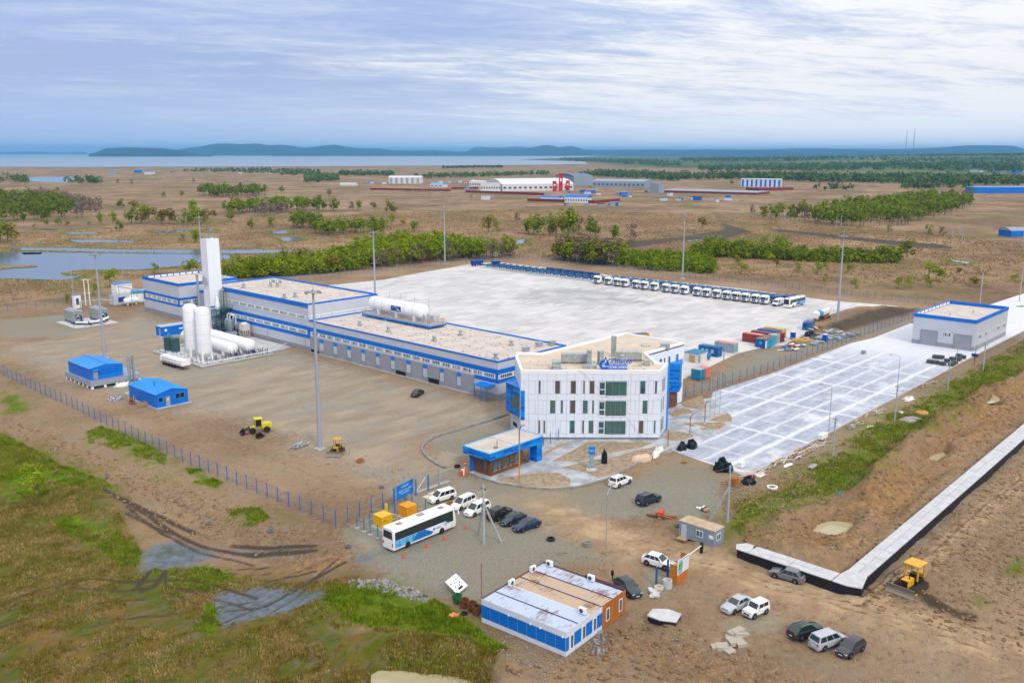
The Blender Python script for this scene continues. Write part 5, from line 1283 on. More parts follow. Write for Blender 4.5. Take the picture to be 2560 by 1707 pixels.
# emblem: a round letter shape with a flame rising from it
mb=MB(); N_=26
ro,ri_=1.02,.48; v=[]; f=[]
for i in range(N_+1):
    a=R(20+300*i/N_)
    for rr_ in (ro,ri_):
        for y in (0,.16):v.append((1.0+rr_*math.cos(a),y,1.35+rr_*math.sin(a)))
for i in range(N_):
    k=i*4; f+=[(k,k+4,k+6,k+2),(k+1,k+3,k+7,k+5),(k,k+1,k+5,k+4),(k+2,k+6,k+7,k+3)]
mb.add(v,f); mb.box(1.0,0,1.15,1.9,.16,1.55)
mb.build('emblem_ring',M_sign,sg)
fl=[(1.0,1.9),(.98,2.5),(1.25,3.1),(1.32,2.75),(1.5,2.45),(1.45,1.9),(1.2,1.6)]
mb=MB(); mb.add([(x,y,z)for y in (-.02,.12)for x,z in fl],[tuple(range(7)),tuple(range(13,6,-1))]+[(i,i+7,(i+1)%7+7,(i+1)%7)for i in range(7)]); mb.build('flame',M_sign,sg)
mb=MB(); fl=[(1.12,1.9),(1.12,2.2),(1.25,2.5),(1.35,2.2),(1.33,1.9)]; mb.add([(x,-.04,z)for x,z in fl],[tuple(range(5))]); mb.build('flame_highlight',M_signw,sg)
# roof plant
def duct(label,x,y,sx_,sy_,sz_,z=.35,rot=0,group='air handling units on the office roof'):
    w_=Vector((P1.x+x*math.cos(ANG)-y*math.sin(ANG),P1.y+x*math.sin(ANG)+y*math.cos(ANG)))
    e=empty('air_handling_unit',(w_.x,w_.y,13.47),ANG+rot,label,'roof unit',group)
    mb=MB(); mb.box(-sx_/2,-sy_/2,z,sx_/2,sy_/2,z+sz_); mb.build('casing',M_galv,e,bevel=.04)
    mb=MB(); n=max(1,int(sx_/1.2))
    for k in range(1,n):xx=-sx_/2+sx_*k/n; mb.box(xx-.03,-sy_/2-.04,z-.02,xx+.03,sy_/2+.04,z+sz_+.04)
    if mb.f:mb.build('flange',M_steel,e)
    mb=MB(); mb.box(-sx_/2,-sy_/2,.0,-sx_/2+.15,sy_/2,z); mb.box(sx_/2-.15,-sy_/2,0,sx_/2,sy_/2,z); mb.build('support_frame',M_concd,e)
    return e
duct('long ribbed silver air unit left of the sign on the office roof',11.2,8.2,6.0,1.5,1.7)
duct('stepped silver unit at the left front of the office roof',7.0,3.2,1.6,2.4,1.3)
duct('white box unit left of the roof sign near the parapet',6.9,1.2,1.3,1.1,1.1,.1)
duct('upright silver stack left of the roof sign',13.6,5.6,.9,.9,3.2,.1)
duct('leaning dark intake hood directly behind the emblem of the roof sign',16.0,6.8,1.0,1.0,2.6,.2,R(25))
duct('long silver air unit behind the right end of the sign',22.0,10.5,5.4,1.4,1.6)
duct('tall silver stack at the middle of the office roof',19.4,14.5,1.0,1.0,4.2,.1)
duct('small white cowl in front of the long right air unit',20.3,7.,.8,.8,1.8,.1)
duct('low grey plinth box between the two stacks',13.6,4.0,2.6,1.6,.7,.0)
duct('grey box at the inner corner of the office roof',25.2,6.6,1.2,1.4,1.0,.1)
duct('round silver fan case at the rear right of the office roof',31.2,21.4,1.9,1.4,1.2,.1)
duct('small pale hatch at the rear of the office roof',27.5,24.5,1.8,1.5,.3,.0)
mb=MB(); q=random.Random(2)
for k in range(70):
    x=q.uniform(.9,25.5); y=q.choice((1.0,3.0,6.3,9.0))+q.uniform(-.2,.2); s_=q.uniform(.04,.11); mb.box(x-s_,y-s_,13.47,x+s_,y+s_,13.6)
for k in range(14):
    x=q.uniform(9,24); y=q.uniform(4,12); mb.box(x,y,13.47,x+q.uniform(.5,3),y+.08,13.6)
o=mb.build('roof_fixings',M_concd,off); tag(o,kind='stuff')
e=empty('roof_cable',(0,0,0),0,'loose cable hanging from the office roof down across the facade','cable')
def onf(x,z,o_=.35):return (P1.x+x*math.cos(ANG)+o_*math.sin(ANG),P1.y+x*math.sin(ANG)-o_*math.cos(ANG),z)
mb=MB(); mb.path([onf(11.0,14.0,0),onf(12.2,13.4),onf(14.5,11.),onf(17.5,8.),onf(20.5,4.8),onf(23.6,.6)],.022,4); mb.build('cable',M_concd,e)

# ================= gatehouse =================
gh=empty('gatehouse',(0,0,0),0,'small gatehouse with brown walls and a blue patchwork roof band','gatehouse')
mb=MB(); mb.box(104.5,103.4,0,112.4,108.6,3.28); mb.build('wall',M_brown,gh)
qq=random.Random(6)
mb=MB()
for k in range(24):z=.15+.13*k; mb.box(104.47,103.37,z,112.4,103.4,z+.1); mb.box(104.47,103.4,z,104.5,108.6,z+.1)
mb.build('wall_slats',mat('brown_slat',(.20,.07,.03),.5,var=.2,scale=2.),gh)
for i,a in enumerate((105.0,106.3,107.5,109.2,110.5)):
    w_=.9 if i in (0,2,4)else .5; o=front_window(empty('void'),'-Y',0,1,0,1)if False else None
    mb=MB(); mb.box(a,103.28,.9,a+w_,103.36,2.7); o=mb.build('window',M_glass,gh); mb=MB(); mb.box(a-.08,103.24,.78,a+w_+.08,103.36,.89); mb.build('window_sill',M_galv,o)
for a,w_ in ((104.2,.7),(105.6,.5)):
    mb=MB(); mb.box(104.38,a,.9,104.46,a+w_,2.6); mb.build('window',M_glass,gh)
mb=MB(); mb.box(104.36,107.4,.05,104.46,108.4,2.4); mb.build('door',M_blue,gh)
mb=MB(); mb.box(103.4,102.5,3.3,117.1,109.1,4.5); mb.build('roof_band',M_blue2,gh)
def tiles(axis,c_,a0,a1,z0,z1,rows,seed,parent):
    q_=random.Random(seed); h=(z1-z0)/rows
    for r_ in range(rows):
        s_=a0
        while s_<a1-.01:
            w_=min(a1-s_,q_.uniform(.9,2.2)); mb=MB(); z=z0+r_*h
            (mb.box(s_+.02,c_-.06,z+.02,s_+w_-.02,c_,z+h-.02)if axis=='X' else mb.box(c_-.06,s_+.02,z+.02,c_,s_+w_-.02,z+h-.02))
            mb.build('cladding_board',tones[q_.choices((0,1,2),(5,4,3))[0]],parent); s_+=w_
tiles('X',102.5,103.4,117.1,3.3,4.62,4,4,gh); tiles('Y',103.4,102.5,109.1,3.3,4.62,4,5,gh)
mb=MB(); parapet(mb,[(103.3,102.4),(117.2,102.4),(117.2,109.2),(103.3,109.2)],4.5,4.68,.18); mb.build('roof_edge',M_bluel,gh)
mb=MB(); parapet(mb,[(103.5,102.6),(117.,102.6),(117.,109.),(103.5,109.)],4.2,4.62,.35); mb.box(110.2,102.9,4.5,110.5,108.7,4.64); mb.build('parapet',M_slab,gh)
part_box(gh,'roof',M_roof,103.8,102.9,4.49,116.7,108.7,4.52)
mb=MB(); mb.box(115.6,102.6,0,117.0,104.2,3.3); mb.build('pier',M_blue2,gh); tiles('X',102.6,115.6,117.,0,3.28,8,9,gh); tiles('Y',115.6,102.6,104.2,0,3.28,8,10,gh)
part_box(gh,'glass_screen',M_glass,112.41,104.6,0,112.6,108.5,3.28)
part_box(gh,'glass_screen',M_glass,112.6,107.,0,116.6,107.1,3.28)
mb=MB(); mb.tube((114.4,103.4,0),(114.4,103.4,3.3),.08); mb.build('post',M_blue,gh)
mb=MB(); mb.box(106.2,103.8,4.52,106.8,104.3,4.9); mb.tube((108.,105.2,4.5),(108.,105.2,5.3),.08); mb.build('roof_hatch',M_concd,gh)

# ================= modular building, near =================
mdl=empty('modular_building',(69.9,57.55,-.0),R(4.8),'flat modular site office with blue and white walls, rust streaked ribbed roof','site office')
LX,LY,HM=12.5,12.3,2.75
M_mw=mat('module_white',(.62,.66,.76),.45); M_mb=mat('module_blue',(.0,.15,.56),.45)
mb=MB(); mb.box(0,0,0,LX,LY,HM); mb.build('wall',M_mw,mdl)
npan=9; wl=LY/npan
for k in range(npan):
    o=part_box(mdl,'wall_panel',M_mb,-.03,k*wl+.025,.62,0,(k+1)*wl-.025,2.25)
    part_box(mdl,'wall_panel',M_mw,-.03,k*wl+.025,0.,0,(k+1)*wl-.025,.6); part_box(mdl,'wall_panel',M_mw,-.03,k*wl+.025,2.27,0,(k+1)*wl-.025,3.0)
part_box(mdl,'fascia',M_mw,0,-.03,2.27,7.4,0,3.0)
for a,b_ in ((.02,.6),(1.65,3.05),(4.0,5.3),(6.3,7.35)):part_box(mdl,'wall_panel',M_mb,a,-.03,.62,b_,0,2.25)
part_box(mdl,'wall_panel',M_mw,0,-.03,0,7.38,0,.6)
for a in (.85,3.25,5.5):front_window(mdl,'-Y',a,a+.62,.55,2.25,n=1)
part_box(mdl,'brown_wall',mat('brown_panel',(.38,.13,.025),.55,var=.12,scale=.8),7.4,-.08,0,LX+.03,.0,3.05)
mb=MB()
for a in (8.7,10.1,11.4):mb.box(a,-.085,0,a+.03,-.08,3.05)
mb.build('panel_joint',M_dark,mdl)
for a in (8.15,11.):o=front_window(mdl,'-Y',a,a+.7,.75,2.35,n=1); o.location.y=-.08
def roofmat(nm,c1):
    return mat(nm,c1,.45,rgb2=None,var=.07,scale=.6)
M_rust=M_rust
def rust_roof(nm,c1):
    if nm in MATS:return MATS[nm]
    global nt
    m=bpy.data.materials.new(nm); m.use_nodes=True; nt=m.node_tree; b=nt.nodes['Principled BSDF']; b.inputs['Roughness'].default_value=.5
    t=nd('ShaderNodeTexCoord').outputs['Object']; s_=nd('ShaderNodeSeparateXYZ'); lk(t,s_.inputs[0])
    st=noise(comb(mth('MULTIPLY',s_.outputs[0],.75),mth('MULTIPLY',s_.outputs[1],5.5)),1.,5,.6); bl=noise(t,.33,3,.5)
    f=ramp(mth('ADD',mth('MULTIPLY',st,.75),mth('MULTIPLY',bl,.7)),.76,.89)
    lk(mixc(mth('MULTIPLY',f,.8),c1,(.20,.07,.035)),b.inputs['Base Color']); MATS[nm]=m; return m
for k in range(5):
    m_=rust_roof('module_roof_white',(.50,.57,.70))if k in (0,1,4)else rust_roof('module_roof_tan',(.52,.40,.30))
    mb=MB(); x0=.12+k*2.45; x1=x0+2.35; mb.box(x0,.1,HM,x1,LY-.05,2.88)
    for j in range(60):y=.18+j*.2; mb.box(x0+.03,y,2.88,x1-.03,y+.09,2.925)
    mb.build('roof_module',m_,mdl)
    if k:mb=MB(); mb.box(x0-.1,.15,2.85,x0-.01,LY-.1,2.98); mb.build('roof_joint',M_white if k==2 else M_navy,mdl)
mb=MB(); mb.box(0,LY-.05,2.9,LX,LY+.03,3.05); mb.box(LX-.05,0.02,2.9,LX+.03,LY-.06,3.05); mb.build('roof_edge',mat('edge_dark',(.10,.07,.09),.6),mdl)
for k in range(13):part_box(mdl,'upstand_panel',mat('maroon_panel',(.20,.05,.08),.5),LX+.04,.1+k*.45,2.6,LX+.12,.1+k*.45+.4,3.2)
cs,sn=math.cos(R(4.8)),math.sin(R(4.8))
for x,y,rz,lb in ((1.2,2.0,0,'air conditioner at the front right of the modular roof near the small windows'),(4.9,11.6,90,'air conditioner on the left rear edge of the modular roof, nearer one'),(9.5,11.8,90,'air conditioner on the left rear edge of the modular roof, farther one'),
    (12.0,11.0,0,'air conditioner by the far rear corner of the modular roof'),(12.0,4.6,0,'air conditioner on the right roof edge near the dark parked car')):
    if x==1.2:x,y=4.6,.9
    e=empty('air_conditioner',(69.9+x*cs-y*sn,57.55+x*sn+y*cs,2.93),R(4.8+rz),lb,'air conditioner','air conditioners on the modular roof')
    mb=MB(); mb.box(-.2,-.45,.1,.2,.45,.8); mb.build('housing',M_white,e,bevel=.02); mb=MB(); mb.lathe([(.27,0),(.25,.03)],14,(-.2,.08,.45),Matrix.Rotation(R(-90),3,'Y')); mb.build('fan_grille',mat('dark_fan',(.03,.08,.11),.5),e); part_box(e,'feet',M_steel,-.18,-.4,0,.18,.4,.1)
mb=MB()
for a in (.3,3.4,4.8,8):mb.box(-.16,a,2.25,-.03,a+.16,2.4)
o=mb.build('wall_lamp',M_white,mdl)
e=empty('whip_antenna',(69.0,69.9,0),0,'thin rust brown rod at the left corner of the modular building','rod'); mb=MB(); mb.tube((0,0,0),(0,0,7.4),.045,n=6); mb.build('rod',mat('rod_brown',(.22,.06,.04),.7),e)

# grey guard cabin by the barrier
gc=empty('guard_cabin',(105.8,60.1,0),R(0),'grey ribbed metal guard cabin with tan roof beside the barrier','cabin')
mb=MB(); mb.box(0,0,.1,2.5,5.9,2.5)
for k in range(21):mb.box(-.05,.05+k*.28,.15,0,.19+k*.28,2.4)
for k in range(9):mb.box(.04+k*.28,-.05,.15,.18+k*.28,0,2.4)
mb.build('wall',mat('cabin_grey',(.25,.32,.38),.5,var=.08),gc)
part_box(gc,'roof',mat('cabin_roof',(.45,.35,.24),.8,var=.15,scale=1.),-.06,-.06,2.5,2.56,5.96,2.58)
o=part_box(gc,'door',mat('door_pale',(.45,.51,.56),.5),-.09,4.6,.2,-.03,5.5,2.15)
for a,b_ in ((1.9,3.0),):w_=front_window(gc,'-X',a,b_,1.,2.0,n=2); w_.location.x=-.05
w_=front_window(gc,'-Y',.35,1.5,1.,2.,n=2); w_.location.y=-.05
part_box(gc,'doorstep',M_wood,-1.0,4.3,.02,-.1,5.7,.2)
part_box(gc,'notice',M_white,-.1,.2,1.3,-.06,.9,1.8)

# ================= vehicles =================
M_tyre=mat('tyre',(.018,.018,.02),.85); M_rim=mat('alloy_rim',(.42,.43,.45),.35,metal=.6)
M_cglass=mat('car_glass',(.012,.022,.026),.05,spec=.9); M_lamp=mat('headlamp',(.62,.65,.68),.1,spec=.8); M_tail=mat('tail_lamp',(.45,.008,.01),.2); M_plate=mat('number_plate',(.7,.7,.68),.4); M_trim=mat('black_trim',(.015,.015,.017),.5)
def paint(nm,rgb):return mat('paint_'+nm,rgb,.22,spec=.7)
P_white=paint('white',(.80,.81,.82)); P_black=paint('black',(.012,.013,.016)); P_silver=paint('silver',(.42,.45,.50)); P_navy=paint('navy',(.006,.02,.075)); P_grey=paint('grey',(.16,.16,.18)); P_plum=paint('plum',(.045,.035,.06)); P_green=paint('green',(.008,.03,.028)); P_teal=paint('teal',(.012,.035,.05)); P_anth=paint('anthracite',(.014,.022,.05))
def wheel(parent,x,y,r=.34,w_=.22,name='wheel'):
    mb=MB(); s_=1 if y>0 else -1
    Mx=Matrix.Rotation(R(90),3,'X')
    mb.lathe([(r*.62,-w_/2),(r*.93,-w_/2),(r,-w_*.3),(r,w_*.3),(r*.93,w_/2),(r*.62,w_/2)],18,(x,y,r),Mx); o=mb.build(name,M_tyre,parent,True)
    mb=MB(); mb.lathe([(r*.60,-w_*.42),(r*.60,w_*.42)],14,(x,y,r),Mx)
    for k in range(5):
        a=2*math.pi*k/5; mb.obox((x+r*.3*math.cos(a),y+s_*w_*.46,r+r*.3*math.sin(a)),(r*.5,.02,r*.13),Matrix.Rotation(-a,3,'Y'))
    mb.build('rim',M_rim,o); return o
# body outlines: (x, z_top of the lower body, half width) from tail to nose; cabin as (x at belt rear, x at roof rear, x at roof front, x at belt front, roof height)
KINDS_={
 'sedan':dict(L=4.65,W=.88,st=[(-2.32,.62,.70),(-2.25,.86,.80),(-1.7,.95,.86),(-.9,.98,.88),(.6,.96,.88),(1.2,.90,.87),(1.9,.80,.82),(2.25,.66,.74),(2.33,.5,.66)],cab=(-1.75,-1.05,.25,1.05,1.45),bot=.2),
 'suv':dict(L=4.7,W=.93,st=[(-2.35,.8,.78),(-2.3,1.08,.86),(-1.7,1.12,.92),(0,1.12,.93),(1.0,1.08,.92),(1.8,1.0,.88),(2.28,.86,.80),(2.35,.6,.74)],cab=(-2.22,-1.9,.25,1.0,1.76),bot=.25),
 'crossover':dict(L=4.6,W=.92,st=[(-2.28,.72,.76),(-2.2,1.0,.85),(-1.6,1.08,.91),(0,1.05,.92),(.9,1.0,.91),(1.7,.92,.87),(2.18,.78,.78),(2.3,.55,.7)],cab=(-2.1,-1.35,.2,1.0,1.62),bot=.22),
 'minivan':dict(L=4.8,W=.90,st=[(-2.4,.8,.76),(-2.35,1.0,.84),(-1.7,1.04,.89),(0,1.03,.9),(1.1,.98,.89),(1.9,.84,.84),(2.3,.66,.75),(2.4,.5,.68)],cab=(-2.3,-2.0,.55,1.45,1.74),bot=.2),
 'hatch':dict(L=4.1,W=.86,st=[(-2.05,.7,.72),(-2.0,.96,.8),(-1.4,1.0,.85),(0,.98,.86),(.9,.94,.85),(1.5,.84,.8),(1.95,.68,.72),(2.05,.5,.66)],cab=(-1.95,-1.5,.2,.98,1.53),bot=.2),
 'jeep':dict(L=3.6,W=.80,st=[(-1.7,.8,.76),(-1.68,1.05,.79),(-1.,1.06,.8),(.5,1.06,.8),(.8,1.02,.78),(1.6,.96,.76),(1.68,.8,.72),(1.72,.6,.72)],cab=(-1.66,-1.5,.3,.68,1.7),bot=.28),
}
def build_car(kind,pm,label,rails=False,wheel_m=None):
    K=KINDS_[kind]; r=empty('parked_car',(0,0,0),0,label,'car','parked cars')
    st=K['st']; zb=K['bot']; W_=K['W']; n=len(st)
    mb=MB(); V=[]
    for x,zt,hw in st:
        zm=zb+(zt-zb)*.55
        V+=[(x,-hw*.9,zb),(x,-hw,zm),(x,-hw*.95,zt-.06),(x,-hw*.84,zt),(x,0,zt+.03),(x,hw*.84,zt),(x,hw*.95,zt-.06),(x,hw,zm),(x,hw*.9,zb)]
    F_=[]
    for k in range(n-1):
        for j in range(8):a=k*9+j; F_.append((a,a+1,a+10,a+9))
        F_.append((k*9+8,k*9,k*9+9,k*9+17))
    F_+=[tuple(range(9))[::-1],tuple(range((n-1)*9,n*9))]
    mb.add(V,[f[::-1]for f in F_])
    c0,c1,c2,c3,H_=K['cab']
    def zt_at(x):return float(np.interp(x,[s_[0]for s_ in st],[s_[1]for s_ in st]))
    wb=W_*.93; wt=W_*.74 if kind!='jeep' else W_*.86
    zb0,zb3=zt_at(c0)-.02,zt_at(c3)-.02
    B=[(c0,-wb,zb0),(c3,-wb,zb3),(c3,wb,zb3),(c0,wb,zb0),(c1,-wt,H_-.05),(c2,-wt,H_-.05),(c2,wt,H_-.05),(c1,wt,H_-.05)]
    mb.add(B,[(0,1,5,4),(1,2,6,5),(2,3,7,6),(3,0,4,7)])
    rt_=[(c1,-wt,H_-.05),(c2,-wt,H_-.05),(c2,wt,H_-.05),(c1,wt,H_-.05),(c1+.15,-wt*.8,H_),(c2-.15,-wt*.8,H_),(c2-.15,wt*.8,H_),(c1+.15,wt*.8,H_)]
    mb.add(rt_,[(0,1,5,4),(1,2,6,5),(2,3,7,6),(3,0,4,7),(4,5,6,7)])
    mb.build('body',pm,r,True)
    def pane(name,q4,off_,m=M_cglass):
        a,b_,c_,d_=[Vector(p)for p in q4]; nrm=(b_-a).cross(d_-a).normalized()*off_
        mb=MB(); mb.quad(a+nrm,b_+nrm,c_+nrm,d_+nrm); return mb.build(name,m,r)
    def lerpq(q4,u0,u1,v0,v1):
        a,b_,c_,d_=[Vector(p)for p in q4]
        f=lambda u,v_:(a.lerp(b_,u)).lerp(d_.lerp(c_,u),v_)
        return f(u0,v0),f(u1,v0),f(u1,v1),f(u0,v1)
    pane('windscreen',lerpq((B[1],B[2],B[6],B[5]),.05,.95,.08,.95),.012); pane('rear_window',lerpq((B[3],B[0],B[4],B[7]),.07,.93,.15,.9),.012)
    cuts=[(.05,.33),(.36,.64),(.67,.93)]if kind in ('suv','minivan','crossover')else [(.10,.48),(.52,.9)]
    for u0,u1 in cuts:
        pane('side_window',lerpq((B[0],B[1],B[5],B[4]),u0,u1,.14,.9),.012)
        pane('side_window',lerpq((B[2],B[3],B[7],B[6]),1-u1,1-u0,.14,.9),.012)
    R_=.36 if kind in ('suv','crossover','jeep')else .32
    wx=K['L']*.29
    for x in (-wx,wx+.05):
        for s_ in (-1,1):
            wheel(r,x,s_*(W_-.10),R_)
            mb=MB(); mb.lathe([(R_+.07,0),(R_+.07,.02)],18,(x,s_*(W_-.005)-(.02 if s_>0 else 0),R_+.02),Matrix.Rotation(R(-90),3,'X')); mb.build('wheel_arch',M_trim,r)
    xf,xr=K['L']/2-.02,-K['L']/2+.02; zf=zt_at(xf-.2)-.1
    for s_ in (-1,1):
        mb=MB(); mb.box(xf-.28,s_*W_*.62-.17,zf-.12,xf-.04,s_*W_*.62+.17,zf+.03); mb.build('headlight',M_lamp,r)
        mb=MB(); mb.box(xr-.02,s_*W_*.72-.1,zt_at(xr+.1)-.32,xr+.14,s_*W_*.72+.1,zt_at(xr+.1)-.04); mb.build('tail_light',M_tail,r)
        mb=MB(); mb.box(c3-.35,s_*(W_+.02)-.1,zb3+.0,c3-.2,s_*(W_+.02)+.1,zb3+.16); mb.build('mirror',pm,r)
    part_box(r,'grille',M_trim,xf-.1,-.38,.42,xf+.015,.38,.62); part_box(r,'number_plate',M_plate,xf+.016,-.24,.36,xf+.03,.24,.46); part_box(r,'number_plate',M_plate,xr-.04,-.24,.5,xr-.021,.24,.61)
    part_box(r,'sill',M_trim,-wx+.4,-W_*.93,zb-.03,wx-.35,W_*.93,zb+.03)
    if rails:mb=MB(); mb.box(c1+.2,-wt*.86,H_,c2-.2,-wt*.8,H_+.05); mb.box(c1+.2,wt*.8,H_,c2-.2,wt*.86,H_+.05); mb.build('roof_rail',M_galv,r)
    return r
def put_car(kind,pm,label,ra,fb,rails=False,d0=0.):
    r=build_car(kind,pm,label,rails); a,b_=Vector(ra),Vector(fb); d_=(b_-a).normalized(); n_=Vector((-d_.y,d_.x))
    c_=(a+b_)/2
    # the measured points lie along the near side of the car: move to its middle, away from the camera
    v=c_.normalized(); s_=1 if n_.dot(v)>0 else -1
    c_=c_+n_*s_*(.5 if abs(n_.dot(v))>.3 else .1)
    return place(r,c_.x,c_.y,max(0,ground_z(c_.x,c_.y)),math.atan2(d_.y,d_.x))
put_car('sedan',P_black,'black saloon standing alone in the yard before the roller doors',(129.12,151.71),(133.13,153.62))
put_car('minivan',P_white,'white minivan parked nearest the wire gate, leftmost of three',(93.72,100.97),(89.33,101.53))
put_car('minivan',P_white,'white minivan with roof bars, middle of three white ones',(94.53,96.93),(89.71,96.57),True)
put_car('minivan',P_white,'white minivan right behind the tripod utility pole',(93.99,93.51),(89.76,93.30))
put_car('suv',P_black,'black boxy car parked tail first beside the white minivans',(91.53,89.43),(94.52,89.69))
put_car('sedan',P_anth,'dark grey saloon between the boxy black car and the navy one',(94.95,86.64),(90.89,86.77))
put_car('sedan',P_navy,'navy blue saloon at the right end of the row by the bus',(94.53,83.45),(90.77,83.95))
put_car('suv',P_white,'white estate car driving on the track in front of the office',(115.05,84.39),(118.84,84.26),True)
put_car('suv',P_anth,'dark grey off-roader on gravel near the leaning plastic heap',(111.61,76.49),(115.39,75.97),True)
put_car('crossover',P_white,'white crossover parked behind the orange information stand',(95.19,64.50),(95.63,61.07))
r=put_car('crossover',P_teal,'dark teal car with an open door behind the modular building',(87.34,63.70),(85.79,59.66)); mb=MB(); mb.obox((.7,-1.35,.95),(.08,.9,.9),Matrix.Rotation(R(12),3,'Z')); mb.build('open_door',P_teal,r)
put_car('crossover',P_grey,'grey sporty crossover beside the long black edged concrete wall',(103.94,46.14),(103.54,50.21))
put_car('sedan',P_silver,'old silver saloon next to the small white jeep',(94.42,48.43),(90.91,48.97))
put_car('jeep',P_white,'small boxy white jeep next to the silver saloon',(94.43,45.97),(91.44,46.59))
put_car('crossover',P_green,'dark green car, left one of three parked at the lower right',(90.98,40.28),(93.98,39.24),True)
put_car('minivan',P_silver,'silver minivan, middle one of three parked at the lower right',(90.72,37.45),(93.90,36.39))
put_car('hatch',P_plum,'plum hatchback, rightmost of three parked at the lower right',(94.07,34.14),(91.06,34.59))

def build_bus(label,name='coach'):
    r=empty(name,(0,0,0),0,label,'bus'); L,W_,H_=12.0,1.27,3.45
    sec=[(-6.,.75),(-5.9,1.),(5.6,1.),(5.9,.93),(6.,.8)]
    mb=MB(); V=[]
    prof=[(-.96,.35),(-1.,.6),(-1.,1.5),(-.985,2.7),(-.93,3.25),(-.80,3.43),(.80,3.43),(.93,3.25),(.985,2.7),(1.,1.5),(1.,.6),(.96,.35)]
    xs=[(-6.,.93,.0),(-5.85,1,0),(5.3,1,0),(5.8,.985,.0),(6.,.92,0)]
    for x,k,_ in xs:
        for y,z in prof:
            xx=x-(.18*max(0,z-1.5)if x>5.5 else 0); V.append((xx,y*k*W_,z if k>.95 else .35+(z-.35)*.985))
    n=len(prof); F_=[]
    for i in range(len(xs)-1):
        for j in range(n):a=i*n+j; b_=i*n+(j+1)%n; F_.append((a,a+n,b_+n,b_))
    F_+=[tuple(range(n)),tuple(range((len(xs)-1)*n,len(xs)*n))[::-1]]
    mb.add(V,[f[::-1]for f in F_]); mb.build('body',P_white,r,True)
    for s_ in (-1,1):
        y=s_*(W_+.012)
        mb=MB(); pts=[(-5.7,1.75),(-5.7,2.95),(5.35,3.0),(5.45,1.35),(4.4,1.35),(3.8,1.75)]
        mb.add([(x,y*(1-.012*max(0,z-1.5)),z)for x,z in pts],[tuple(range(6))if s_<0 else tuple(range(6))[::-1]]); mb.build('side_window',M_cglass,r)
        # livery: light and deeper blue swoosh panels
        mb=MB(); P_=[(-5.8,.62),(-5.8,1.72),(-1.4,1.72),(.2,1.1),(-.6,.62)]; mb.add([(x,s_*(W_+.006),z)for x,z in P_],[tuple(range(5))]); mb.build('livery_panel',mat('livery_light',(.05,.30,.66),.3,rgb2=(.16,.46,.78),scale=.9),r)
        mb=MB(); P_=[(-2.6,.62),(-1.6,1.73),(-.2,1.73),(1.5,.9),(1.1,.62)]; mb.add([(x,s_*(W_+.009),z)for x,z in P_],[tuple(range(5))]); mb.build('livery_panel',mat('livery_deep',(.008,.15,.50),.3),r)
        # door and flap joints
        mb=MB()
        for x in (-4.9,-2.4,-1.,.5,3.9,5.1):mb.box(x,y-.008,.5,x+.025,y+.008,1.6)
        mb.build('panel_joint',M_trim,r)
        for x in (-3.4,3.1):wheel(r,x,s_*1.13,.5,.3)
        part_box(r,'headlight',M_lamp,5.85,s_*.95-.16,.75,5.98,s_*.95+.16,1.0)
        part_box(r,'tail_light',M_tail,-6.03,s_*1.02-.1,.9,-5.95,s_*1.02+.1,1.35)
        mb=MB(); mb.path([(5.6,s_*1.1,3.1),(6.2,s_*1.3,3.1),(6.4,s_*1.35,2.6)],.06,6); mb.box(6.3,s_*1.35-.1,2.1,6.45,s_*1.35+.1,2.6); mb.build('mirror',P_white,r)
    if True:
        t=text_mesh('helium',.42,.004,mat('livery_text',(.008,.20,.62),.4),'lettering',r,(1.85,-W_-.012,1.12),(R(90),0,0)); 
        mb=MB(); mb.lathe([(.2,0),(.2,.012)],14,(1.55,-W_-.012,1.25),Matrix.Rotation(R(90),3,'X')); mb.build('emblem',mat('livery_text',(.008,.20,.62),.4),r)
        text_mesh('ГАЗПРОМ',.26,.004,mat('livery_text',(.008,.20,.62),.4),'lettering',r,(3.35,-W_-.012,1.42),(R(90),0,0)); text_mesh('ГЕЛИЙ СЕРВИС',.15,.004,mat('livery_text',(.008,.20,.62),.4),'lettering',r,(3.35,-W_-.012,1.24),(R(90),0,0))
    mb=MB(); mb.add([(6.015,-1.08,1.35),(6.015,1.08,1.35),(5.72,1.0,3.1),(5.72,-1.0,3.1)],[(0,1,2,3)]); mb.build('windscreen',M_cglass,r)
    mb=MB(); mb.add([(-6.012,1.0,1.9),(-6.012,-1.0,1.9),(-6.005,-.92,3.0),(-6.005,.92,3.0)],[(0,1,2,3)]); mb.build('rear_window',M_cglass,r)
    part_box(r,'number_plate',M_plate,-6.03,-.3,.75,-6.0,.3,.9)
    part_box(r,'air_conditioner',P_white,-1.6,-.7,3.43,1.6,.7,3.6,bevel=.05); part_box(r,'roof_hatch',mat('hatch_grey',(.25,.25,.25),.5),-4.4,-.35,3.43,-3.5,.35,3.5); part_box(r,'roof_hatch',mat('hatch_grey',(.25,.25,.25),.5),3.6,-.35,3.43,4.5,.35,3.5)
    for k in range(4):mb=MB(); mb.lathe([(.13,3.60),(.13,3.64)],10,(-.4+k*.36,.3,0)); mb.build('fan',M_trim,r)
    part_box(r,'grille_panel',mat('hatch_grey',(.25,.25,.25),.5),-.6,-.5,3.60,.6,.05,3.63)
    part_box(r,'underbody',M_trim,-5.7,-1.15,.25,5.6,1.15,.4)
    return r
b0=build_bus('white coach with blue swoosh side parked near the yellow cabinets'); b0.location=(79.6,93.25,0)
b1=copy_tree(b0); place(b1,305.6,145.9,.06,R(178),'white and blue coach at the right end of the truck row')

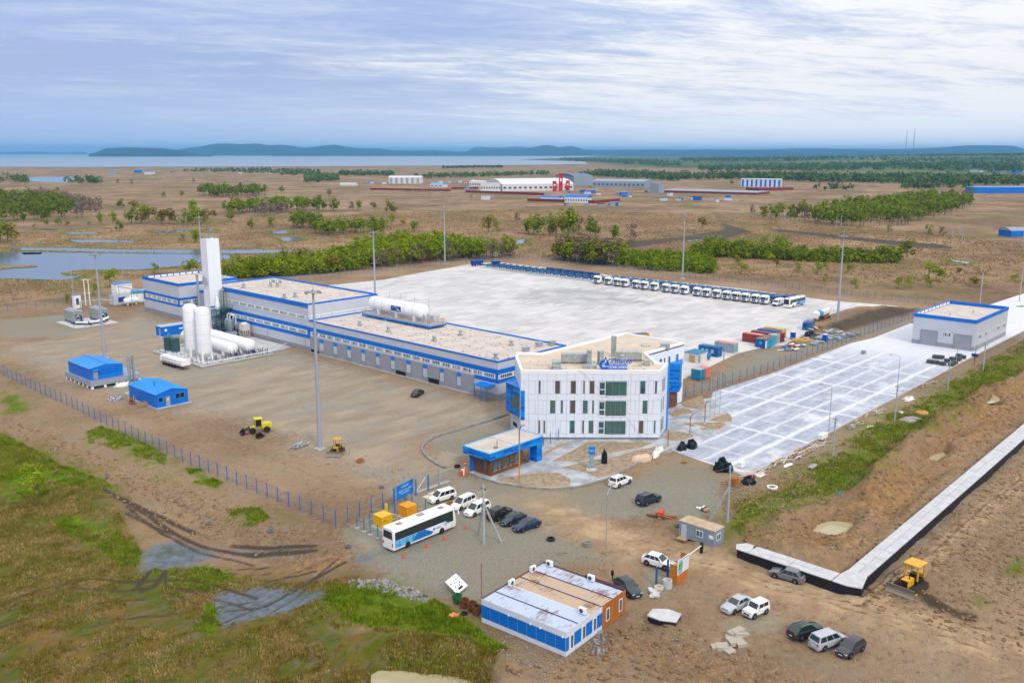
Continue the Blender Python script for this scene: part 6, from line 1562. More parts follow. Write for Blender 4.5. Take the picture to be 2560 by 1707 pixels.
def build_tractor():
    r=empty('tractor_unit',(0,0,0),0,'','truck','white tractor units in the long row'); W_=1.25
    mb=MB(); V=[]
    # cab section along x (front at -x): outline points (x, z)
    out=[(0.05,.55),(-.02,1.0),(.0,1.75),(.28,2.85),(.55,3.35),(2.15,3.45),(2.25,.9),(1.9,.55)]
    V=[(x,y,z)for y in (-W_,W_)for x,z in out]; n=len(out)
    mb.add(V,[tuple(range(n)),tuple(range(n,2*n))[::-1]]+[(i,i+n,(i+1)%n+n,(i+1)%n)for i in range(n)]); mb.build('cab',P_white,r,bevel=.06)
    mb=MB(); mb.add([(-.015,-1.08,1.8),(-.015,1.08,1.8),(.255,1.05,2.82),(.255,-1.05,2.82)],[(0,1,2,3)]); mb.build('windscreen',M_cglass,r)
    part_box(r,'sun_visor',P_white,-.1,-1.15,2.86,.25,1.15,3.05)
    for s_ in (-1,1):
        mb=MB(); mb.add([(x,s_*(W_+.07),z)for x,z in ((.25,1.85),(.45,2.7),(1.25,2.7),(1.25,1.85))],[(0,1,2,3)if s_<0 else (3,2,1,0)]); mb.build('side_window',M_cglass,r)
        part_box(r,'headlight',M_lamp,-.12,s_*.98-.2,.75,-.03,s_*.98+.2,.98)
        part_box(r,'mirror',M_trim,-.1,s_*1.42-.08,1.9,.1,s_*1.42+.08,2.6)
        part_box(r,'side_fairing',P_white,2.3,s_*1.15-.05,.9,2.9,s_*1.15+.05,3.2)
        part_box(r,'fuel_tank',M_galv,2.5,s_*.95-.3,.55,3.9,s_*.95+.3,1.1,bevel=.08)
        for x in (1.1,4.9,):wheel(r,x,s_*1.02,.5,.32)
    part_box(r,'grille',mat('grille_blue',(.02,.05,.12),.4),-.09,-.7,1.0,-.025,.7,1.65); part_box(r,'bumper',M_trim,-.1,-1.2,.35,.4,1.2,.7)
    part_box(r,'chassis',M_trim,1.5,-.5,.7,6.0,.5,1.0); mb=MB(); mb.lathe([(.6,1.02),(.55,1.2)],16,(4.7,0,0)); mb.build('fifth_wheel',M_trim,r); part_box(r,'emblem',mat('livery_text',(.008,.20,.62),.4),-.11,-.28,1.15,-.092,.28,1.5)
    return r
def build_skel():
    r=empty('container_chassis',(0,0,0),0,'','trailer','blue container chassis trailers'); M_tr=mat('trailer_blue',(.004,.085,.26),.45)
    mb=MB()
    for y in (-.45,.45):mb.box(0,y-.08,1.05,12.2,y+.08,1.4)
    for x in (0.05,3.,6.,9.,11.9):mb.box(x,-1.22,1.15,x+.25,1.22,1.42)
    mb.build('frame',M_tr,r); part_box(r,'front_deck',M_tr,0,-1.22,1.43,2.2,1.22,1.62); part_box(r,'bumper',M_tr,12.1,-1.2,.5,12.25,1.2,.8)
    for s_ in (-1,1):
        for x in (8.2,9.5,10.8):wheel(r,x,s_*1.02,.48,.34)
        part_box(r,'landing_leg',M_tr,3.,s_*.8-.08,.05,3.2,s_*.8+.08,1.1); part_box(r,'side_box',M_tr,4.5,s_*1.1-.1,.6,7.2,s_*1.1+.1,1.1)
    return r
tr0=build_tractor(); sk0=build_skel()
tyY=[233.4,227.6,222.9,219.0,213.3,209.2,204.3,198.7,194.5,190.1,184.2,180.1,175.6,171.3,167.3,163.4,159.3,155.6]
ordn=['first','second','third','fourth','fifth','sixth','seventh','eighth','ninth','tenth','eleventh','twelfth','thirteenth','fourteenth','fifteenth','sixteenth','seventeenth','last']
for i,y in enumerate(tyY):
    o=tr0 if i==0 else copy_tree(tr0); lb='%s white tractor unit from the left end of the truck row'%ordn[i]if i<17 else 'white tractor unit right beside the white van in the truck row'
    place(o,300.1,y,.06,R(0),lb)
    # the flatbed trailer parked behind every unit
    s_=sk0 if i==0 else copy_tree(sk0); place(s_,307.6+.2*(i%3),y-.2,.06,R(0),('blue container chassis behind the %s tractor unit from the left'%ordn[i])if i<17 else 'blue container chassis behind the white van end of the row')
for k,o_ in enumerate([o for o in C.objects if o.name.startswith('container_chassis')and o.parent is None]):
    d_=part_box(o_,'folded_deck',MATS['trailer_blue'],0,-1.2,2.0,7.,1.2,2.2)
    for x in (.2,6.6):
        for s_ in (-1,1):part_box(o_,'deck_post',MATS['trailer_blue'],x,s_*1.-.08,1.6,x+.15,s_*1.+.08,2.)
xs=np.linspace(305.0,310.4,17); ys=np.linspace(236.8,309.5,17)
lab2=['first','second','third','fourth','fifth','sixth','seventh','eighth','ninth','tenth','eleventh','twelfth','thirteenth','fourteenth','fifteenth','sixteenth','seventeenth']
for i in range(17):
    s_=copy_tree(sk0)
    for ch in list(s_.children):
        if ch.name.startswith(('folded_deck','deck_post')):bpy.data.objects.remove(ch)
    place(s_,303.8+i*.12,238.2+i*4.35,.06,R(0),'%s empty blue chassis left of the tractor units, counted from them'%lab2[i],'empty blue chassis trailers without tractors')
# stack of blue frames at the back edge
e=empty('steel_frame_stack',(0,0,0),0,'long low stack of dark blue steel frames behind the empty chassis trailers','steel frames')
for k in range(10):part_box(e,'frame',mat('frame_blue',(.004,.03,.17),.5),321.6+.1*(k%3),249.5+k*3.1,.06,323.9,252.2+k*3.1,.9+.15*(k%2))
# van
def build_van(label):
    r=empty('white_van',(0,0,0),0,label,'van'); mb=MB(); out=[(.0,.35),(-.02,.95),(.75,1.25),(1.5,2.25),(2.,2.55),(5.7,2.6),(5.8,2.3),(5.8,.35)]; n=len(out)
    V=[(x,y*(1 if z<1.6 else .93),z)for y in (-.98,.98)for x,z in out]; mb.add(V,[tuple(range(n)),tuple(range(n,2*n))[::-1]]+[(i,i+n,(i+1)%n+n,(i+1)%n)for i in range(n)]); mb.build('body',P_white,r,bevel=.05)
    mb=MB(); mb.add([(.80,-.84,1.36),(.80,.84,1.36),(1.42,.8,2.2),(1.42,-.8,2.2)],[(0,1,2,3)]); mb.build('windscreen',M_cglass,r)
    for s_ in (-1,1):
        mb=MB(); mb.add([(x,s_*.985,z)for x,z in ((1.1,1.4),(1.6,2.1),(2.5,2.1),(2.5,1.4))],[(0,1,2,3)if s_<0 else (3,2,1,0)]); mb.build('side_window',M_cglass,r)
        for x in (1.,4.7):wheel(r,x,s_*.9,.36)
        part_box(r,'headlight',M_lamp,-.03,s_*.75-.15,.8,.2,s_*.75+.15,1.05)
    part_box(r,'bumper',M_navy,-.08,-.95,.3,.2,.95,.7); part_box(r,'grille',M_trim,-.05,-.4,.75,0,.4,.95); return r
place(build_van('white high roof van between the tractor units and the coach'),299.9,150.9,.06,0)
e=empty('small_blue_trailer',(306.6,149.6,.06),0,'dark blue covered trailer behind the white van','trailer'); part_box(e,'cover',mat('frame_blue',(.004,.03,.17),.5),0,-1.2,1.2,9,1.2,2.9); part_box(e,'frame',M_trim,0,-1.,.8,9,1.,1.19)
for s_ in (-1,1):
    for x in (6.5,7.8):wheel(e,x,s_*1.,.48,.3)
# tanker trailer
e=empty('tanker_trailer',(279.6,126.2,.06),R(2),'white tanker trailer with a blue band on a red chassis','tanker trailer')
htank(e,'tank',0,.2,11.2,2.55,1.2,P_white,0,'X')
mb=MB(); mb.lathe([(1.215,0),(1.215,2.8)],28,(1.6,0,2.55),Matrix.Rotation(R(90),3,'Y')); mb.build('blue_band',mat('tank_livery',(.02,.28,.66),.35),e,True)
part_box(e,'chassis',mat('dark_red',(.20,.03,.03),.5),.3,-.5,1.0,11.2,.5,1.35); part_box(e,'side_guard',mat('dark_red',(.20,.03,.03),.5),3.2,-1.25,.6,7.2,-1.15,1.0)
for s_ in (-1,1):
    for x in (7.6,8.9,10.2):wheel(e,x,s_*1.02,.5,.34)
    part_box(e,'landing_leg',mat('dark_red',(.20,.03,.03),.5),2.3,s_*.8-.1,.0,2.6,s_*.8+.1,1.0)
mb=MB()
for y in (-1.25,1.25):mb.path([(.2,y,3.2),(11.2,y,3.2)],.04,5)
for x in np.arange(.2,11.3,1.1):mb.tube((x,-1.25,2.9),(x,-1.25,3.2),.03,n=4)
mb.build('walkway_rail',M_galv,e); part_box(e,'rear_cabinet',M_white,-.1,-1.2,1.4,.3,1.2,3.1)
# tube trailer
e=empty('tube_trailer',(106.2,215.5,0),R(92.5),'white gas tube trailer parked beside the upright tanks','tube trailer')
for k,(y,z)in enumerate(((-.9,1.5),(-.3,1.5),(.3,1.5),(.9,1.5),(-.9,2.1),(-.3,2.1),(.3,2.1),(.9,2.1))):mb=MB(); mb.lathe([(.1,0),(.28,.3),(.28,10.0),(.1,10.3)],12,(.4,y,z),Matrix.Rotation(R(90),3,'Y')); mb.build('gas_tube',M_tank,e,True)
part_box(e,'end_frame',M_white,.1,-1.25,1.05,.4,1.25,2.6); part_box(e,'end_frame',M_white,10.6,-1.25,1.05,11.,1.25,2.6); mb=MB()
for y in (-1.25,1.17):mb.box(.4,y,2.5,10.6,y+.08,2.6); mb.box(.4,y,1.05,10.6,y+.08,1.15)
mb.build('side_rail',M_white,e); part_box(e,'chassis',mat('dark_red',(.20,.03,.03),.5),.1,-1.1,.8,11,1.1,1.04)
for s_ in (-1,1):
    for x in (4.2,5.6,7.,8.4,9.8):wheel(e,x,s_*1.,.42,.3)
# far blue tank truck and blue dumper body in the far corner
e=empty('blue_tank_truck',(306.5,315.2,.06),0,'dark blue tank truck in the far corner of the concrete yard','truck'); mb=MB(); mb.box(0,-1.2,.6,1.9,1.2,2.8); mb.build('cab',mat('truck_blue',(.006,.05,.28),.35),e,bevel=.1); htank(e,'tank',0,2.2,7.2,1.9,1.1,mat('truck_blue',(.006,.05,.28),.35),0,'X'); part_box(e,'windscreen',M_cglass,-.03,-1.,1.7,0,1.,2.5)
for s_ in (-1,1):
    for x in (1.,4.8,6.1):wheel(e,x,s_*1.,.5,.3)
e=empty('blue_skip',((317.1,309.3)[0],(317.1,309.3)[1],.06),0,'dark blue loading skip standing among the far chassis trailers','skip'); mb=MB(); mb.add([(x,y,z)for z,k in ((0,.8),(2.,1.))for x,y in ((-2*k,-1.4*k),(2*k,-1.4*k),(2*k,1.4*k),(-2*k,1.4*k))],[(3,2,1,0),(0,1,5,4),(1,2,6,5),(2,3,7,6),(3,0,4,7)]); mb.build('hopper',mat('truck_blue',(.006,.05,.28),.35),e); part_box(e,'rim',mat('truck_blue',(.006,.05,.28),.35),-2.1,-1.5,2.0,2.1,1.5,2.15)

# ---- machines ----
def loader(label,x,y,rz):
    r=empty('wheel_loader',(x,y,.02),rz,label,'wheel loader'); Y_=mat('machine_yellow',(.62,.56,.01),.4); D_=M_trim
    mb=MB(); out=[(-2.4,.8),(-2.4,1.6),(-1.9,1.85),(-.4,1.85),(-.4,.8)]; n=5; mb.add([(a,b_,c_)for b_ in (-.7,.7)for a,c_ in out],[tuple(range(n)),tuple(range(n,2*n))[::-1]]+[(i,i+n,(i+1)%n+n,(i+1)%n)for i in range(n)]); mb.build('engine_cover',Y_,r,bevel=.05)
    part_box(r,'cab',D_,-.4,-.62,1.3,.9,.62,2.7); part_box(r,'cab_roof',Y_,-.55,-.75,2.71,1.05,.75,2.9,bevel=.05)
    mb=MB()
    for a,b_ in ((-.4,-.64),(.86,-.64),(-.4,.64),(.86,.64)):mb.box(a,b_-.05,1.2,a+.1,b_+.05,2.72)
    mb.build('cab_pillar',Y_,r); part_box(r,'front_frame',Y_,.9,-.5,.7,1.9,.5,1.3)
    for s_ in (-1,1):
        for a in (-1.3,1.5):wheel(r,a,s_*.95,.62,.45)
        mb=MB(); mb.tube((1.5,s_*.35,1.3),(3.1,s_*.35,.6),.13,n=6); mb.build('lift_arm',D_,r)
    mb=MB(); mb.add([(3.0,-1.1,.1),(3.0,1.1,.1),(3.9,1.1,.05),(3.9,-1.1,.05),(3.05,-1.1,.9),(3.05,1.1,.9)],[(0,1,2,3),(0,4,5,1),(0,3,4),(1,5,2)]); mb.build('bucket',D_,r); return r
c_=(90.86,154.59); loader('lime yellow wheel loader in the dirt yard left of the tall mast',c_[0],c_[1]+.6,R(158))
c_=(89.04,151.94); e=empty('loose_bucket',(c_[0],c_[1],0),R(30),'dark loader bucket lying on the ground beside the yellow loader','bucket'); mb=MB(); mb.add([(-.9,-.5,.05),(.9,-.5,.05),(.9,.5,.05),(-.9,.5,.05),(-.9,.6,.75),(.9,.6,.75)],[(0,1,2,3),(3,2,5,4),(0,3,4),(1,5,2)]); mb.build('shell',M_trim,e); part_box(e,'hinge',M_trim,-.3,.6,.3,.3,.8,.6)
def dozer(label,x,y,rz,col,canopy=True,s_=1.,z=0.):
    r=empty('bulldozer',(x,y,z),rz,label,'bulldozer'); Y_=col
    for s in (-1,1):
        pr_=[(-1.5,.45),(-1.3,.12),(1.2,.12),(1.5,.45),(1.3,.82),(-1.25,.82)]
        mb=MB(); n=6; mb.add([(a,b_,c_)for b_ in (s*.95-.25,s*.95+.25)for a,c_ in pr_],[tuple(range(n)),tuple(range(n,2*n))[::-1]]+[(i,i+n,(i+1)%n+n,(i+1)%n)for i in range(n)]); o=mb.build('track',mat('track_steel',(.06,.045,.035),.8),r)
        mb=MB()
        for k in range(14):a=-1.3+k*.19; mb.box(a,s*.95-.28,.82,a+.09,s*.95+.28,.88)
        mb.build('track_shoe',mat('track_steel',(.06,.045,.035),.8),o)
        mb=MB(); mb.tube((0,s*1.28,.4),(2.0,s*1.28,.4),.09,n=6); mb.build('push_arm',Y_,r)
    part_box(r,'engine_hood',Y_,.2,-.42,.8,1.5,.42,1.55,bevel=.05); part_box(r,'grille',M_trim,1.51,-.36,.85,1.54,.36,1.5); part_box(r,'seat_platform',M_trim,-1.3,-.7,.8,.2,.7,1.2); part_box(r,'seat',M_trim,-.9,-.3,1.2,-.3,.3,1.7)
    part_box(r,'fuel_tank',Y_,-1.5,-.6,.8,-1.25,.6,1.6)
    mb=MB()
    for a in (-1.25,.1):
        for b_ in (-.65,.65):mb.box(a-.06,b_-.06,1.2,a+.06,b_+.06,2.75)
    mb.build('canopy_post',Y_,r); part_box(r,'canopy',Y_,-1.5,-.85,2.76,.35,.85,2.9,bevel=.04)
    mb=MB(); mb.tube((.9,.2,1.5),(.9,.2,2.2),.05); mb.build('exhaust',M_trim,r)
    mb=MB(); V=[]
    for k in range(6):
        a=R(-50+20*k); 
        for b_ in (-1.5,1.5):V.append((2.45-.55*math.cos(a)+.25,b_,.65+.62*math.sin(a)))
    f=[(2*k,2*k+1,2*k+3,2*k+2)for k in range(5)]; mb.add(V+[(v[0]-.08,v[1],v[2])for v in V],f+[tuple(i+12 for i in g[::-1])for g in f]+[(0,2,14,12),(1,13,15,3),(10,11,23,22)]); mb.build('blade',mat('blade_steel',(.30,.26,.22),.5,metal=.3),r)
    r.scale=(s_,s_,s_); return r
dozer('orange yellow tracked bulldozer with canopy working beside the long concrete wall',112.3,35.3,R(173),mat('dozer_orange',(.68,.36,.02),.4),s_=1.25)
dozer('small amber bulldozer with its blade down next to the tall lamp mast',93.6,132.9,R(218),mat('dozer_amber',(.50,.30,.02),.4),s_=.95)

# ================= masts, poles, fences =================
def mast(x,y,h,label,r0=.42):
    e=empty('lamp_mast',(x,y,0),0,label,'lamp mast','tall floodlight masts')
    mb=MB(); mb.tube((0,0,0),(0,0,h),r0,.17,n=12); mb.build('pole',M_steel,e,True); part_box(e,'base',M_conc,-.8,-.8,-.2,.8,.8,.25)
    mb=MB(); mb.lathe([(.9,h-.6),(.9,h-.5)],14); mb.tube((0,0,h),(0,0,h+1.6),.04,n=5); mb.build('crown_ring',M_galv,e)
    for k in range(6):
        a=R(60*k); mb=MB(); mb.tube((.2*math.cos(a),.2*math.sin(a),h-.5),(1.25*math.cos(a),1.25*math.sin(a),h-.45),.05,n=5); mb.obox((1.35*math.cos(a),1.35*math.sin(a),h-.6),(.5,.6,.22),Matrix.Rotation(a,3,'Z')@Matrix.Rotation(R(25),3,'Y')); mb.build('floodlight',M_concd,e)
mast(92.9,137.3,30.6,'tall floodlight mast standing in the dirt yard beside the small bulldozer',.46)
mast(97.3,244.2,29.,'tall floodlight mast directly behind the raised blue shed')
mast(185.9,238.3,29.5,'tall floodlight mast behind the right corner of the tall hall')
mast(303.,331.3,28.6,'tall floodlight mast near the far corner of the concrete yard')
mast(340.,215.7,28.5,'tall floodlight mast behind the row of trucks by the back fence')
mast(282.,119.4,29.3,'tall floodlight mast at the dark verge near the tanker trailer')
mast(180.2,345.,29.5,'tall floodlight mast right behind the white process tower')
c_=(127.6,343.4); e=empty('thin_mast',(c_[0],c_[1],0),0,'thin grey mast standing by the far left fence','mast'); mb=MB(); mb.tube((0,0,0),(0,0,21),.2,.06,n=6); mb.build('pole',M_steel,e)
def pole(x,y,h,label,m=M_concd,cross=False,r0=.17,struts=(),z=0.):
    e=empty('utility_pole',(x,y,z),0,label,'utility pole','concrete utility poles'); mb=MB(); mb.tube((0,0,-.3),(0,0,h),r0,r0*.75,n=6); mb.build('pole',m,e)
    for sx_,sy_,t in struts:mb=MB(); mb.tube((sx_,sy_,-.2),(0,0,h*t),r0*.85,n=6); mb.build('strut',m,e)
    if cross:mb=MB(); mb.box(-.06,-.5,h-.6,.06,.5,h-.5); mb.box(-.1,-.1,h*.82,.12,.12,h*.88); mb.build('cross_arm',M_dark,e)
    return (x,y,h)
M_pole=mat('pole_concrete',(.36,.39,.42),.8,var=.15,scale=2.)
a=(154.43,64.31); p1=pole(a[0],a[1],8.,'concrete pole beside the white blocks at the pad edge',M_pole,True)
a=(185.85,64.87); p2=pole(a[0],a[1],7.9,'concrete pole on gravel right of the middle of the pad',M_pole,True)
a=(218.24,64.81); p3=pole(a[0],a[1],7.4,'concrete pole near the black pallets at the far end of the pad',M_pole,True)
a=(245.33,64.85); p4=pole(a[0],a[1],7.6,'farthest concrete pole right of the garage building',M_pole,True)
a=(115.00,63.31); b_=(114.13,65.96); p0=pole(a[0],a[1],9.2,'leaning propped utility pole behind the grey guard cabin',M_pole,True,.2,((b_[0]-a[0],b_[1]-a[1],.62),))
a=(84.33,84.87); b_=(86.78,83.78); d_=(86.37,88.09); pt=pole(a[0],a[1],9.,'tripod utility pole on the gravel car park',M_pole,True,.2,((b_[0]-a[0],b_[1]-a[1],.7),(d_[0]-a[0],d_[1]-a[1],.7)))
mb=MB(); a_=(251.18,68.60); e=empty('signal_post',(a_[0],a_[1],0),0,'red and white post with a dark board by the pad end','post'); mb.tube((0,0,0),(0,0,5.6),.12,n=6); mb.build('pole',M_galv,e); part_box(e,'board',M_bdark,-.6,-.8,2.4,-.2,.8,3.2); part_box(e,'red_band',M_red,-.4,-.1,.1,-.2,.1,2.3)
def wire(a,b_,sag=.6,r=.018):
    pts=[(a[0]+(b_[0]-a[0])*t,a[1]+(b_[1]-a[1])*t,a[2]+(b_[2]-a[2])*t-sag*4*t*(1-t))for t in np.linspace(0,1,9)]
    mb=MB(); mb.path(pts,r,4); return mb
for i,(a,b_,lb)in enumerate(((p1,p2,'sagging cable between the two poles nearest the pad'),(p2,p3,'cable between the second and third pad poles'),(p3,p4,'cable between the two farthest pad poles'),(p0,p1,'cable from the propped pole to the first pad pole'),(pt,p0,'long cable from the tripod pole to the propped pole'))):
    for dz_ in (0,-.5)[:2 if i<2 else 1]:
        e=wire((a[0],a[1],a[2]-.3+dz_),(b_[0],b_[1],b_[2]-.3+dz_),1. if i<4 else 2.2).build('overhead_cable',M_concd); tag(e,lb if not dz_ else lb.replace('cable','lower cable'),'cable')
def street_lamp(x,y,h,arm,label,bands=None,r0=.08,grp='thin curved street lamps'):
    e=empty('street_lamp',(x,y,0),0,label,'street lamp',grp)
    if bands:
        z=0
        for k,(f,m_)in enumerate(bands):mb=MB(); mb.tube((0,0,z),(0,0,h*f),r0,n=8); z=h*f; mb.build('pole_section',m_,e)
    else:mb=MB(); mb.tube((0,0,0),(0,0,h),r0,r0*.7,n=6); mb.build('pole',M_galv,e)
    if arm:
        ax,ay,L=arm; mb=MB(); mb.path([(0,0,h),(ax*L*.3,ay*L*.3,h+.5),(ax*L,ay*L,h+.75)],r0*.6,5); mb.build('arm',M_galv if not bands else M_dark,e)
        mb=MB(); mb.obox((ax*L,ay*L,h+.75),(.7,.3,.14),Matrix.Rotation(math.atan2(ay,ax),3,'Z')); mb.build('lamp_head',M_concd,e)
la=(-.68,.73)
a=(169.74,71.91); street_lamp(a[0],a[1],9.,(*la,2.2),'thin curved street lamp nearest on the concrete pad edge')
a=(207.34,72.39); street_lamp(a[0],a[1],8.8,(*la,2.2),'thin curved street lamp in the middle of the pad edge')
a=(245.97,71.60); street_lamp(a[0],a[1],8.4,(*la,2.),'thin street lamp rising behind the black pallets')
a=(93.56,70.02); street_lamp(a[0],a[1],8.8,(.85,.3,2.6),'thin curved street lamp on the gravel left of the guard cabin')
for (z_,lb)in (((160.76,93.88),'left of three very thin rods beside the curved kerb'),((162.64,93.83),'middle of three very thin rods beside the curved kerb'),((164.95,94.03),'right of three very thin rods beside the curved kerb')):
    e=empty('thin_flagpole',(z_[0],z_[1],0),0,lb,'flagpole','three bare flagpoles'); mb=MB(); mb.tube((0,0,0),(0,0,10.),.045,n=5); mb.build('pole',M_galv,e)
M_or=mat('rust_primer',(.34,.12,.03),.7,var=.2,scale=2.); M_ob=mat('orange_primer',(.58,.24,.03),.6); M_pb=mat('pole_blue',(.02,.20,.42),.5)
def rl(z_,h,arm,lb,dark=False):street_lamp(z_[0],z_[1],h,arm,lb,((.12,M_white),(.38,M_pb),(1.,M_or))if not dark else ((.36,M_pb),(.6,M_ob),(1.,M_concd)),.1,'unfinished painted lamp posts')
rl((156.39,92.48),4.3,(.5,-.5,.9),'rust and blue lamp post on the soil bed nearest the pad'); rl((147.09,90.21),3.9,(.75,-.2,1.2),'rust and blue lamp post in front of the office corner')
z_=(139.53,90.27); street_lamp(z_[0],z_[1],3.2,None,'plain rust coloured post at the end of the film wrapped pile',((1.,M_or),),.09,'unfinished painted lamp posts')
rl((186.31,105.82),9.4,None,'tall dark and orange post behind the office by the inner fence',True)
z_=(105.07,97.15); street_lamp(z_[0],z_[1],9.6,(.9,-.1,.9),'tall orange and dark post in front of the gatehouse',((.1,M_galv),(.55,M_ob),(1.,M_concd)),.12,'unfinished painted lamp posts')
M_fence=mat('fence_blue',(.01,.14,.42),.5); M_wire=mat('fence_wire',(.10,.17,.32),.5)
def fence(name,pts,step,label,h=2.4,yarms=True,th=.10,wires=(.15,.5,.85,1.2,1.55,1.9,2.2),wr=.012,mesh=0.):
    e=empty(name,(0,0,0),0,label,'fence'); me_=None; W=MB()
    for a,b_ in zip(pts[:-1],pts[1:]):
        a=Vector(a); b_=Vector(b_); d_=b_-a; n=max(1,round(d_.length/step)); rz=math.atan2(d_.y,d_.x)
        for i in range(n+(b_==Vector(pts[-1]))):
            p=a+d_*(i/n); z=ground_z(p.x,p.y)if min(p)>40 and p.length<420 else 0
            if me_ is None:
                mb=MB(); mb.box(-th/2,-th/2,-.3,th/2,th/2,h)
                if yarms:mb.tube((0,0,h-.05),(0,.32,h+.35),.03,n=4); mb.tube((0,0,h-.05),(0,-.32,h+.35),.03,n=4)
                mb.box(-.16,-.16,-.1,.16,.16,.03); o=mb.build('post',M_fence,e); me_=o.data
            else:o=link('post',me_,e)
            o.location=(p.x,p.y,z); o.rotation_euler=(0,0,rz+random.uniform(-.05,.05))
        za,zb_=0,0
        for w_ in wires:W.tube((a.x,a.y,w_+.05),(b_.x,b_.y,w_+.05),wr,n=3,caps=False)
        if mesh:
            m=int(d_.length/mesh)
            for i in range(m):p=a+d_*(i/m); W.tube((p.x,p.y,.05),(p.x,p.y,h-.15),wr*.8,n=3,caps=False)
    o=W.build('wire_mesh',M_wire,e); tag(o,kind='stuff'); return e
fence('perimeter_fence',[(71.6,345),(71.6,240),(71.7,200),(71.8,150),(73.7,105.8)],3.0,'blue post and wire fence along the left side above the grassy bank',mesh=.6,wr=.016)
fence('perimeter_fence',[(71.6,345),(102,344.3),(127,343.8),(170,343),(203,340)],3.2,'blue post fence at the far left behind the air coolers')
fence('perimeter_fence',[(203,340),(260,332),(299,330),(344,326)],3.2,'blue post fence between the woodland belt and the yard')
fence('perimeter_fence',[(345,326),(347,250),(345,200),(344,144),(343,100)],3.2,'blue post fence along the back of the yard behind the trucks')
fence('yard_fence',[(168.5,107),(207,104.9),(257,105.7),(318,106)],3.3,'blue fence dividing the concrete pad from the yard',mesh=.5,wires=(.1,.4,.7,1.,1.3,1.6,1.9,2.2),yarms=True)
fence('gate_fence',[(73.7,105.8),(83,106.2),(90.2,106.6)],2.6,'blue posts running from the fence corner towards the wire gate')
z_=(97.90,107.34); e=empty('sliding_gate',(0,0,0),0,'long grey wire sliding gate near the white minivans','gate')
def gp(x,y):return x,y
mb=MB(); g0,g1=(90.6,106.9),(99.4,107.1)
mb.path([(g0[0],g0[1],.35),(g1[0],g1[1],.35),(g1[0],g1[1],2.2),(g0[0]+2,g0[1],2.2),(g0[0],g0[1],.35)],.05,5)
for t in (.35,.6,.8):x=g0[0]+(g1[0]-g0[0])*t; mb.tube((x,107,.35),(x,107,2.2),.04,n=5)
mb.build('frame',M_galv,e); mb=MB()
for k in range(60):x=92.6+k*.112; mb.tube((x,107,.4),(x,107,2.2),.008,n=3,caps=False)
for k in range(10):mb.tube((91.5,107,.5+.17*k),(99.3,107.05,.5+.17*k),.008,n=3,caps=False)
tag(mb.build('wire_mesh',M_galv,e),kind='stuff'); part_box(e,'track',M_conc,90.4,106.75,.0,98,107.15,.18)
for x,h in ((90.2,2.6),(92.9,2.7),(95.4,3.2)):mb=MB(); mb.box(x-.1,106.4,0,x+.1,106.6,h); mb.build('gate_post',M_pb if x<95 else M_steel,e)
for i,z_ in enumerate(((125.07,107.52),(127.66,107.62))):
    e=empty('wire_post',(z_[0],z_[1],0),0,('left' if i==0 else 'right')+' blue Y shaped post in front of the office wall','post','blue Y shaped posts before the office'); mb=MB(); mb.box(-.06,-.06,0,.06,.06,2.1); mb.tube((0,0,2.1),(.3,.3,2.55),.03,n=4); mb.tube((0,0,2.1),(-.3,-.3,2.55),.03,n=4); mb.build('post',M_pb,e)
# loose blue posts round the yellow cabinets
bp=[(75.48,102.89),(75.40,101.08),(75.35,99.55),(75.33,97.73),(81.30,103.74),(81.23,102.66),(84.70,99.84),(86.40,99.80),(82.55,102.71),(85.95,104.19)]
for i,z_ in enumerate(bp):
    e=empty('blue_post',(z_[0],z_[1],0),0,'blue steel post on a small foot near the yellow cabinets','post','blue steel posts round the yellow cabinets'); mb=MB(); mb.box(-.06,-.06,0,.06,.06,2.1 if i!=2 else 3.2); mb.build('shaft',M_pb,e); part_box(e,'foot',M_conc,-.25,-.25,-.05,.25,.25,.05)
for (x0,y0,m_,lb)in ((77.35,99.3,M_yellow,'bright yellow metal cabinet nearest the coach'),(82.4,99.5,M_orange,'orange yellow metal cabinet behind the coach, further right')):
    e=empty('gas_cabinet',(x0,y0,0),0,lb,'cabinet','yellow metal cabinets'); part_box(e,'housing',m_,0,0,.2,2.0,2.0,1.95,bevel=.02); part_box(e,'lid',m_,-.05,-.05,1.96,2.05,2.05,2.04); part_box(e,'base',M_conc,-.25,-.25,-.05,2.3,2.3,.19); part_box(e,'door_joint',M_ob,-.012,.98,.3,-.001,1.02,1.8)
    part_box(e,'vent_plate',M_ob,.3,-.03,1.2,.9,-.001,1.5); mb=MB(); mb.path([(2.,.5,.9),(3.2,.3,.9),(3.2,.3,0)],.06,6); mb.path([(2.,1.3,1.1),(3.0,1.3,1.1),(3.0,1.3,0)],.06,6); mb.build('gas_pipe',m_,e)
z_=(80.63,99.89); e=empty('yellow_rod',(z_[0],z_[1],0),0,'tall slender yellow orange rod standing before the blue banner','rod'); mb=MB(); mb.tube((0,0,0),(0,0,9.3),.07,.04,n=6); mb.build('rod',M_ob,e)
z_=(80.76,102.58); e=empty('yellow_gas_riser',(z_[0],z_[1],0),0,'yellow flat riser between the two yellow cabinets','pipe'); part_box(e,'riser',M_yellow,-.15,-.15,0,.25,.15,2.3)
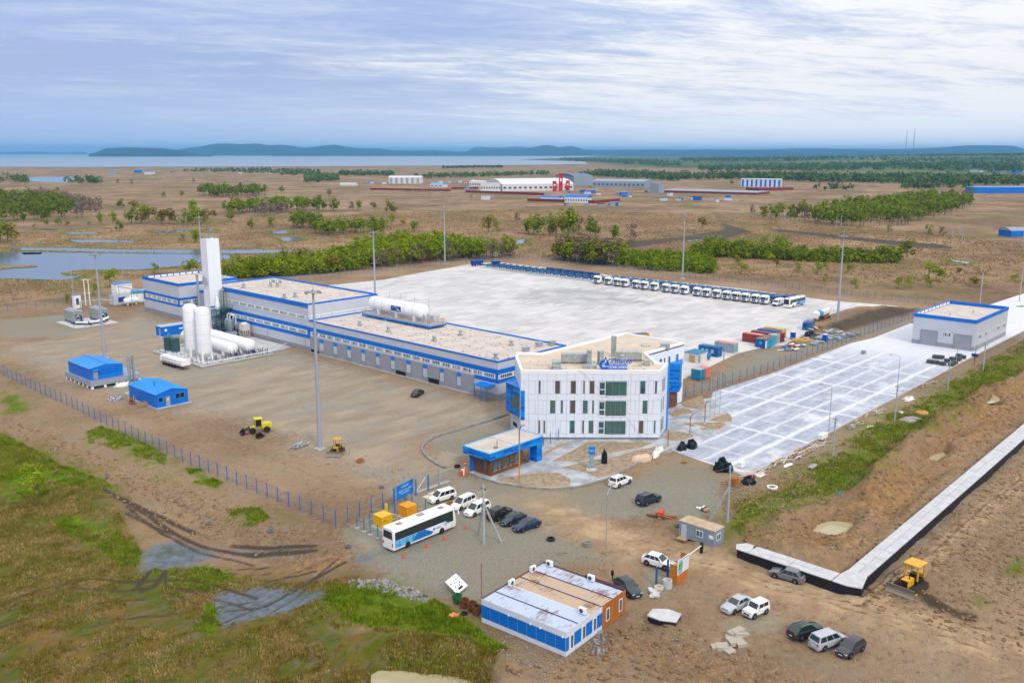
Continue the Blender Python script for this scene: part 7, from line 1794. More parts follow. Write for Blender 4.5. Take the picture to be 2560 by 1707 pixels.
# blue banner
e=empty('info_banner',(0,0,0),0,'blue banner board on blue posts near the wire gate','banner'); A_=Vector((82.90,103.51)); B_=Vector((85.90,103.51))
A_=Vector((82.6,103.)); B_=Vector((87.6,104.1)); d_=(B_-A_)
rot=math.atan2(d_.y,d_.x); mb=MB(); mb.obox(((A_.x+B_.x)/2,(A_.y+B_.y)/2,3.0),(d_.length,.08,2.3),Matrix.Rotation(rot,3,'Z')); mb.build('board',mat('banner_blue',(.006,.22,.62),.4,rgb2=(.004,.10,.45),scale=.4),e)
for t in (.15,.62,.95):p=A_+d_*t; mb=MB(); mb.box(p.x-.08,p.y+.06,0,p.x+.08,p.y+.2,4.0); mb.build('post',M_pb,e)
for s_,sz,t,z in (('ГАЗПРОМ',.34,.42,3.5),('ДОБРО ПОЖАЛОВАТЬ',.3,.28,2.9),('ГЕЛИЙ СЕРВИС',.28,.36,2.5)):
    p=A_+d_*t-Vector((-d_.y,d_.x)).normalized()*.05; text_mesh(s_,sz,.004,mat('banner_text',(.45,.70,.9),.5),'lettering',e,(p.x,p.y,z),(R(90),0,rot))
# entrance pylon
z_=(118.80,92.51); e=empty('entrance_pylon',(z_[0],z_[1],0),ANG,'slim white and blue entrance pylon sign on a concrete block','sign'); part_box(e,'footing',M_slab,-.9,-.6,0,.9,.6,.35); part_box(e,'post',M_bluel,-.42,-.12,.36,-.22,.12,4.4); part_box(e,'panel',M_galv,-.2,-.1,.6,.45,.1,3.0); part_box(e,'head',mat('pylon_blue',(.006,.20,.65),.4),-.5,-.16,3.05,.6,.16,4.5,bevel=.04); text_mesh('ГАЗПРОМ',.2,.004,M_signw,'lettering',e,(-.4,-.17,3.7),sx=.8)
# orange information stand and barrier
e=empty('information_stand',(92.9,57.9,0),R(4),'orange clad box stand carrying a white and green site plan board','sign')
mb=MB(); mb.box(0,0,0,2.8,.12,1.25); mb.box(0,.12,0,.1,1.1,2.6); mb.box(2.7,.12,0,2.8,1.1,3.3); mb.build('cladding',mat('stand_orange',(.48,.16,.02),.5),e)
mb=MB(); mb.path([(0,1.1,0),(0,1.1,3.1),(2.8,1.1,3.1),(2.8,1.1,0)],.04,5); mb.path([(0,0,2.6),(0,1.1,3.1)],.04,5); mb.build('frame',M_concd,e)
part_box(e,'board',M_white,-.02,-.04,1.3,2.85,.02,3.35); part_box(e,'plan_picture',mat('plan_green',(.03,.25,.10),.5,rgb2=(.25,.45,.35),scale=3.),.12,-.055,1.75,1.2,-.041,3.0); part_box(e,'header_bar',M_bluel,.1,-.055,3.1,2.75,-.041,3.25); part_box(e,'footer_panel',M_bluel,.12,-.055,1.4,1.2,-.041,1.68)
for k in range(6):part_box(e,'text_row',mat('row_pale',(.40,.52,.62),.5),1.4,-.055,1.5+k*.26,2.7,-.041,1.6+k*.26)
z_=(102.99,60.49); e=empty('barrier',(z_[0],z_[1],0),0,'dark barrier post with a raised white arm by the guard cabin','barrier'); part_box(e,'footing',M_slab,-.5,-.4,0,.5,.4,.1); mb=MB(); mb.lathe([(.24,.1),(.24,1.5),(.2,1.75)],12); mb.build('post',M_black,e,True); mb=MB(); b_=(98.98,60.25); L_=Vector((92.9+2.9-z_[0],58.3-z_[1])); mb.tube((0,0,1.3),(L_.x*.98,L_.y*.98,2.9),.07,n=6); mb.build('arm',M_white,e)
for i,z_ in enumerate(((91.03,59.87),(93.88,60.04))):
    e=empty('blue_rack_post',(z_[0],z_[1],0),0,('left' if i==0 else 'right')+' notched blue post standing by the orange stand','post','notched blue posts by the orange stand'); mb=MB(); mb.box(-.1,-.1,0,.1,.1,2.5)
    for k in range(5):mb.box(-.22,-.06,.5+.4*k,.22,.06,.6+.4*k)
    mb.build('post',mat('post_teal',(.01,.12,.30),.5),e)
def ring(name,x,y,r,h,lb,m=M_slab,cat='concrete ring',ri=.75,z=0.,grp=None):
    e=empty(name,(x,y,ground_z(x,y)+z),0,lb,cat,grp); mb=MB(); n=18; v=[]
    for rr_,zz in ((r,0),(r,h),(r*ri,h),(r*ri,.02)):v+=[(rr_*math.cos(2*math.pi*i/n),rr_*math.sin(2*math.pi*i/n),zz)for i in range(n)]
    f=[(k*n+i,k*n+(i+1)%n,(k+1)*n+(i+1)%n,(k+1)*n+i)for k in range(3)for i in range(n)]; mb.add(v,f+[tuple(range(3*n,4*n))]); mb.build('ring',m,e,True); return e
z_=(91.54,58.49); ring('concrete_well_ring',z_[0],z_[1],.6,1.1,'tall concrete well ring beside the orange stand'); z_=(90.42,59.05); ring('concrete_well_ring',z_[0],z_[1],.62,.35,'low tilted cream concrete ring left of the tall well ring',mat('cream_concrete',(.52,.46,.36),.8),ri=.5)
for z_,r_,h_,m_,lb in (((94.24,73.85),.62,.55,M_concd,'dark open manhole ring on gravel behind the modular building'),((92.08,78.90),.62,.3,M_black,'dark manhole cover ring on gravel right of the navy saloon'),((91.28,99.45),.5,.3,M_or,'rusty manhole ring between two white minivans'),((103.94,111.18),.55,.35,M_black,'dark manhole ring beside the gatehouse door'),
    ((133.73,65.61),.9,.3,M_white,'pale round manhole slab on the slope beside the rubble'),((133.64,82.90),.5,.15,M_or,'rusty cover ring lying on the gravel near the pad'),((93.76,126.06),.7,.4,M_or,'rusty open manhole in the dirt yard')):
    ring('manhole_ring',z_[0],z_[1],r_,h_,lb,m_,'manhole',.7)
for z_,lb,h_ in (((88.32,113.21),'pale tyre lying in the dirt yard behind the banner',0),((60.31,155.22),'tyre lying highest on the grassy bank left of the fence',LOW*.6),((62.18,122.72),'tyre in the middle of the stony bank',LOW*.8),((65.99,111.40),'blue grey tyre on the bank nearest the car park',LOW*.6),((108.86,68.13),'tyre on the ground left of the guard cabin',0),((70.47,98.37),'black tyre in the rubble left of the coach',0)):
    e=empty('old_tyre',(z_[0],z_[1],ground_z(*z_)+.02),random.random(),lb,'tyre','old tyres lying about'); mb=MB(); n=16; v=[]
    for rr_,zz in ((.42,0),(.48,.1),(.42,.22),(.27,.22),(.22,.1),(.27,0)):v+=[(rr_*math.cos(2*math.pi*i/n),rr_*math.sin(2*math.pi*i/n),zz)for i in range(n)]
    mb.add(v,[(k*n+i,k*n+(i+1)%n,((k+1)%6)*n+(i+1)%n,((k+1)%6)*n+i)for k in range(6)for i in range(n)]); mb.build('tread',mat('old_rubber',(.12,.13,.15),.8),e,True)
M_cone=mat('cone_red',(.75,.09,.03),.5)
for z_,lb in (((73.78,90.05),'traffic cone nearest the rear of the coach'),((78.27,90.32),'second traffic cone from the rear of the coach'),((81.66,90.24),'third traffic cone, by the front wheel of the coach'),((86.33,90.80),'traffic cone farthest right, ahead of the coach')):
    e=empty('traffic_cone',(z_[0],z_[1],.0),0,lb,'traffic cone','traffic cones beside the coach'); mb=MB(); mb.box(-.22,-.22,0,.22,.22,.05); mb.tube((0,0,.05),(0,0,.75),.16,.04,n=10); mb.build('cone',M_cone,e); mb=MB(); mb.tube((0,0,.35),(0,0,.52),.105,.08,n=10); mb.build('white_band',M_white,e)
z_=(101.93,107.39); e=empty('stop_sign_group',(z_[0],z_[1],0),0,'red barrier blocks with a red round no entry sign at the gatehouse','road sign'); mb=MB(); mb.tube((0,0,0),(.3,.2,1.9),.04,n=5); mb.build('post',M_galv,e)
mb=MB(); mb.lathe([(.34,0),(.34,.04)],16,(.3,.15,2.0),Matrix.Rotation(R(90),3,'X')); o=mb.build('sign_disc',mat('sign_red',(.62,.01,.04),.4),e); part_box(o,'white_bar',M_white,.06,.08,1.94,.54,.105,2.06)
for k in range(3):part_box(e,'barrier_block',M_cone if k%2==0 else M_white,-.7+.35*k,-.2,0,-.4+.35*k,.3,.9+.2*(k==1))
part_box(e,'sand_block',M_yellow,.2,.1,.9,.5,.3,1.3)
# concrete channel wall along the lower right
e=empty('channel_wall',(0,0,0),0,'long pale concrete channel with black bitumen sides bending at the lower right','concrete wall'); HT=1.55
axp=105.6; wd=2.6
mb=MB(); mb.prism([(105.,56.1),(106.3,56.7),(107.4,55.9),(107.5,41.9),(105.5,40.3),(104.9,41.),(104.9,54.6)],-.3,HT-.12); mb.prism([(107.5,39.6),(107.51,42.2),(240,43.9),(240,41.3)],-.3,HT-.12); mb.prism([(104.9,41.),(105.5,38.95),(107.5,39.4),(107.5,42.)],-.3,HT-.125); mb.build('side_wall',M_bitumen,e)
M_cap=mat('cap_concrete',(.50,.51,.53),.8,var=.10,scale=.8)
def slabp(pts,z1=HT):mb=MB(); mb.prism(pts,HT-.12,z1+random.uniform(-.012,.012)); mb.build('cover_slab',M_cap,e)
slabp([(104.85,56.2),(106.2,56.9),(107.5,56.),(107.5,54.9),(106.4,54.5),(104.85,54.5)])
for k in range(4):y=54.4-k*2.95; slabp([(104.85,y),(106.1,y),(106.1,y-2.9),(104.85,y-2.9)]); slabp([(106.15,y),(107.5,y),(107.5,y-2.9),(106.15,y-2.9)])
slabp([(104.82,42.5),(107.5,42.5),(109.2,42.25),(109.2,39.7),(105.4,38.85),(104.8,40.6)])
for k in range(32):
    x=109.25+k*3.0; y0=39.65+.0128*(x-107.5)
    slabp([(x,y0),(x+2.95,y0+.04),(x+2.95,y0+1.33),(x,y0+1.29)]); slabp([(x,y0+1.34),(x+2.95,y0+1.38),(x+2.95,y0+2.62),(x,y0+2.58)])
z_=(84.94,54.34); e=empty('valve_chamber',(82.5,52.4,0),0,'concrete chamber with black sides in a pit right of the modular building','concrete chamber'); P_=[(0,2.9),(1.7,3.3),(2.9,2.0),(3.0,.2),(1.0,-.4),(.1,1.3)]
mb=MB(); mb.prism([(x,y)for x,y in P_],-.6,.72); mb.build('side_wall',M_bitumen,e); mb=MB(); mb.prism([(1.5+(x-1.5)*1.04,1.5+(y-1.5)*1.04)for x,y in P_],.73,.86); mb.build('cover_slab',M_cap,e)
# ---- containers and cabins in the yard ----
def container(x,y,L,rz,m,lb,roof=None,h=2.6):
    e=empty('shipping_container',(x,y,.06),rz,lb,'container','shipping containers in the yard'); mb=MB(); mb.box(0,0,0,L,2.44,h)
    for k in range(int(L/.4)):mb.box(.1+k*.4,-.04,.15,.28+k*.4,0,h-.15); mb.box(.1+k*.4,2.44,.15,.28+k*.4,2.48,h-.15)
    mb.build('shell',m,e); part_box(e,'roof',roof or m,.03,.03,h,L-.03,2.41,h+.04)
    for s_ in (0,1):part_box(e,'door',m,-.05,.08+s_*1.16,.15,0,1.2+s_*1.16,h-.12); mb=MB(); mb.tube((-.07,.5+s_*1.3,.2),(-.07,.5+s_*1.3,h-.2),.03,n=5); mb.build('lock_rod',M_galv,e)
    return e
K=lambda n,c_:mat('container_'+n,c_,.55,var=.15,scale=.6)
K_red,K_mar,K_bl,K_yel,K_dr,K_gr,K_te,K_or,K_pk=K('red',(.26,.05,.04)),K('maroon',(.22,.05,.07)),K('blue',(.008,.10,.30)),K('yellow',(.55,.36,.13)),K('dark_red',(.20,.035,.025)),K('grey',(.26,.36,.42)),K('teal',(.015,.22,.36)),K('orange',(.62,.16,.10)),K('pink',(.58,.22,.19))
container(238.8,122.4,6.1,R(90),K_red,'red container at the left front of the container group',K_pk)
container(243.3,121.6,6.6,R(90),K_mar,'maroon container between the red and the long blue container'); container(247.3,121.9,6.3,R(90),K_bl,'blue container between the maroon and the yellow one')
container(251.2,121.9,6.3,R(90),K_yel,'yellow container at the back of the container group'); container(242.4,119.2,2.44,R(0),K_dr,'short dark red container at the right of the group'); container(239.2,119.4,3.1,0,K_gr,'grey blue container behind the small blue cabin')
e=container(212.6,122.7,6.1,R(90),K_bl,'blue container with light windows behind the white office'); 
e.location.x+=2.4
for s_ in (1.2,2.9,4.3):mb=MB(); mb.box(s_,2.49,.9,s_+.9,2.53,1.9); mb.build('window',mat('window_pale',(.25,.45,.55),.3),e)
e=container(222.6,122.1,6.1,R(90),K_gr,'white and grey container with a red roof left of the red group',K_pk); container(189.6,112.7,2.44,R(90),K_te,'teal container just right of the office blue bay',M_galv); container(192.1,112.6,2.6,R(90),K_or,'orange container beside the teal one',K_pk)
p=cabin('white_shed',202.7,122.9,208.,127.,2.5,'white shed with a teal roof and wooden door behind the office','shed',mat('shed_cream',(.58,.58,.54),.6),mat('teal_roof',(.01,.17,.34),.5),over=.15); door(p,'-X',.8,2.6,2.,M_wood); door(p,'-Y',.2,1.4,2.2,mat('door_taupe',(.30,.25,.27),.6))
p=cabin('blue_trailer_cabin',231.9,118.7,238.2,121.9,2.6,'small blue cabin with a rusty roof and light blue side','cabin',K_bl,mat('rusty_roof',(.28,.22,.18),.8,rgb2=(.14,.06,.05),scale=1.),over=.1)
part_box(p,'side_panel',mat('cabin_cyan',(.02,.32,.50),.5),.9,-.04,.1,6.25,0,2.5); door(p,'-Y',.1,.85,2.2,M_white); o=front_window(p,'-Y',2.4,3.6,1.2,2.,n=2,frame=M_bluel); o.location.y=-.045; mb=MB(); mb.lathe([(.45,0),(.42,.03)],14,(-.0,1.5,1.5),Matrix.Rotation(R(-90),3,'Y')); mb.build('round_mark',M_bluel,p)
e=container(217.5,149.4,6.1,R(0),mat('container_sunyellow',(.62,.36,.02),.5),'yellow container with dark roof peeking above the office',mat('dark_cover',(.10,.09,.09),.7)); e.rotation_euler=(0,0,R(-33)); e.location=(210.6,150.6,.06)
for z_,lb in (((249.99,119.09),'blue portable toilet with white roof by the timber heap'),((253.01,110.47),'blue portable toilet by the fence among grey bundles')):
    e=empty('portable_toilet',(z_[0],z_[1],.05),0,lb,'portable toilet','blue portable toilets'); part_box(e,'cabin',mat('toilet_blue',(.006,.08,.42),.4),-.6,-.6,0,.6,.6,2.1,bevel=.03); part_box(e,'roof',M_white,-.65,-.65,2.11,.65,.65,2.3,bevel=.06); part_box(e,'door',mat('toilet_blue',(.006,.08,.42),.4),-.64,-.4,.1,-.6,.4,1.9)
z_=(208.19,123.28); e=empty('blue_barrel_tank',(z_[0],z_[1],.3),0,'small blue round tank beside the white shed','tank'); htank(e,'shell',0,-1.,1.2,1.,.85,mat('tank_blue',(.006,.17,.45),.4)); part_box(e,'cradle',M_or,-.6,-.6,0,.6,.8,.3)
z_=(265.36,122.33); e=empty('wrapped_machine',(z_[0],z_[1],.05),R(10),'machine wrapped in shiny dark blue sheeting on the yard edge','wrapped machine'); mb=MB(); P_=[(0,0),(0,2.3),(1.6,2.7),(3.2,2.4),(5.4,2.6),(6.,1.8),(6.,0)]; n=7; mb.add([(a,b_,c_)for b_ in (-1.2,1.2)for a,c_ in P_],[tuple(range(n)),tuple(range(n,2*n))[::-1]]+[(i,i+n,(i+1)%n+n,(i+1)%n)for i in range(n)]); mb.build('sheeting',mat('blue_sheet',(.005,.03,.12),.25,rgb2=(.01,.18,.45),scale=.7,bump=.1,bscale=1.5),e,bevel=.2)
# ---- heaps of lumpy soft material ----
def lump(name,x,y,sx_,sy_,h,m,lb,cat,seed=1,rough=.35,z=None,grp=None,rz=0):
    e=empty(name,(x,y,ground_z(x,y)-.05 if z is None else z),rz,lb,cat,grp); n,k_=20,7; v=[]
    rr=np.random.default_rng(seed)
    for k in range(k_):
        t=k/(k_-1); 
        for i in range(n):
            a=2*math.pi*i/n; q_=1+rough*float(fbm(np.array(math.cos(a)*3+seed),np.array(math.sin(a)*3+t*2),1.3,3,seed)); rad=math.cos(t*math.pi/2)**.6*q_
            v.append((sx_*rad*math.cos(a),sy_*rad*math.sin(a),h*math.sin(t*math.pi/2)*(1+rough*.6*rr.uniform(-1,1))))
    mb=MB(); mb.add(v,[(k*n+i,k*n+(i+1)%n,(k+1)*n+(i+1)%n,(k+1)*n+i)for k in range(k_-1)for i in range(n)]+[tuple(range((k_-1)*n,k_*n))]); mb.build('heap',m,e,True); return e
M_bag=mat('black_bag',(.006,.010,.018),.3,bump=.12,bscale=2.5)
for z_,s_,lb,sd in (((139.37,87.02),(.95,.8,1.5),'left of two black wrapped bundles on the pad corner',2),((141.49,86.33),(1.,.9,1.6),'right of two black wrapped bundles on the pad corner',5),((134.90,75.97),(1.5,1.2,2.0),'big black film heap at the near end of the pad',7),((135.16,74.78),(.9,.8,1.4),'black film heap leaning on the pole by the pad',9),((132.56,69.34),(1.6,1.1,1.0),'black film heap with crossed laths on the rubble',11)):
    lump('black_bundle',z_[0],z_[1],*s_,M_bag,lb,'wrapped bundle',sd,.5,grp='black plastic wrapped bundles')
z_=(123.25,93.10); lump('black_statue_wrap',z_[0],z_[1],.55,.5,2.3,M_bag,'tall black wrapped object beside the entrance pylon','wrapped object',4,.5)
z_=(129.24,89.23); lump('pink_sack_heap',z_[0],z_[1],2.3,1.0,1.2,mat('pale_pink_sack',(.62,.44,.34),.7,bump=.1,bscale=2),'rounded pale pink sack heap beside the trench','sack heap',6,.2,rz=R(-20))
z_=(135.19,89.65); lump('film_covered_pile',z_[0],z_[1],2.8,.8,.7,M_film,'white film covered pile along the inner kerb','film pile',8,.5,rz=R(20))
z_=(136.89,69.51); lump('white_film',z_[0],z_[1],1.4,.9,.4,M_film,'crumpled white film beside the black heap on the rubble','film',3,.6); z_=(88.11,211.35); lump('film_pile',z_[0],z_[1],2.2,1.,.8,M_film,'pile of white sacks beside the raised blue shed','sacks',14,.5)
z_=(188.91,61.89); lump('mauve_tarpaulin',z_[0],z_[1],2.8,2.2,.35,mat('mauve_tarp',(.33,.29,.31),.6,bump=.08,bscale=2),'mauve tarpaulin spread on the grass strip','tarpaulin',15,.6); z_=(195.88,62.81); lump('sand_heap',z_[0],z_[1],1.6,1.5,.7,mat('orange_sand',(.45,.25,.07),.9),'small orange sand heap above the mauve tarpaulin','sand heap',16,.2)
z_=(193.69,66.50); lump('white_scrap',z_[0],z_[1],2.,.8,.2,M_film,'white film scraps right of the middle concrete pole','film',17,.7); z_=(205.21,69.10); lump('plastic_scrap',z_[0],z_[1],2.,1.,.4,M_film,'white and dark blue plastic sheets on the gravel strip','plastic sheets',18,.7); z_=(178.20,67.03); lump('film_strip',z_[0],z_[1],1.4,.5,.15,M_film,'thin white film strip on the gravel near the pad edge','film',19,.7)
z_=(146.74,64.54); lump('grey_film',z_[0],z_[1],1.2,.6,.3,mat('grey_film',(.38,.44,.46),.4),'grey film rag at the edge of the near grass strip','film',20,.7); z_=(137.49,55.61); lump('blue_bag',z_[0],z_[1],.35,.3,.35,mat('bag_blue',(.01,.28,.65),.5),'small bright blue bag lying in the grass','bag',21,.3)
z_=(67.56,73.26); lump('orange_sheet',z_[0],z_[1],.8,.65,.22,mat('salmon_sheet',(.75,.24,.13),.6),'salmon coloured sheet lying left of the modular building','sheet',22,.3); z_=(68.75,72.67); ring('dark_hose_coil',z_[0],z_[1],.42,.15,'dark coil of hose beside the salmon sheet',M_trim,'hose',.8)
z_=(81.14,200.16); lump('rubbish_heap',z_[0],z_[1],1.9,1.4,.9,mat('rubbish',(.06,.10,.20),.7,rgb2=(.50,.48,.46),scale=2.5,det=7),'blue and white rubbish heap beside the cable drum','rubbish heap',23,.6); z_=(256.71,116.73); lump('dark_tarp_heap',z_[0],z_[1],2.2,1.8,1.6,M_bag,'dark blue tarpaulin heap between the two portable toilets','tarpaulin heap',24,.6)
q=random.Random(77)
z_=(258.27,116.35)
for k in range(46):
    x=245+q.uniform(1,26); y=108.5+q.uniform(0,8.5)-.05*(x-245)
    if y<107.6:continue
    e=empty('bundle',(x,y,.02),q.choice((0,R(90)))+q.uniform(-.1,.1),'grey wrapped bundle lying in the storage area by the fence','bundle','grey wrapped bundles by the fence'); part_box(e,'body',q.choice((M_galv,M_concd,M_steel)),-1.,-.45,0,1.,.45,q.uniform(.35,.9),bevel=.08)
def sticks(name,x,y,sx_,sy_,n,m,lb,cat,L=(1.5,3.5),ang=0.,spread=.5,th=.07,seed=1,h=.5,part='board'):
    e=empty(name,(x,y,ground_z(x,y)),0,lb,cat); q_=random.Random(seed)
    for k in range(n):
        mb=MB(); l=q_.uniform(*L); mb.obox((q_.gauss(0,sx_),q_.gauss(0,sy_),q_.uniform(.04,h)),(l,th*q_.uniform(.8,2.2),th*.6),Matrix.Rotation(ang+q_.gauss(0,spread),3,'Z')@Matrix.Rotation(q_.gauss(0,.08),3,'Y')); mb.build(part,m[k%len(m)]if isinstance(m,(list,tuple))else m,e)
    return e
z_=(248.22,115.80); sticks('timber_heap',z_[0],z_[1],1.4,1.1,40,[M_yellow,mat('straw_timber',(.55,.38,.12),.7)],'heap of yellow timber offcuts near the portable toilets','timber',seed=2,spread=1.,h=1.,th=.14)
z_=(238.28,113.47); sticks('scrap_heap',z_[0],z_[1],3.,1.2,50,[M_red,M_brown,M_white,M_concd,M_bluel],'mixed scrap heap of red, white and brown pieces by the fence','scrap',seed=3,spread=1.,h=.7,th=.35,L=(.6,2.)); z_=(268.73,121.22); sticks('brown_scrap',z_[0],z_[1],2.,1.4,24,[M_brown,M_film,M_or],'brown and pale scrap pieces by the verge','scrap',seed=4,spread=1.,h=.7,th=.3,L=(.6,2.))
# timber and laths along the near edge of the pad
for k,(z_,lb)in enumerate((((148.29,70.84),'long weathered planks lying at the near pad edge'),((152.68,69.95),'stack of grey white planks near the first concrete pole'),((158.97,69.85),'loose laths between planks and white blocks'),((175.81,70.02),'scattered laths along the pad edge beyond the first pole'),((190.17,70.29),'thin laths along the pad edge between the first two poles'),((222.34,70.95),'tangle of pale laths along the pad beyond the second pole'),((138.09,70.98),'laths at the near corner of the pad'))):
    sticks('plank_heap',z_[0],z_[1]-.6,2.2 if k!=1 else 1.5,.5,(26,16,22,20,26,26,18)[k],[M_plank,M_wood,M_slab],lb,'planks',L=(2.,5.)if k<3 else (1.,3.4),ang=R(4),spread=.18 if k<2 else .4,th=.12 if k<2 else .08,seed=k+10,h=.4,part='plank')
z_=(133.74,69.89); sticks('crossed_laths',z_[0],z_[1],.3,.3,4,mat('pink_lath',(.72,.42,.30),.7),'long pale pink laths crossed over the black heap','laths',L=(5,6.5),ang=R(-30),spread=.7,th=.1,seed=5,h=1.3)
z_=(110.38,71.71); sticks('red_scrap',z_[0],z_[1],.8,.4,6,[M_or,M_brown],'rusty beams lying left of the guard cabin','scrap',L=(2,3.5),ang=R(-70),spread=.3,th=.18,seed=6,h=.4); e=empty('red_box',(z_[0]-.5,z_[1]+.2,0),R(20),'red box standing on rusty beams near the guard cabin','box'); part_box(e,'body',mat('box_red',(.50,.09,.04),.6),-.7,-.4,.3,.7,.4,1.1); part_box(e,'foot',M_slab,-.6,-.3,0,.6,.3,.29)
z_=(88.79,58.74); sticks('slab_debris',z_[0],z_[1],.6,.4,9,[M_slab,M_plank],'broken white slabs and boards beside the low concrete ring','debris',L=(.8,1.8),th=.35,seed=7,spread=1.,h=.3); z_=(117.16,68.72); sticks('tray_of_scrap',z_[0],z_[1],.4,.3,10,[M_white,M_wood,M_trim],'pallet of white and dark scrap behind the guard cabin','scrap',L=(.6,1.8),th=.25,seed=8,spread=.8,h=.3)
z_=(85.36,45.20); sticks('broken_slabs',z_[0],z_[1],1.5,.8,11,mat('pale_broken_concrete',(.40,.36,.30),.85),'heap of broken pale concrete slabs in front of the silver saloon','broken slabs',L=(1.,2.2),th=.8,seed=9,spread=1.,h=.5)
z_=(91.13,141.62); sticks('galvanised_frames',z_[0],z_[1]-.2,1.2,.5,18,M_galv,'pile of galvanised lamp frames left of the tall mast','metal frames',L=(1.,2.4),th=.2,seed=12,spread=.7,h=.7,part='frame')
# orange cardboard box, white blocks, pallets
for z_,sz,m_,lb,cat in (((129.75,70.53),(1.2,1.0,1.3),M_or,'rust orange crate beside the propped pole','crate'),((138.23,74.03),(1.1,.9,1.05),M_white,'white boxed block standing on the near end of the pad','block'),((164.09,70.63),(2.6,1.,1.),M_white,'white block stack at the pad edge by the concrete pole','block'),((244.29,95.30),(1.1,1.,.9),M_concd,'grey box standing alone on the pad','box')):
    e=empty('stacked_block',(z_[0],z_[1],.08),0,lb,cat); part_box(e,'body',m_,-sz[0]/2,-sz[1]/2,.1,sz[0]/2,sz[1]/2,sz[2],bevel=.03); part_box(e,'pallet',M_wood,-sz[0]/2,-sz[1]/2,0,sz[0]/2,sz[1]/2,.09)
for z_ in ((245.12,77.87),(245.25,76.36),(252.00,78.71),(252.45,77.37),(245.05,74.54),(249.32,74.79),(252.44,74.54),(245.62,72.59),(248.67,72.73),(257.82,74.55),(256.79,73.18),(253.37,73.27)):
    e=empty('slab_pallet',(z_[0],z_[1],.08),0,'dark grey pallet of paving blocks at the far end of the pad','pallet','pallets of dark paving blocks on the pad')
    for k in range(3):part_box(e,'block_layer',mat('paver_dark',(.07,.08,.10),.7,var=.3,scale=4.),-.75,-.65,.12+k*.3,.75,.65,.38+k*.3)
    part_box(e,'pallet_base',M_wood,-.75,-.65,0,.75,.65,.11)
for z_,lb in (((90.87,104.51),'nearer of two cream boards lying by the white minivan'),((92.46,104.91),'farther of two cream boards lying by the white minivan')):e=part_box(None,'cream_board',mat('cream_board',(.62,.52,.36),.8),z_[0]-.7,z_[1]-.5,0,z_[0]+.7,z_[1]+.5,.05); tag(e,lb,'board')
# cable drum and crates by the blue hut
z_=(82.25,193.94); e=empty('cable_drum',(z_[0],z_[1],.95),R(60),'wooden cable drum lying on its rim beside the blue hut','cable drum')
for y in (-.55,.45):mb=MB(); mb.lathe([(.95,0),(.95,.1)],22,(0,y,0),Matrix.Rotation(R(-90),3,'X')); mb.build('flange',M_wood,e)
mb=MB(); mb.lathe([(.5,0),(.5,.9)],16,(0,-.45,0),Matrix.Rotation(R(-90),3,'X')); mb.build('core',M_brown,e)
z_=(83.87,190.82); e=empty('wooden_crate',(z_[0],z_[1],0),R(14),'long open wooden crate beside the cable drum','crate')
for y in (-.5,.45):
    for k in range(3):part_box(e,'board',M_wood,-1.7,y,.05+.28*k,1.7,y+.05,.3+.28*k)
for x in (-1.7,1.65):part_box(e,'end_board',M_wood,x,-.44,.05,x+.05,.44,.9)
# bins, tilted board, big stones near the modular building
for z_,m_,lb in (((70.01,75.25),mat('bin_green',(.01,.14,.05),.5),'green waste bin beside the tilted white board'),((69.83,73.80),M_brown,'first rusty bin right of the green one'),((69.93,72.55),M_brown,'second rusty bin, between the other two'),((69.70,71.43),M_brown,'third rusty bin, against the modular building')):
    e=empty('waste_bin',(z_[0],z_[1],0),R(8),lb,'bin','metal waste bins'); mb=MB(); v=[(x*k,y*k,z)for z,k in ((.05,.8),(1.15,1.))for x,y in ((-.5,-.4),(.5,-.4),(.5,.4),(-.5,.4))]+[(x*.9,y*.9,1.15)for x,y in ((-.5,-.4),(.5,-.4),(.5,.4),(-.5,.4))]+[(x*.75,y*.75,.3)for x,y in ((-.5,-.4),(.5,-.4),(.5,.4),(-.5,.4))]
    mb.add(v,[(3,2,1,0)]+[(i,(i+1)%4,4+(i+1)%4,4+i)for i in range(4)]+[(4+i,4+(i+1)%4,8+(i+1)%4,8+i)for i in range(4)]+[(8+i,8+(i+1)%4,12+(i+1)%4,12+i)for i in range(4)]+[(12,13,14,15)]); mb.build('bin_body',m_,e)
z_=(72.24,77.73); e=empty('white_board_stand',(z_[0],z_[1],0),R(15),'tilted white board with dark spots on a thin frame','board'); mb=MB(); mb.obox((0,0,.9),(2.6,2.2,.07),Matrix.Rotation(R(35),3,'X')); mb.build('board',M_white,e); mb=MB()
for x,y in ((-.9,1.),(-.2,.8),(.5,1.1),(-.6,.3),(.2,.2),(.6,.5)):mb.obox((x,(y-.6)*.82,.95+(y-.6)*.57),(.25,.15,.02),Matrix.Rotation(R(35),3,'X'))
mb.obox((0,-.6,.53),(1.,.3,.02),Matrix.Rotation(R(35),3,'X')); mb.build('dark_mark',M_trim,e); mb=MB(); mb.path([(-1.2,-.9,0),(-1.2,.9,0),(-2.6,1.,0),(-2.6,-.6,0),(-1.2,-.9,0)],.03,5); mb.path([(-1.2,.9,0),(-1.2,.9,1.4),(1.2,.9,1.4),(1.2,.9,0)],.03,5); mb.path([(-2.6,1,0),(-2.6,1,1.2),(-1.2,.9,1.2)],.03,5); mb.build('frame',M_concd,e)
z_=(63.08,79.74); e=part_box(None,'dropped_white_panel',M_white,z_[0]-1.2,z_[1]-.5,-1.1,z_[0]+1.2,z_[1]+.5,-.55); tag(e,'white panel lying on the grass below the gravel car park','panel'); z_=(145.11,68.19); e=lump('white_polystyrene',z_[0],z_[1],1.5,.8,.12,M_white,'flat white sheet with dark holes beside the long planks','sheet',31,.2)
z_=(144.40,56.22)
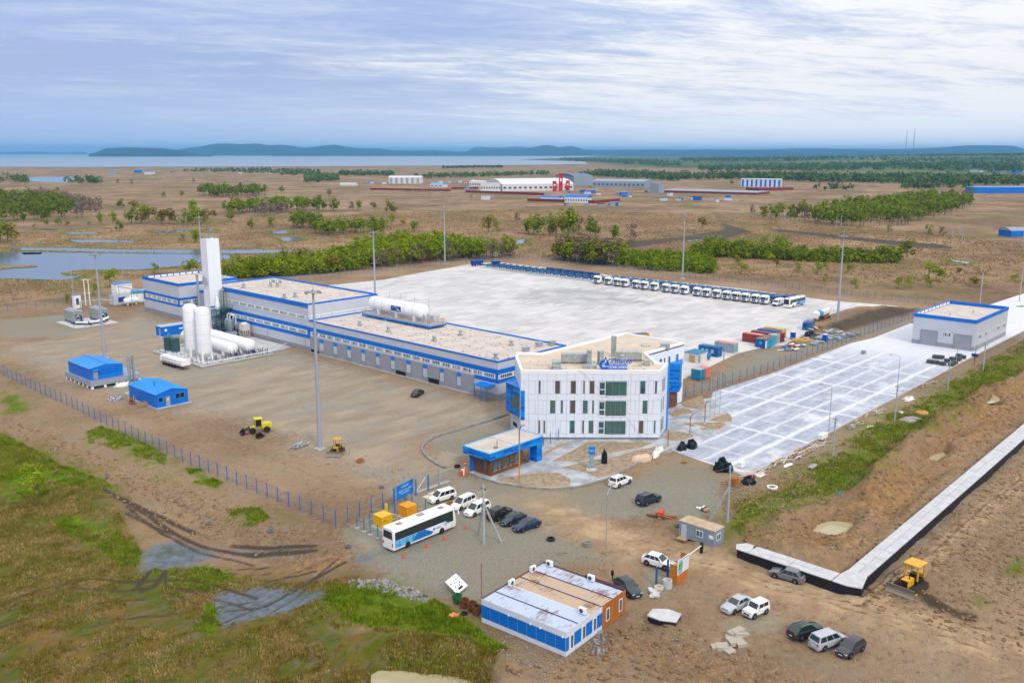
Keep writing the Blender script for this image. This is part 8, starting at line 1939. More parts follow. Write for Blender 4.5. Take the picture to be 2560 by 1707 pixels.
# ---- person ----
z_=(87.97,64.69); px_,py_=z_; pe=empty('person',(px_,py_,0),R(-60),'person in black jacket and orange cap standing behind the teal car','person')
def skin(name,verts,edges,rad,m,parent,lev=2):
    me_=bpy.data.meshes.new(name); me_.from_pydata(verts,edges,[]); o=link(name,me_,parent); o.modifiers.new('skin','SKIN'); sv=me_.skin_vertices[0].data
    for i,r_ in enumerate(rad):sv[i].radius=(r_,r_*.85)
    sv[0].use_root=True; s_=o.modifiers.new('sub','SUBSURF'); s_.levels=lev; s_.render_levels=lev
    me_.materials.append(m); return o
V=[(0,0,.95),(0,0,1.2),(0,0,1.42),(0,0,1.52),(.02,0,1.66),(0,.19,1.4),(.02,.27,1.12),(.12,.26,.9),(0,-.19,1.4),(.02,-.27,1.12),(.12,-.26,.9),(0,.1,.88),(.02,.11,.48),(0,.12,.08),(.15,.13,.03),(0,-.1,.88),(.02,-.11,.48),(0,-.12,.08),(.15,-.13,.03)]
E_=[(0,1),(1,2),(2,3),(3,4),(2,5),(5,6),(6,7),(2,8),(8,9),(9,10),(0,11),(11,12),(12,13),(13,14),(0,15),(15,16),(16,17),(17,18)]
rd=[.15,.17,.17,.06,.11,.08,.055,.04,.08,.055,.04,.1,.075,.05,.04,.1,.075,.05,.04]
skin('body',V,E_,rd,mat('dark_clothes',(.012,.012,.016),.8),pe)
mb=MB(); mb.lathe([(.04,-.13),(.09,-.08),(.1,0),(.085,.07),(.03,.11)],12,(.03,0,1.68)); mb.build('head',mat('skin',(.45,.27,.19),.6),pe,True); mb=MB(); mb.lathe([(.112,0),(.115,.06),(.07,.12),(.01,.14)],12,(.03,0,1.70)); mb.build('cap',mat('cap_orange',(.75,.10,.03),.7),pe,True)
mb=MB(); V=[(0,0,.92),(0,0,1.2),(0,0,1.44)]; mb.lathe([(.19,.85),(.21,1.15),(.2,1.4),(.1,1.5)],14,(0,0,0)); mb.build('jacket',mat('jacket_black',(.014,.014,.02),.7),pe,True)
for s_ in (-1,1):
    mb=MB(); 
    for k in range(4):mb.tube((.13,s_*(.24+.015*k),.87),(.15,s_*(.24+.012*k),.80-.01*(k in (1,2))),.01,.008,n=5)
    mb.tube((.12,s_*.23,.88),(.17,s_*.215,.84),.011,n=5); mb.build('hand',mat('skin',(.45,.27,.19),.6),pe)
# ---- stones and litter: uncountable ----
def scatter(name,polys,n,smin,smax,m,seed,flat=.6):
    r_=np.random.default_rng(seed); P=[]
    for pl,k in polys:
        xs_=[p[0]for p in pl]; ys_=[p[1]for p in pl]; m_=int(n*k); x=r_.uniform(min(xs_),max(xs_),m_*4); y=r_.uniform(min(ys_),max(ys_),m_*4); i=inside(x,y,pl); x,y=x[i][:m_],y[i][:m_]; P.append(np.stack([x,y],1))
    P=np.concatenate(P); n_=len(P); z=height(P[:,0].copy(),P[:,1].copy(),relief_mask(P[:,0],P[:,1]))
    s_=smin+(smax-smin)*r_.random(n_)**4
    base=np.array([(1,0,0),(0,1,0),(-1,0,0),(0,-1,0),(0,0,1),(.6,.6,.7),(-.6,.5,.75),(0,0,-.4)]); F=np.array([(0,1,5),(5,1,4),(0,5,4),(1,2,6),(1,6,4),(6,2,4),(2,3,4),(3,0,4),(1,0,7),(2,1,7),(3,2,7),(0,3,7)])
    a=r_.uniform(0,6.28,n_); ca_,sb_=np.cos(a),np.sin(a); B=base[None]*r_.uniform(.6,1.3,(n_,8,3)); x=B[...,0]*ca_[:,None]-B[...,1]*sb_[:,None]; y=B[...,0]*sb_[:,None]+B[...,1]*ca_[:,None]
    V_=np.stack([x*s_[:,None]+P[:,:1],y*s_[:,None]+P[:,1:2],B[...,2]*s_[:,None]*flat+z[:,None]],2).reshape(-1,3)
    Fa=(F[None]+(np.arange(n_)*8)[:,None,None]).reshape(-1,3); me_=np_mesh(name,V_,Fa); me_.materials.append(m); return tag(link(name,me_),kind='stuff')
M_stone=mat('field_stone',(.36,.29,.21),.9,rgb2=(.24,.20,.165),scale=2.); M_stone2=mat('yellow_stone',(.36,.26,.16),.9,rgb2=(.22,.15,.095),scale=1.5); M_bstone=mat('blue_grey_stone',(.20,.21,.235),.85,rgb2=(.33,.31,.29),scale=1.2)
bank=[(62.6,217.6),(67.6,171.8),(69.4,145.2),(73.3,123.4),(74.4,107.0),(71.5,98.8),(66.2,94.5),(61.9,102.9),(57.0,120.8),(56.9,146.4),(53.9,190.3)]
scatter('bank_stones',[(bank,1.),([(62.8,142.8),(64.4,136.4),(66.5,129.6),(65.0,118.5),(60.5,117.5),(61.7,128.2),(60.2,134.1)],.5)],1700,.04,.34,M_stone2,1)
scatter('yard_stones',[([(84.0,285.3),(76.0,215.5),(80.5,143.6),(85.7,107.3),(97.1,109.5),(95.6,146.4),(93.5,196.9),(94.8,265.1)],.5),([(90.2,184.2),(93.6,166.0),(90.4,133.1),(89.8,129.6),(93.6,159.2),(90.7,181.1)],.25),([(91.8,135.1),(88.4,118.8),(93.7,110.1),(97.8,118.4),(96.7,133.6)],.25)],1200,.04,.24,M_stone,2)
scatter('edge_rocks',[([(64.5,90.3),(67.6,86.9),(69.2,79.2),(66.9,77.5),(65.0,83.7),(63.4,88.8)],1.),([(75.9,58.8),(77.9,58.4),(74.9,55.8),(73.0,54.7),(72.2,55.6),(74.1,57.9)],.15)],420,.15,.42,M_bstone,3,.9)
scatter('rubble',[([(131.0,73.5),(132.4,66.0),(144.9,65.0),(135.7,56.9),(122.2,60.7),(116.1,64.7)],.8),([(108.2,57.3),(113.8,43.4),(133.4,48.8),(124.1,58.7)],.5),([(131.4,67.1),(289.9,66.4),(265.0,60.2),(127.3,60.3)],.7),([(141.2,43.0),(193.5,42.4),(122.8,24.8),(109.2,31.1)],.9)],3000,.04,.30,M_stone2,4)
scatter('foreground_stones',[([(60.4,60.3),(67.1,61.5),(82.0,55.4),(85.5,41.9),(85.0,34.1)],.6),([(67.7,69.1),(69.8,57.4),(64.5,56.0),(63.2,63.1)],.4),([(100.0,40.8),(107.7,21.0),(99.3,18.9),(85.0,34.1)],.5),([(83.0,76.1),(89.2,77.6),(93.0,67.5),(87.3,66.0)],.2)],2200,.03,.2,M_stone,5)

scatter('earth_clods',[([(109.1,58.5),(133.9,56.1),(204.1,58.0),(254.1,57.5),(206.7,45.7),(117.4,42.5),(112.8,43.5)],.8),([(106.6,38.6),(179.1,38.8),(105.7,20.5),(103.3,37.3)],.6),([(60.8,60.8),(69.5,60.3),(83.5,55.2),(85.9,41.6),(85.0,34.1)],.22),([(60.5,210.7),(65.1,156.5),(67.5,121.4),(69.3,103.0),(61.5,111.2),(57.2,129.7),(54.1,190.6)],.5)],3600,.06,.42,mat('earth_clod',(.26,.165,.085),.95,rgb2=(.17,.105,.06),scale=1.),9,.55)

# ================= vegetation =================
def leafmat(nm,c1,c2,s=.25):
    if nm in MATS:return MATS[nm]
    global nt
    m=bpy.data.materials.new(nm); m.use_nodes=True; nt=m.node_tree; b=nt.nodes['Principled BSDF']; b.inputs['Roughness'].default_value=.9; b.inputs['Specular IOR Level'].default_value=.05
    g=nd('ShaderNodeNewGeometry').outputs['Position']; oi=nd('ShaderNodeObjectInfo').outputs['Random']
    f=mth('ADD',ramp(noise(g,s,4,.7),.32,.68),mth('MULTIPLY',mth('SUBTRACT',oi,.5),.5),None,True); lk(mixc(f,c1,c2),b.inputs['Base Color']); MATS[nm]=m; return m
L_g=leafmat('leaves_fresh',(.12,.175,.004),(.27,.34,.010)); L_d=leafmat('leaves_dark',(.085,.125,.008),(.22,.27,.015)); L_o=leafmat('leaves_olive',(.13,.12,.015),(.25,.20,.028)); L_b=leafmat('bare_twigs',(.14,.10,.075),(.25,.19,.14)); L_far=leafmat('leaves_far',(.045,.10,.03),(.15,.21,.05),.03)
M_trunk=mat('bark',(.14,.11,.085),.9)
def leaves(cx,cy,cz,rx,rz_,n,s,r_,low=.0):
    """n small leaf-clump triangles spread through an uneven crown; arrays cx.. hold one crown each"""
    T=len(cx); nb=11; th=r_.uniform(0,6.28,(T,nb)); rr=r_.uniform(.2,.75,(T,nb)); bz=r_.uniform(-.6,.75,(T,nb)); br=r_.uniform(.20,.46,(T,nb))
    k=r_.integers(0,nb,(T,n)); ii=np.arange(T)[:,None]
    d=r_.normal(size=(T,n,3)); d/=np.linalg.norm(d,axis=2)[...,None]; d*=(r_.uniform(.35,1.,(T,n))**.5)[...,None]*br[ii,k][...,None]
    P=np.stack([rr[ii,k]*np.cos(th[ii,k])*(1-.35*np.clip(bz[ii,k],0,1)),rr[ii,k]*np.sin(th[ii,k])*(1-.35*np.clip(bz[ii,k],0,1)),bz[ii,k]],2)+d
    P=P*np.stack([rx,rx,rz_],1)[:,None,:]+np.stack([cx,cy,cz],1)[:,None,:]
    P=P.reshape(-1,3); N=len(P); S_=np.repeat(s,n)*r_.uniform(.6,1.4,N)
    a=r_.normal(size=(N,3)); a/=np.linalg.norm(a,axis=1)[:,None]; b_=r_.normal(size=(N,3)); b_-=(a*b_).sum(1)[:,None]*a; b_/=np.linalg.norm(b_,axis=1)[:,None]
    V=np.stack([P+a*S_[:,None],P-.5*a*S_[:,None]+.8*b_*S_[:,None],P-.5*a*S_[:,None]-.8*b_*S_[:,None]],1).reshape(-1,3)
    return V
def tri_obj(name,V,m,parent=None):
    me_=np_mesh(name,V,np.arange(len(V)).reshape(-1,3)); me_.materials.append(m); return link(name,me_,parent)
def trunks(x,y,z,h,r,r_):
    V=[]
    for i in range(len(x)):
        mb_=[]; n=4; tx,ty=r_.normal(0,.04*h[i],2)
        for k in range(n):
            a0,a1=6.283*k/n,6.283*(k+1)/n; p=lambda a,t,q:(x[i]+r[i]*q*math.cos(a)+tx*t,y[i]+r[i]*q*math.sin(a)+ty*t,z[i]+h[i]*t)
            V+=[p(a0,0,1),p(a1,0,1),p(a0,1,.4),p(a1,0,1),p(a1,1,.4),p(a0,1,.4)]
    return np.array(V)
def pts_in(pl,n,r_):
    xs_=[p[0]for p in pl]; ys_=[p[1]for p in pl]; X=[]; Y=[]; c_=0
    while c_<n:
        x=r_.uniform(min(xs_),max(xs_),4*n+50); y=r_.uniform(min(ys_),max(ys_),4*n+50); i=inside(x,y,pl); X.append(x[i]); Y.append(y[i]); c_+=i.sum()
        if i.sum()==0 and len(X)>20:break
    return np.concatenate(X)[:n],np.concatenate(Y)[:n]
def woodland(name,pl,n,h,nl,ls,m,seed,wide=.32,low=.62,tr=True,zoff=0.):
    r_=np.random.default_rng(seed); x,y=pts_in(pl,n,r_); hh=h*r_.uniform(.6,1.15,len(x)); dd=np.hypot(x,y); a_=(math.pi-head+np.arctan2(y,x))%(2*math.pi)-math.pi
    ri=np.clip((-a_-R(4))/R(24),0,1.6)*np.clip((dd-2300)/2600,0,1)**1.3*np.clip((11000-dd)/4000,0,1)*(a_<0); z=RISE_H*ri
    V=leaves(x,y,z+hh*low,hh*wide,hh*(1-low),nl,np.full(len(x),ls),r_); o=tri_obj(name,V,m); tag(o,kind='stuff')
    if tr:o=tri_obj(name+'_trunks',trunks(x,y,z,hh*.75,hh*.014+.05,r_),M_trunk); tag(o,kind='stuff')
A_=[(198.9,365.7),(213.1,354.8),(231.4,348.0),(260.6,344.1),(292.2,342.8),(318.7,339.0),(347.5,325.6),(361.3,335.3),(340.5,345.0),(348.3,388.9),(327.9,403.6),(287.0,389.9),(253.7,381.1),(226.1,376.1),(208.4,376.9)]
woodland('woodland_belt',[(198.9,365.7),(213.1,354.8),(231.4,348.0),(260.6,344.1),(286.8,367.4),(283.4,385.0),(252.7,379.6),(226.1,376.1),(207.6,375.5)],260,7.6,170,.42,L_g,1,.45,.5); woodland('woodland_belt',[(259.2,345.6),(292.2,342.8),(318.7,339.0),(347.5,325.6),(361.3,335.3),(340.5,345.0),(348.3,388.9),(327.9,403.6),(284.6,386.7)],330,11,170,.45,L_g,71,.3,.66); woodland('belt_undergrowth',[(198.9,365.7),(213.1,354.8),(231.4,348.0),(260.6,344.1),(283.7,370.6),(251.7,378.1),(225.2,374.7),(206.8,374.1)],260,4.2,90,.42,L_g,61,.6,.5,False); woodland('woodland_belt_grey',[(260.1,340.0),(304.6,340.2),(346.0,324.2),(353.5,331.2),(321.6,359.1),(276.1,357.3)],70,9.5,80,.4,L_b,2)
woodland('bright_shrubs',[(354.9,263.4),(353.6,240.6),(362.5,213.1),(397.2,233.8),(411.5,263.6),(393.9,288.2)],340,4.8,120,.42,L_g,3,.55,.45,False)
woodland('shrub_undergrowth',[(412.7,258.3),(426.7,236.6),(437.3,200.9),(461.3,166.4),(471.4,170.1),(448.2,206.0),(434.8,250.1),(420.5,263.2)],160,4.5,90,.45,L_g,62,.7,.45,False); woodland('shrub_belt',[(413.8,257.2),(427.9,237.2),(439.1,201.7),(451.9,188.0),(463.1,167.1),(475.9,171.8),(454.5,208.9),(441.2,253.8),(424.6,263.1)],170,7.5,150,.5,L_d,4,.42,.55); woodland('shrub_belt_light',[(439.4,266.6),(459.1,245.6),(463.3,219.8),(450.3,213.5),(427.9,259.5)],26,11,170,.5,L_g,44,.42,.6)
woodland('mid_wood',[(682.8,364.3),(686.1,326.1),(651.5,289.7),(674.0,265.8),(713.9,253.5),(802.6,261.4),(987.9,288.8),(1105.8,323.9),(1084.2,346.9),(892.1,338.9),(791.9,353.0),(729.7,364.5)],330,14,150,.8,L_d,5,.36); woodland('mid_wood_light',[(760.0,358.9),(810.1,333.7),(901.9,328.5),(1052.8,336.7),(1089.0,364.5),(882.3,349.3),(773.5,358.4)],70,15,150,.8,L_g,6,.36)
woodland('left_wood',[(219.9,810.5),(253.2,775.0),(280.1,778.0),(304.7,797.0),(336.8,879.4),(375.2,1037.0),(386.1,1150.1),(369.4,1190.7),(335.9,1226.3)],300,14,150,.85,L_d,7,.36); woodland('bare_wood',[(304.7,797.0),(329.5,807.0),(369.8,904.1),(402.2,1047.5),(435.1,1246.0),(423.1,1258.8),(367.3,1008.0),(336.8,879.4)],130,12,100,.6,L_b,8,.34)
woodland('marsh_copse',[(573.8,1098.6),(559.2,1036.8),(571.3,1009.3),(635.3,1033.3),(660.4,1073.9),(607.3,1107.3),(596.5,1141.8)],90,14.5,110,1.0,L_d,9,.36); woodland('marsh_copse',[(413.1,743.6),(439.0,729.4),(471.8,735.9),(499.6,720.7),(524.2,755.9),(485.5,781.1),(451.6,786.6),(426.5,769.9)],80,13,120,.8,L_g,10,.36)
woodland('marsh_copse',[(349.5,514.2),(358.1,496.7),(376.4,502.5),(381.4,480.2),(394.8,497.0),(387.6,522.7),(364.6,536.2)],50,11,130,.6,L_g,12,.4); woodland('marsh_copse',[(363.5,564.6),(372.5,538.4),(393.3,568.2),(382.7,588.7)],26,12,150,.6,L_d,13,.4); woodland('marsh_copse',[(433.9,734.8),(475.3,732.2),(462.4,712.5),(415.6,690.9)],20,11,110,.7,L_b,14,.4)
for i,(pl,n,h)in enumerate((([(1291.0,1774.9),(1378.1,1682.3),(1473.8,1799.0),(1400.2,1924.7)],120,12),([(1224.8,1436.1),(1697.9,1469.9),(1820.8,1576.3),(1396.5,1583.1)],200,10),([(1681.6,1359.8),(1478.8,951.8),(1700.3,1094.8),(1877.5,1417.3)],300,15),([(939.9,1399.5),(1060.7,1463.9),(1288.6,1777.5),(1233.8,1835.7)],160,10),([(1586.7,1021.5),(1716.5,927.6),(1618.4,725.9),(1667.5,560.9),(1704.1,418.9),(1963.3,483.6),(1945.6,714.3),(1870.8,872.4),(1868.0,1046.5),(1724.8,1110.6)],800,15),
    ([(2280.2,1409.7),(2450.4,1144.0),(2708.2,954.7),(2576.3,636.4),(3163.9,782.9),(3460.8,1274.3),(3086.8,1442.1),(2688.0,1656.7)],700,16),([(1279.2,2520.0),(1318.3,2320.0),(1237.0,1921.1),(1221.6,1756.1),(1597.5,2295.1),(1643.0,2630.3),(1466.0,2749.5)],260,8),([(558.8,1791.4),(592.4,1755.7),(643.5,1905.8),(599.4,2082.1),(525.2,1827.1)],60,16),([(633.8,1690.9),(666.6,1625.5),(698.4,1696.5),(672.4,1780.1)],30,14),([(4833.8,4115.5),(2650.9,1708.3),(3675.6,2369.6),(6008.7,5030.0)],500,16),([(3600.4,2321.1),(3788.9,1771.1),(4725.3,1967.9),(5151.4,3322.0)],500,16),([(2096.6,2297.5),(2395.5,2295.1),(2520.9,2415.2),(2242.7,2457.5)],120,9),([(1288.4,599.6),(1355.1,568.0),(1399.6,586.7),(1340.7,624.1)],14,9),([(1405.3,514.6),(1509.9,444.3),(1607.5,473.4),(1494.4,547.5)],60,9))):
    woodland('far_wood',pl,n,h,34,2.2 if i in (4,5,9,10)else 1.6,L_far,20+i,.6,.5,False)
woodland('far_wood',[(1500+60*k,-900+0*k)for k in (0,1)]+[(4951.8,2587.4),(4097.3,1015.5),(10228.1,2543.8),(7182.0,2993.3)],1500,13,22,3.,L_far,60,.9,.45,False)
# single trees
protos=[]
r_=np.random.default_rng(99)
for k,(m,wide,nl)in enumerate(((L_g,.47,620),(L_d,.42,600),(L_o,.50,560),(L_b,.42,380),(L_g,.62,560),(L_d,.55,520))):
    e=empty('tree',(0,0,-500)); low=.52 if k<4 else .44
    o=tri_obj('crown',leaves(np.zeros(1),np.zeros(1),np.array([low*10.]),np.array([wide*10.]),np.array([(1-low)*10.]),nl,np.array([.42]),r_),m,e)
    z3=np.zeros(4); o=tri_obj('trunk',np.concatenate([trunks(np.zeros(1),np.zeros(1),np.zeros(1),np.array([8.]),np.array([.2]),r_)]+[trunks(np.zeros(1),np.zeros(1),np.array([2.+q_]),np.array([4.]),np.array([.1]),r_)+np.zeros(3)for q_ in range(3)]),M_trunk,e); protos.append(e)
WORDS=('bright green leafy','dark green dense','olive brown budding','bare grey twiggy','low round bright green','low dark green'); used_p=set()
def spot(x,y):
    a_=(math.pi-head+math.atan2(y,x))%(2*math.pi)-math.pi; b_=-math.degrees(a_); d_=math.hypot(x,y)
    s_=('left of the white tower','behind the white tower','behind the tall hall','beyond the hall roof tank','beyond the yard corner','beyond the tractor units','beyond the coach end of the yard','behind the garage')[int(np.searchsorted((-22,-16,-10,-4,3,11,19),b_))]
    return s_+(' near the fence',' in the near marsh',' in the middle marsh',' toward the distant works',' near the far shore')[int(np.searchsorted((480,620,850,1400),d_))]
def tree(x,y,h,k,where,grp):
    if where is None:where=('small, ' if h<6 else 'tall, ' if h>13.5 else 'middling, ' if h>9.5 else '')+spot(x,y)
    o=protos[k]if k not in used_p else copy_tree(protos[k]); used_p.add(k); o.location=(x,y,-.1); s_=h/10.; o.scale=(s_*random.uniform(.85,1.2),s_*random.uniform(.85,1.2),s_); o.rotation_euler=(0,0,random.uniform(0,6.28)); o.name='tree' if k<4 else 'bush'
    tag(o,'%s %s %s'%(WORDS[k],'tree' if k<4 else 'bush',where),'tree' if k<4 else 'bush',grp)
G_M='trees standing alone in the marsh'
for zz,kk,h,k in [(p,0,h,k)for p,h,k in (
  ((289.1,707.1),11,0),((393.1,911.4),10,1),((388,869.3),11,2),((319.2,704.9),17,0),((323.3,700.6),16,2),((314,710.4),13,1),((323.9,679.8),14,2),((328.3,675.2),15,2),((328.2,646.6),14,1),((342.1,660.5),17,0),((349.9,662.2),14,2),((411.3,800.2),13,0),((378.6,673.3),11,1),((348.4,589.3),9,1),((368.6,594.4),9,0),((389.1,719.1),8,2),((488.5,1335.8),9,0),((689.6,1601.1),10,3),((705.2,1584.5),10,3),((519.5,1079),8,1),((551.2,1096.1),9,1),((816,1571.5),9,3),((704.3,1106.4),10,1),((936.5,1389.9),14,1),((646.1,1698.6),12,1),((653.7,1669.7),14,1),((668.7,1653.8),12,1),((188,612.8),17,0),((192.4,614.4),14,2),((266.1,731.6),7,1),((257.1,731.6),6,0),((266,712.8),5,2),((276.9,701.1),4,4),((239.5,705),4,4),((303.6,721.4),10,0),((274.7,642.4),9,1),((268.2,521.3),10,0),((269.3,539.1),5,5),
  ((513.1,717.4),13,1),((505.6,725.5),13,1),((532.3,714),9,3),((537.6,708.4),11,0),((554,708.3),9,2),((528.8,652.5),13,1),((532.2,648.9),8,2),((449.2,552.8),9,0),((449,537.7),5,2),((414.1,483.6),9,0),((386.1,483.6),13,0),((416.2,534.8),10,3),((452.3,448.5),14,2),((459.4,446.4),7,4),((531.8,495),8,3),((452,405.2),16,0),((458.1,415.6),12,0),((455.2,393.6),17,0),((455.8,388.1),15,2),((462.2,386.1),16,0),((467.9,388.2),21,0),((481.9,390.3),12,3),((476.4,375.9),14,1),((480.7,374.6),8,1),((457,340.8),12,0),((462.4,332.2),12,3),((326.7,364),10,1),((693.4,978.2),10,1),((765.4,787.4),5,4),
  ((587.7,357.6),9,2),((492.6,173.4),11,1),((458.6,180.9),8,2),((464,170.7),6,0),((745.4,402.4),9,3),((735.1,385.4),11,2),((744.9,374.9),12,0),((734.9,358.9),11,3),((695.1,327.9),13,3),((1411.4,508.1),10,1),((1429.1,814.2),9,1),((394.1,187.1),5,4),((395.2,178.3),6,4),((413.2,182.2),4,4),((407.2,169.3),5,4),((371.2,203.9),6,4),((407.3,204.9),5,2),((401.8,223.4),5,2),((410.3,134.2),8,4),((408.6,129.3),6,4),((365.1,148),4,4),((366.1,161.6),3.4,4),((377.2,135.2),5,4),((382.2,132.2),5,4),((390.2,126.8),4,4),((440.1,130.7),4,2),((402.8,113.4),5,2),((426.4,103.9),4,4),((645.5,240.9),5,5),((640.8,212.4),7,5),((641.2,204),6,5))]:
    tree(zz[0],zz[1],h,k,None,G_M)
for z_,h,k,w_ in (((154.4,375.5),8,4,'behind the small gas cabin'),((141,358),5,4,'at the fence behind the vent masts'),((126.4,345.3),4,5,'at the far left fence corner'),((187.8,404.6),5,4,'on the pond shore left of the tower'),((189.6,375.6),9,4,'between pond and white tower'),((47.78,151.93),5.5,4,'alone on the near green field')):
    tree(z_[0],z_[1],h,k,w_,'single bushes near the site'); C.objects[-1]
bx_,by_=pts_in(A_,95,r_)
for i in range(95):tree(bx_[i],by_[i],random.uniform(7,12),random.choice((0,0,0,1,2)),'in the belt behind the hall','trees of the belt behind the hall')
bx_,by_=pts_in([(352.3,297.7),(355.6,262.6),(373.1,275.6),(371.3,312.3)],46,r_)
for i in range(46):tree(bx_[i],by_[i],random.uniform(11,15),random.choice((3,0,2)),'in the thin stemmed grove behind the yard','thin trees of the grove behind the yard')
# grass and weeds: short blades on the near green and olive ground
def tufts(name,pls,n,h,m,seed):
    r_=np.random.default_rng(seed); X=[]; Y=[]
    for pl,w_ in pls:x,y=pts_in(pl,int(n*w_),r_); X.append(x); Y.append(y)
    x=np.concatenate(X); y=np.concatenate(Y); k_=fbm(x,y,5.,3,seed)>-.2
    for nm in ('clay','mud'):
        for pl,_ in POLY[nm]:k_&=~inside(x,y,pl)
        for pl,w_,_ in LINES.get(nm,()):k_&=segdist(x,y,pl,False)>w_*1.2
    for p in PONDS:k_&=~inside(x,y,p)
    x,y=x[k_],y[k_]; N=len(x); z=height(x.copy(),y.copy(),relief_mask(x,y)); V=[]
    for b_ in range(3):
        a=r_.uniform(0,6.28,N); hh=h*r_.uniform(.4,1.3,N); w_=hh*.35; ox=r_.normal(0,.12,N); oy=r_.normal(0,.12,N); lx=r_.normal(0,.35,N)*hh; ly=r_.normal(0,.35,N)*hh
        V.append(np.stack([np.stack([x+ox-w_*np.cos(a),y+oy-w_*np.sin(a),z-.03],1),np.stack([x+ox+w_*np.cos(a),y+oy+w_*np.sin(a),z-.03],1),np.stack([x+ox+lx,y+oy+ly,z+hh],1)],1))
    tag(tri_obj(name,np.concatenate(V).reshape(-1,3),m),kind='stuff')
PG=[p[0]for p in POLY['grass']]; PF=[p[0]for p in POLY['field']]
tufts('fresh_grass',[(PG[0],.3),(PG[1],.16),(PG[2],.08),(PG[3],.03),(PG[4],.06),(PG[5],.05),(PG[6],.03),(PG[9],.25),(PG[11],.5)],26000,.28,leafmat('grass_blades',(.07,.13,.004),(.19,.26,.012),.5),3)
tufts('dry_grass',[(PF[0],1.),(PF[1],.3),(PF[3],.25)],36000,.26,leafmat('dry_blades',(.16,.13,.016),(.38,.27,.10),.3),4)
tufts('marsh_reeds',[([(107.8,360.7),(171.7,394.7),(237.5,357.1),(350.5,328.4),(373.1,275.6),(357.6,197.0),(415.0,97.6),(616.8,147.9),(725.1,361.0),(660.2,606.8),(416.9,688.6),(205.7,671.3)],1.)],60000,.8,leafmat('reed_blades',(.20,.14,.055),(.42,.29,.15),.05),8)
# ================= far buildings =================
def fb(name,a,b_,depth,h,wall,roof,label,rise=0.,wins=0,cat='building',stripes=None,z=0.):
    A1,B1=Vector(a),Vector(b_); d_=B1-A1; L=d_.length; e=empty(name,(A1.x,A1.y,z),math.atan2(d_.y,d_.x),label,cat)
    # depth runs away from the camera
    nrm=Vector((-d_.y,d_.x)); s_=1 if nrm.dot(A1)>0 else -1
    mb=MB(); y0,y1=(0,depth)if s_>0 else (-depth,0); mb.box(0,y0,-1,L,y1,h); mb.build('wall',wall,e)
    mb=MB()
    if rise:
        n=8; P_=[(y0+(y1-y0)*t,h+rise*(1-(2*t-1)**2))for t in np.linspace(0,1,n+1)]
        v=[(x,y,zz)for x in (-.5,L+.5)for y,zz in P_]; mb.add(v,[(i,n+1+i,n+2+i,i+1)for i in range(n)]+[tuple(range(n+1)),tuple(range(n+1,2*n+2))[::-1]])
    else:mb.box(-.3,y0-.3,h,L+.3,y1+.3,h+.5)
    mb.build('roof',roof,e)
    f=y0 if s_>0 else y1; ds=-.1 if s_>0 else .1
    for k in range(wins):
        mb=MB(); x=L*(k+.25)/wins; mb.box(x,min(f,f+ds),h*.35,x+L*.5/wins,max(f,f+ds),h*.62); mb.build('window',M_glass,e)
    for k in range(stripes or 0):
        mb=MB(); x=L*(k+.2)/stripes; mb.box(x,min(f,f+ds),.3,x+L*.45/stripes,max(f,f+ds),h-.5); mb.build('wall_panel',M_blue if 'stripe' in label else M_galv,e)
    return e
M_fw,M_fg,M_fm=mat('far_white',(.62,.63,.66),.6),mat('far_grey',(.26,.31,.38),.6),mat('far_maroon',(.20,.03,.03),.7)
fb('far_hangar',(1034,1275.8),(1073.5,1233.8),40,11,M_fw,M_fw,'white hangar with sliding doors at the left of the distant works',2.5,stripes=6)
fb('far_hall',(941.3,905),(1036.2,850.5),90,10,M_fw,M_fw,'very large white hall with curved roof among the distant works',7,wins=14); fb('far_office',(913,920.2),(936.1,903.1),20,11,M_fw,M_fw,'white distant office wing with rows of windows left of the large hall',wins=8); fb('far_annex',(1022.1,1056.5),(1032.4,1026.7),30,9,M_fw,M_fw,'low white annex behind the distant office wing',1,wins=7)
fb('far_grey_hangar',(1169.2,958.8),(1201.4,944.8),70,16,M_fg,mat('far_roof_blue',(.10,.15,.28),.5),'tall dark roofed grey hangar right of the large white hall',4); fb('far_grey_hall',(1148.5,903.2),(1174.8,820.6),50,10,M_fg,M_fg,'long low grey hall at the right of the tall grey hangar',3,wins=12)
fb('far_small_house',(780.9,689.7),(787.3,668.5),14,4.2,M_fw,M_blue,'small white house with blue roof inside the maroon wall, left one',2,wins=5); fb('far_small_house',(775.4,648.8),(786,624.1),16,6,M_fw,M_blue,'larger white house with blue roof inside the maroon wall, right one',2.5,wins=9); fb('far_kiosk',(974.4,1097.7),(979.3,1073.8),14,5,M_fw,M_bluel,'small white house with pale blue roof left of the works',1.5,wins=3); fb('far_barrack',(915.2,1259.3),(929,1234.4),10,3.5,M_fw,M_fw,'low pale barrack at the far left of the works',1.)
fb('far_white_trailer',(753.1,758.7),(760.6,750.8),5,3.8,M_fw,M_fw,'small white trailer alone in the middle of the distant field'); fb('far_tower_block',(1034,713.2),(1034.1,699.5),14,13,M_fg,M_fg,'grey block like tower at the right end of the works'); fb('far_striped_hall',(1335.8,743.5),(1364.2,685.9),30,12,M_fw,M_fw,'white hall with blue stripes on its long front',stripes=9)
fb('far_blue_hall',(1335.1,387.6),(1439.2,289.9),24,8,M_blue,M_bluel,'long bright blue hall at the right edge of the view',stripes=0); fb('far_blue_roof',(661.4,166.9),(675.5,156.6),12,4,M_blue,M_fg,'blue grey roofed shed cut by the right edge of the view',2)
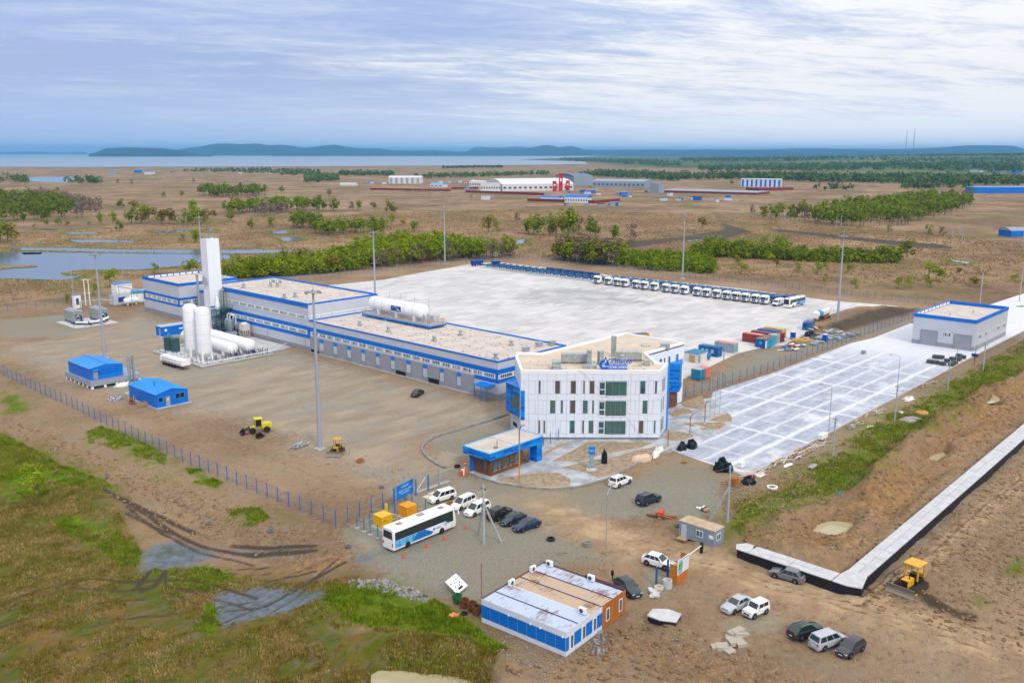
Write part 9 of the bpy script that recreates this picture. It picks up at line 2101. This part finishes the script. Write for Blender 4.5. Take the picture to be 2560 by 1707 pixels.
for k,(a,h)in enumerate((((991.2,852),14),((1005.2,852.3),25),((1024.6,855),14))):e=fb('red_banner',a,(a[0]+5.5*.73,a[1]-5.5*.68),1.5,h,mat('banner_red',(.52,.012,.012),.5),mat('banner_red',(.52,.012,.012),.5),('left','tall middle','right')[k]+' red banner tower in front of the large white hall',cat='banner'); part_box(e,'white_emblem',M_white,1.4,-.2,h*.55,4.,-.11,h*.72)
def wall(a,b_,h,label):e=fb('far_wall',a,b_,1.2,h,M_fm,M_fm,label,cat='wall')
wall((841.1,1082),(890,959.7),2.4,'dark red wall running left of the distant works'); wall((877.3,914.6),(890.4,781.1),2.6,'dark red wall in front of the large white hall'); wall((770.6,700.6),(788.2,617.3),2.6,'dark red wall round the two blue roofed houses, front'); wall((783.4,613.5),(841,620.9),2.6,'dark red wall round the two blue roofed houses, right end'); wall((943.8,1014.2),(984.1,997),2.4,'short dark red wall left of the distant office wing')
e=fb('far_platform',(1069.2,723.6),(1091.2,584.2),55,2.6,M_fm,M_fg,'wide low dark red edged platform roof at the right of the works',cat='platform'); e=fb('far_platform',(1211.1,644.1),(1269.8,619.4),30,3.2,M_fm,M_fm,'short dark red platform before the striped hall',cat='platform')
q=random.Random(5); k=0
for a,n,w_ in (((1015.2,1295.8),4,30),((1148.8,1238.4),8,60),((975,710.1),10,50),((932.2,578.8),8,45),((747.4,577.2),6,25),((1345.4,2121.7),8,90),((2669.4,677.7),14,120),((6302.5,3928.3),22,300),((966,957.4),5,50),((975.8,775.1),5,40),((1099.5,2315.1),5,120)):
    for j in range(n):
        s_=q.uniform(2,5)*(1 if w_<100 else 2.2); x=a[0]+q.gauss(0,w_*.6); y=a[1]+q.gauss(0,w_*.6); 
        e=empty('far_hut',(x,y,0),q.uniform(0,3),'tiny distant hut or vehicle scattered around the far works','hut','tiny huts around the far works'); part_box(e,'wall',q.choice((M_fw,M_fg,M_fw,M_blue)),-s_,-s_*.5,-1,s_,s_*.5,s_*.8); part_box(e,'roof',q.choice((M_fg,M_blue,M_fm)),-s_*1.05,-s_*.55,s_*.8,s_*1.05,s_*.55,s_*.95)
for z_,h in (((650.1,281.6),9),((655.1,280.1),9),((667,244.8),8),((652.7,236.7),9),((629.2,193.5),9),((649.4,195.2),8),((643,360.8),9),((662.4,329.3),8),((664.9,326.6),8),((355.4,97.5),12),((373.1,88.8),13),((584.5,140.8),10)):
    pole(z_[0],z_[1],h,'lone concrete pole standing in the dry marsh',M_pole,False,.2)
pole(*(582.7,173.5),10,'propped double pole in the marsh at the right',M_pole,False,.2,((3.5,-1.5,.8),))
r2=np.random.default_rng(6); e=empty('distant_poles',(0,0,0)); V=[]
for k in range(120):
    t=r2.random(); a,b_,c_,d_=Vector((707.6,904)),Vector((665,626.5)),Vector((826,778.2)),Vector((641.2,773.5)); p=a+(b_-a)*t+(c_-b_)*r2.random()*.9; V.append(trunks([p.x],[p.y],[0],[r2.uniform(6,9)],[.16],r2))
bpy.data.objects.remove(e); tag(tri_obj('pile_field',np.concatenate(V),mat('pile_pale',(.36,.31,.27),.8)),kind='stuff')
for n_,i_ in (('slab_pallet',0),('blue_post',1)):
    L_=sorted([o for o in C.objects if o.parent is None and o.name.split('.')[0]==n_],key=lambda o:math.hypot(*o.location[:2]))
    for k,o in enumerate(L_):o['label']='%s %s, counted from the nearest'%(ordn[k],('dark grey pallet of paving blocks on the far pad','blue steel post round the yellow cabinets')[i_])
def pylon(x,y,h,label,lattice=True,r=2.5):
    e=empty('pylon',(x,y,0),0,label,'pylon','distant pylons on the horizon'); mb=MB()
    for a in (45,135,225,315):mb.tube((r*math.cos(R(a)),r*math.sin(R(a)),0),(.4*math.cos(R(a)),.4*math.sin(R(a)),h),.45,n=4)
    for k in range(8):t=k/8; rr_=r*(1-t)+.4*t; mb.tube((-rr_*.7,-rr_*.7,h*t),(rr_*.7,rr_*.7,h*(t+.12)),.25,n=4)
    mb.build('lattice_tower',M_concd,e)
    if lattice:mb=MB(); [mb.box(-.3,-w_,h*f,.3,w_,h*f+.6)for f,w_ in ((.75,7),(.88,5))]; mb.build('cross_arm',M_concd,e)
for i,z_ in enumerate(((4994.3,2542.1),(5028.6,2505.7),(5061.1,2471.2),(5005.7,2075),(5043.6,2034.8),(4523,2588.2),(4801.4,2292.3))):pylon(z_[0],z_[1],62 if i<5 else 40,'lattice power pylon on the wooded horizon',True,4)
def onrise(b_deg,d):a=head-R(b_deg); return d*math.cos(a),d*math.sin(a)
for b_deg,h,lb in ((23.28,175,'left of the two tall radio masts on the right horizon'),(23.68,185,'right of the two tall radio masts on the right horizon')):
    x,y=onrise(b_deg,5600); pylon(x,y,h,lb,False,3);
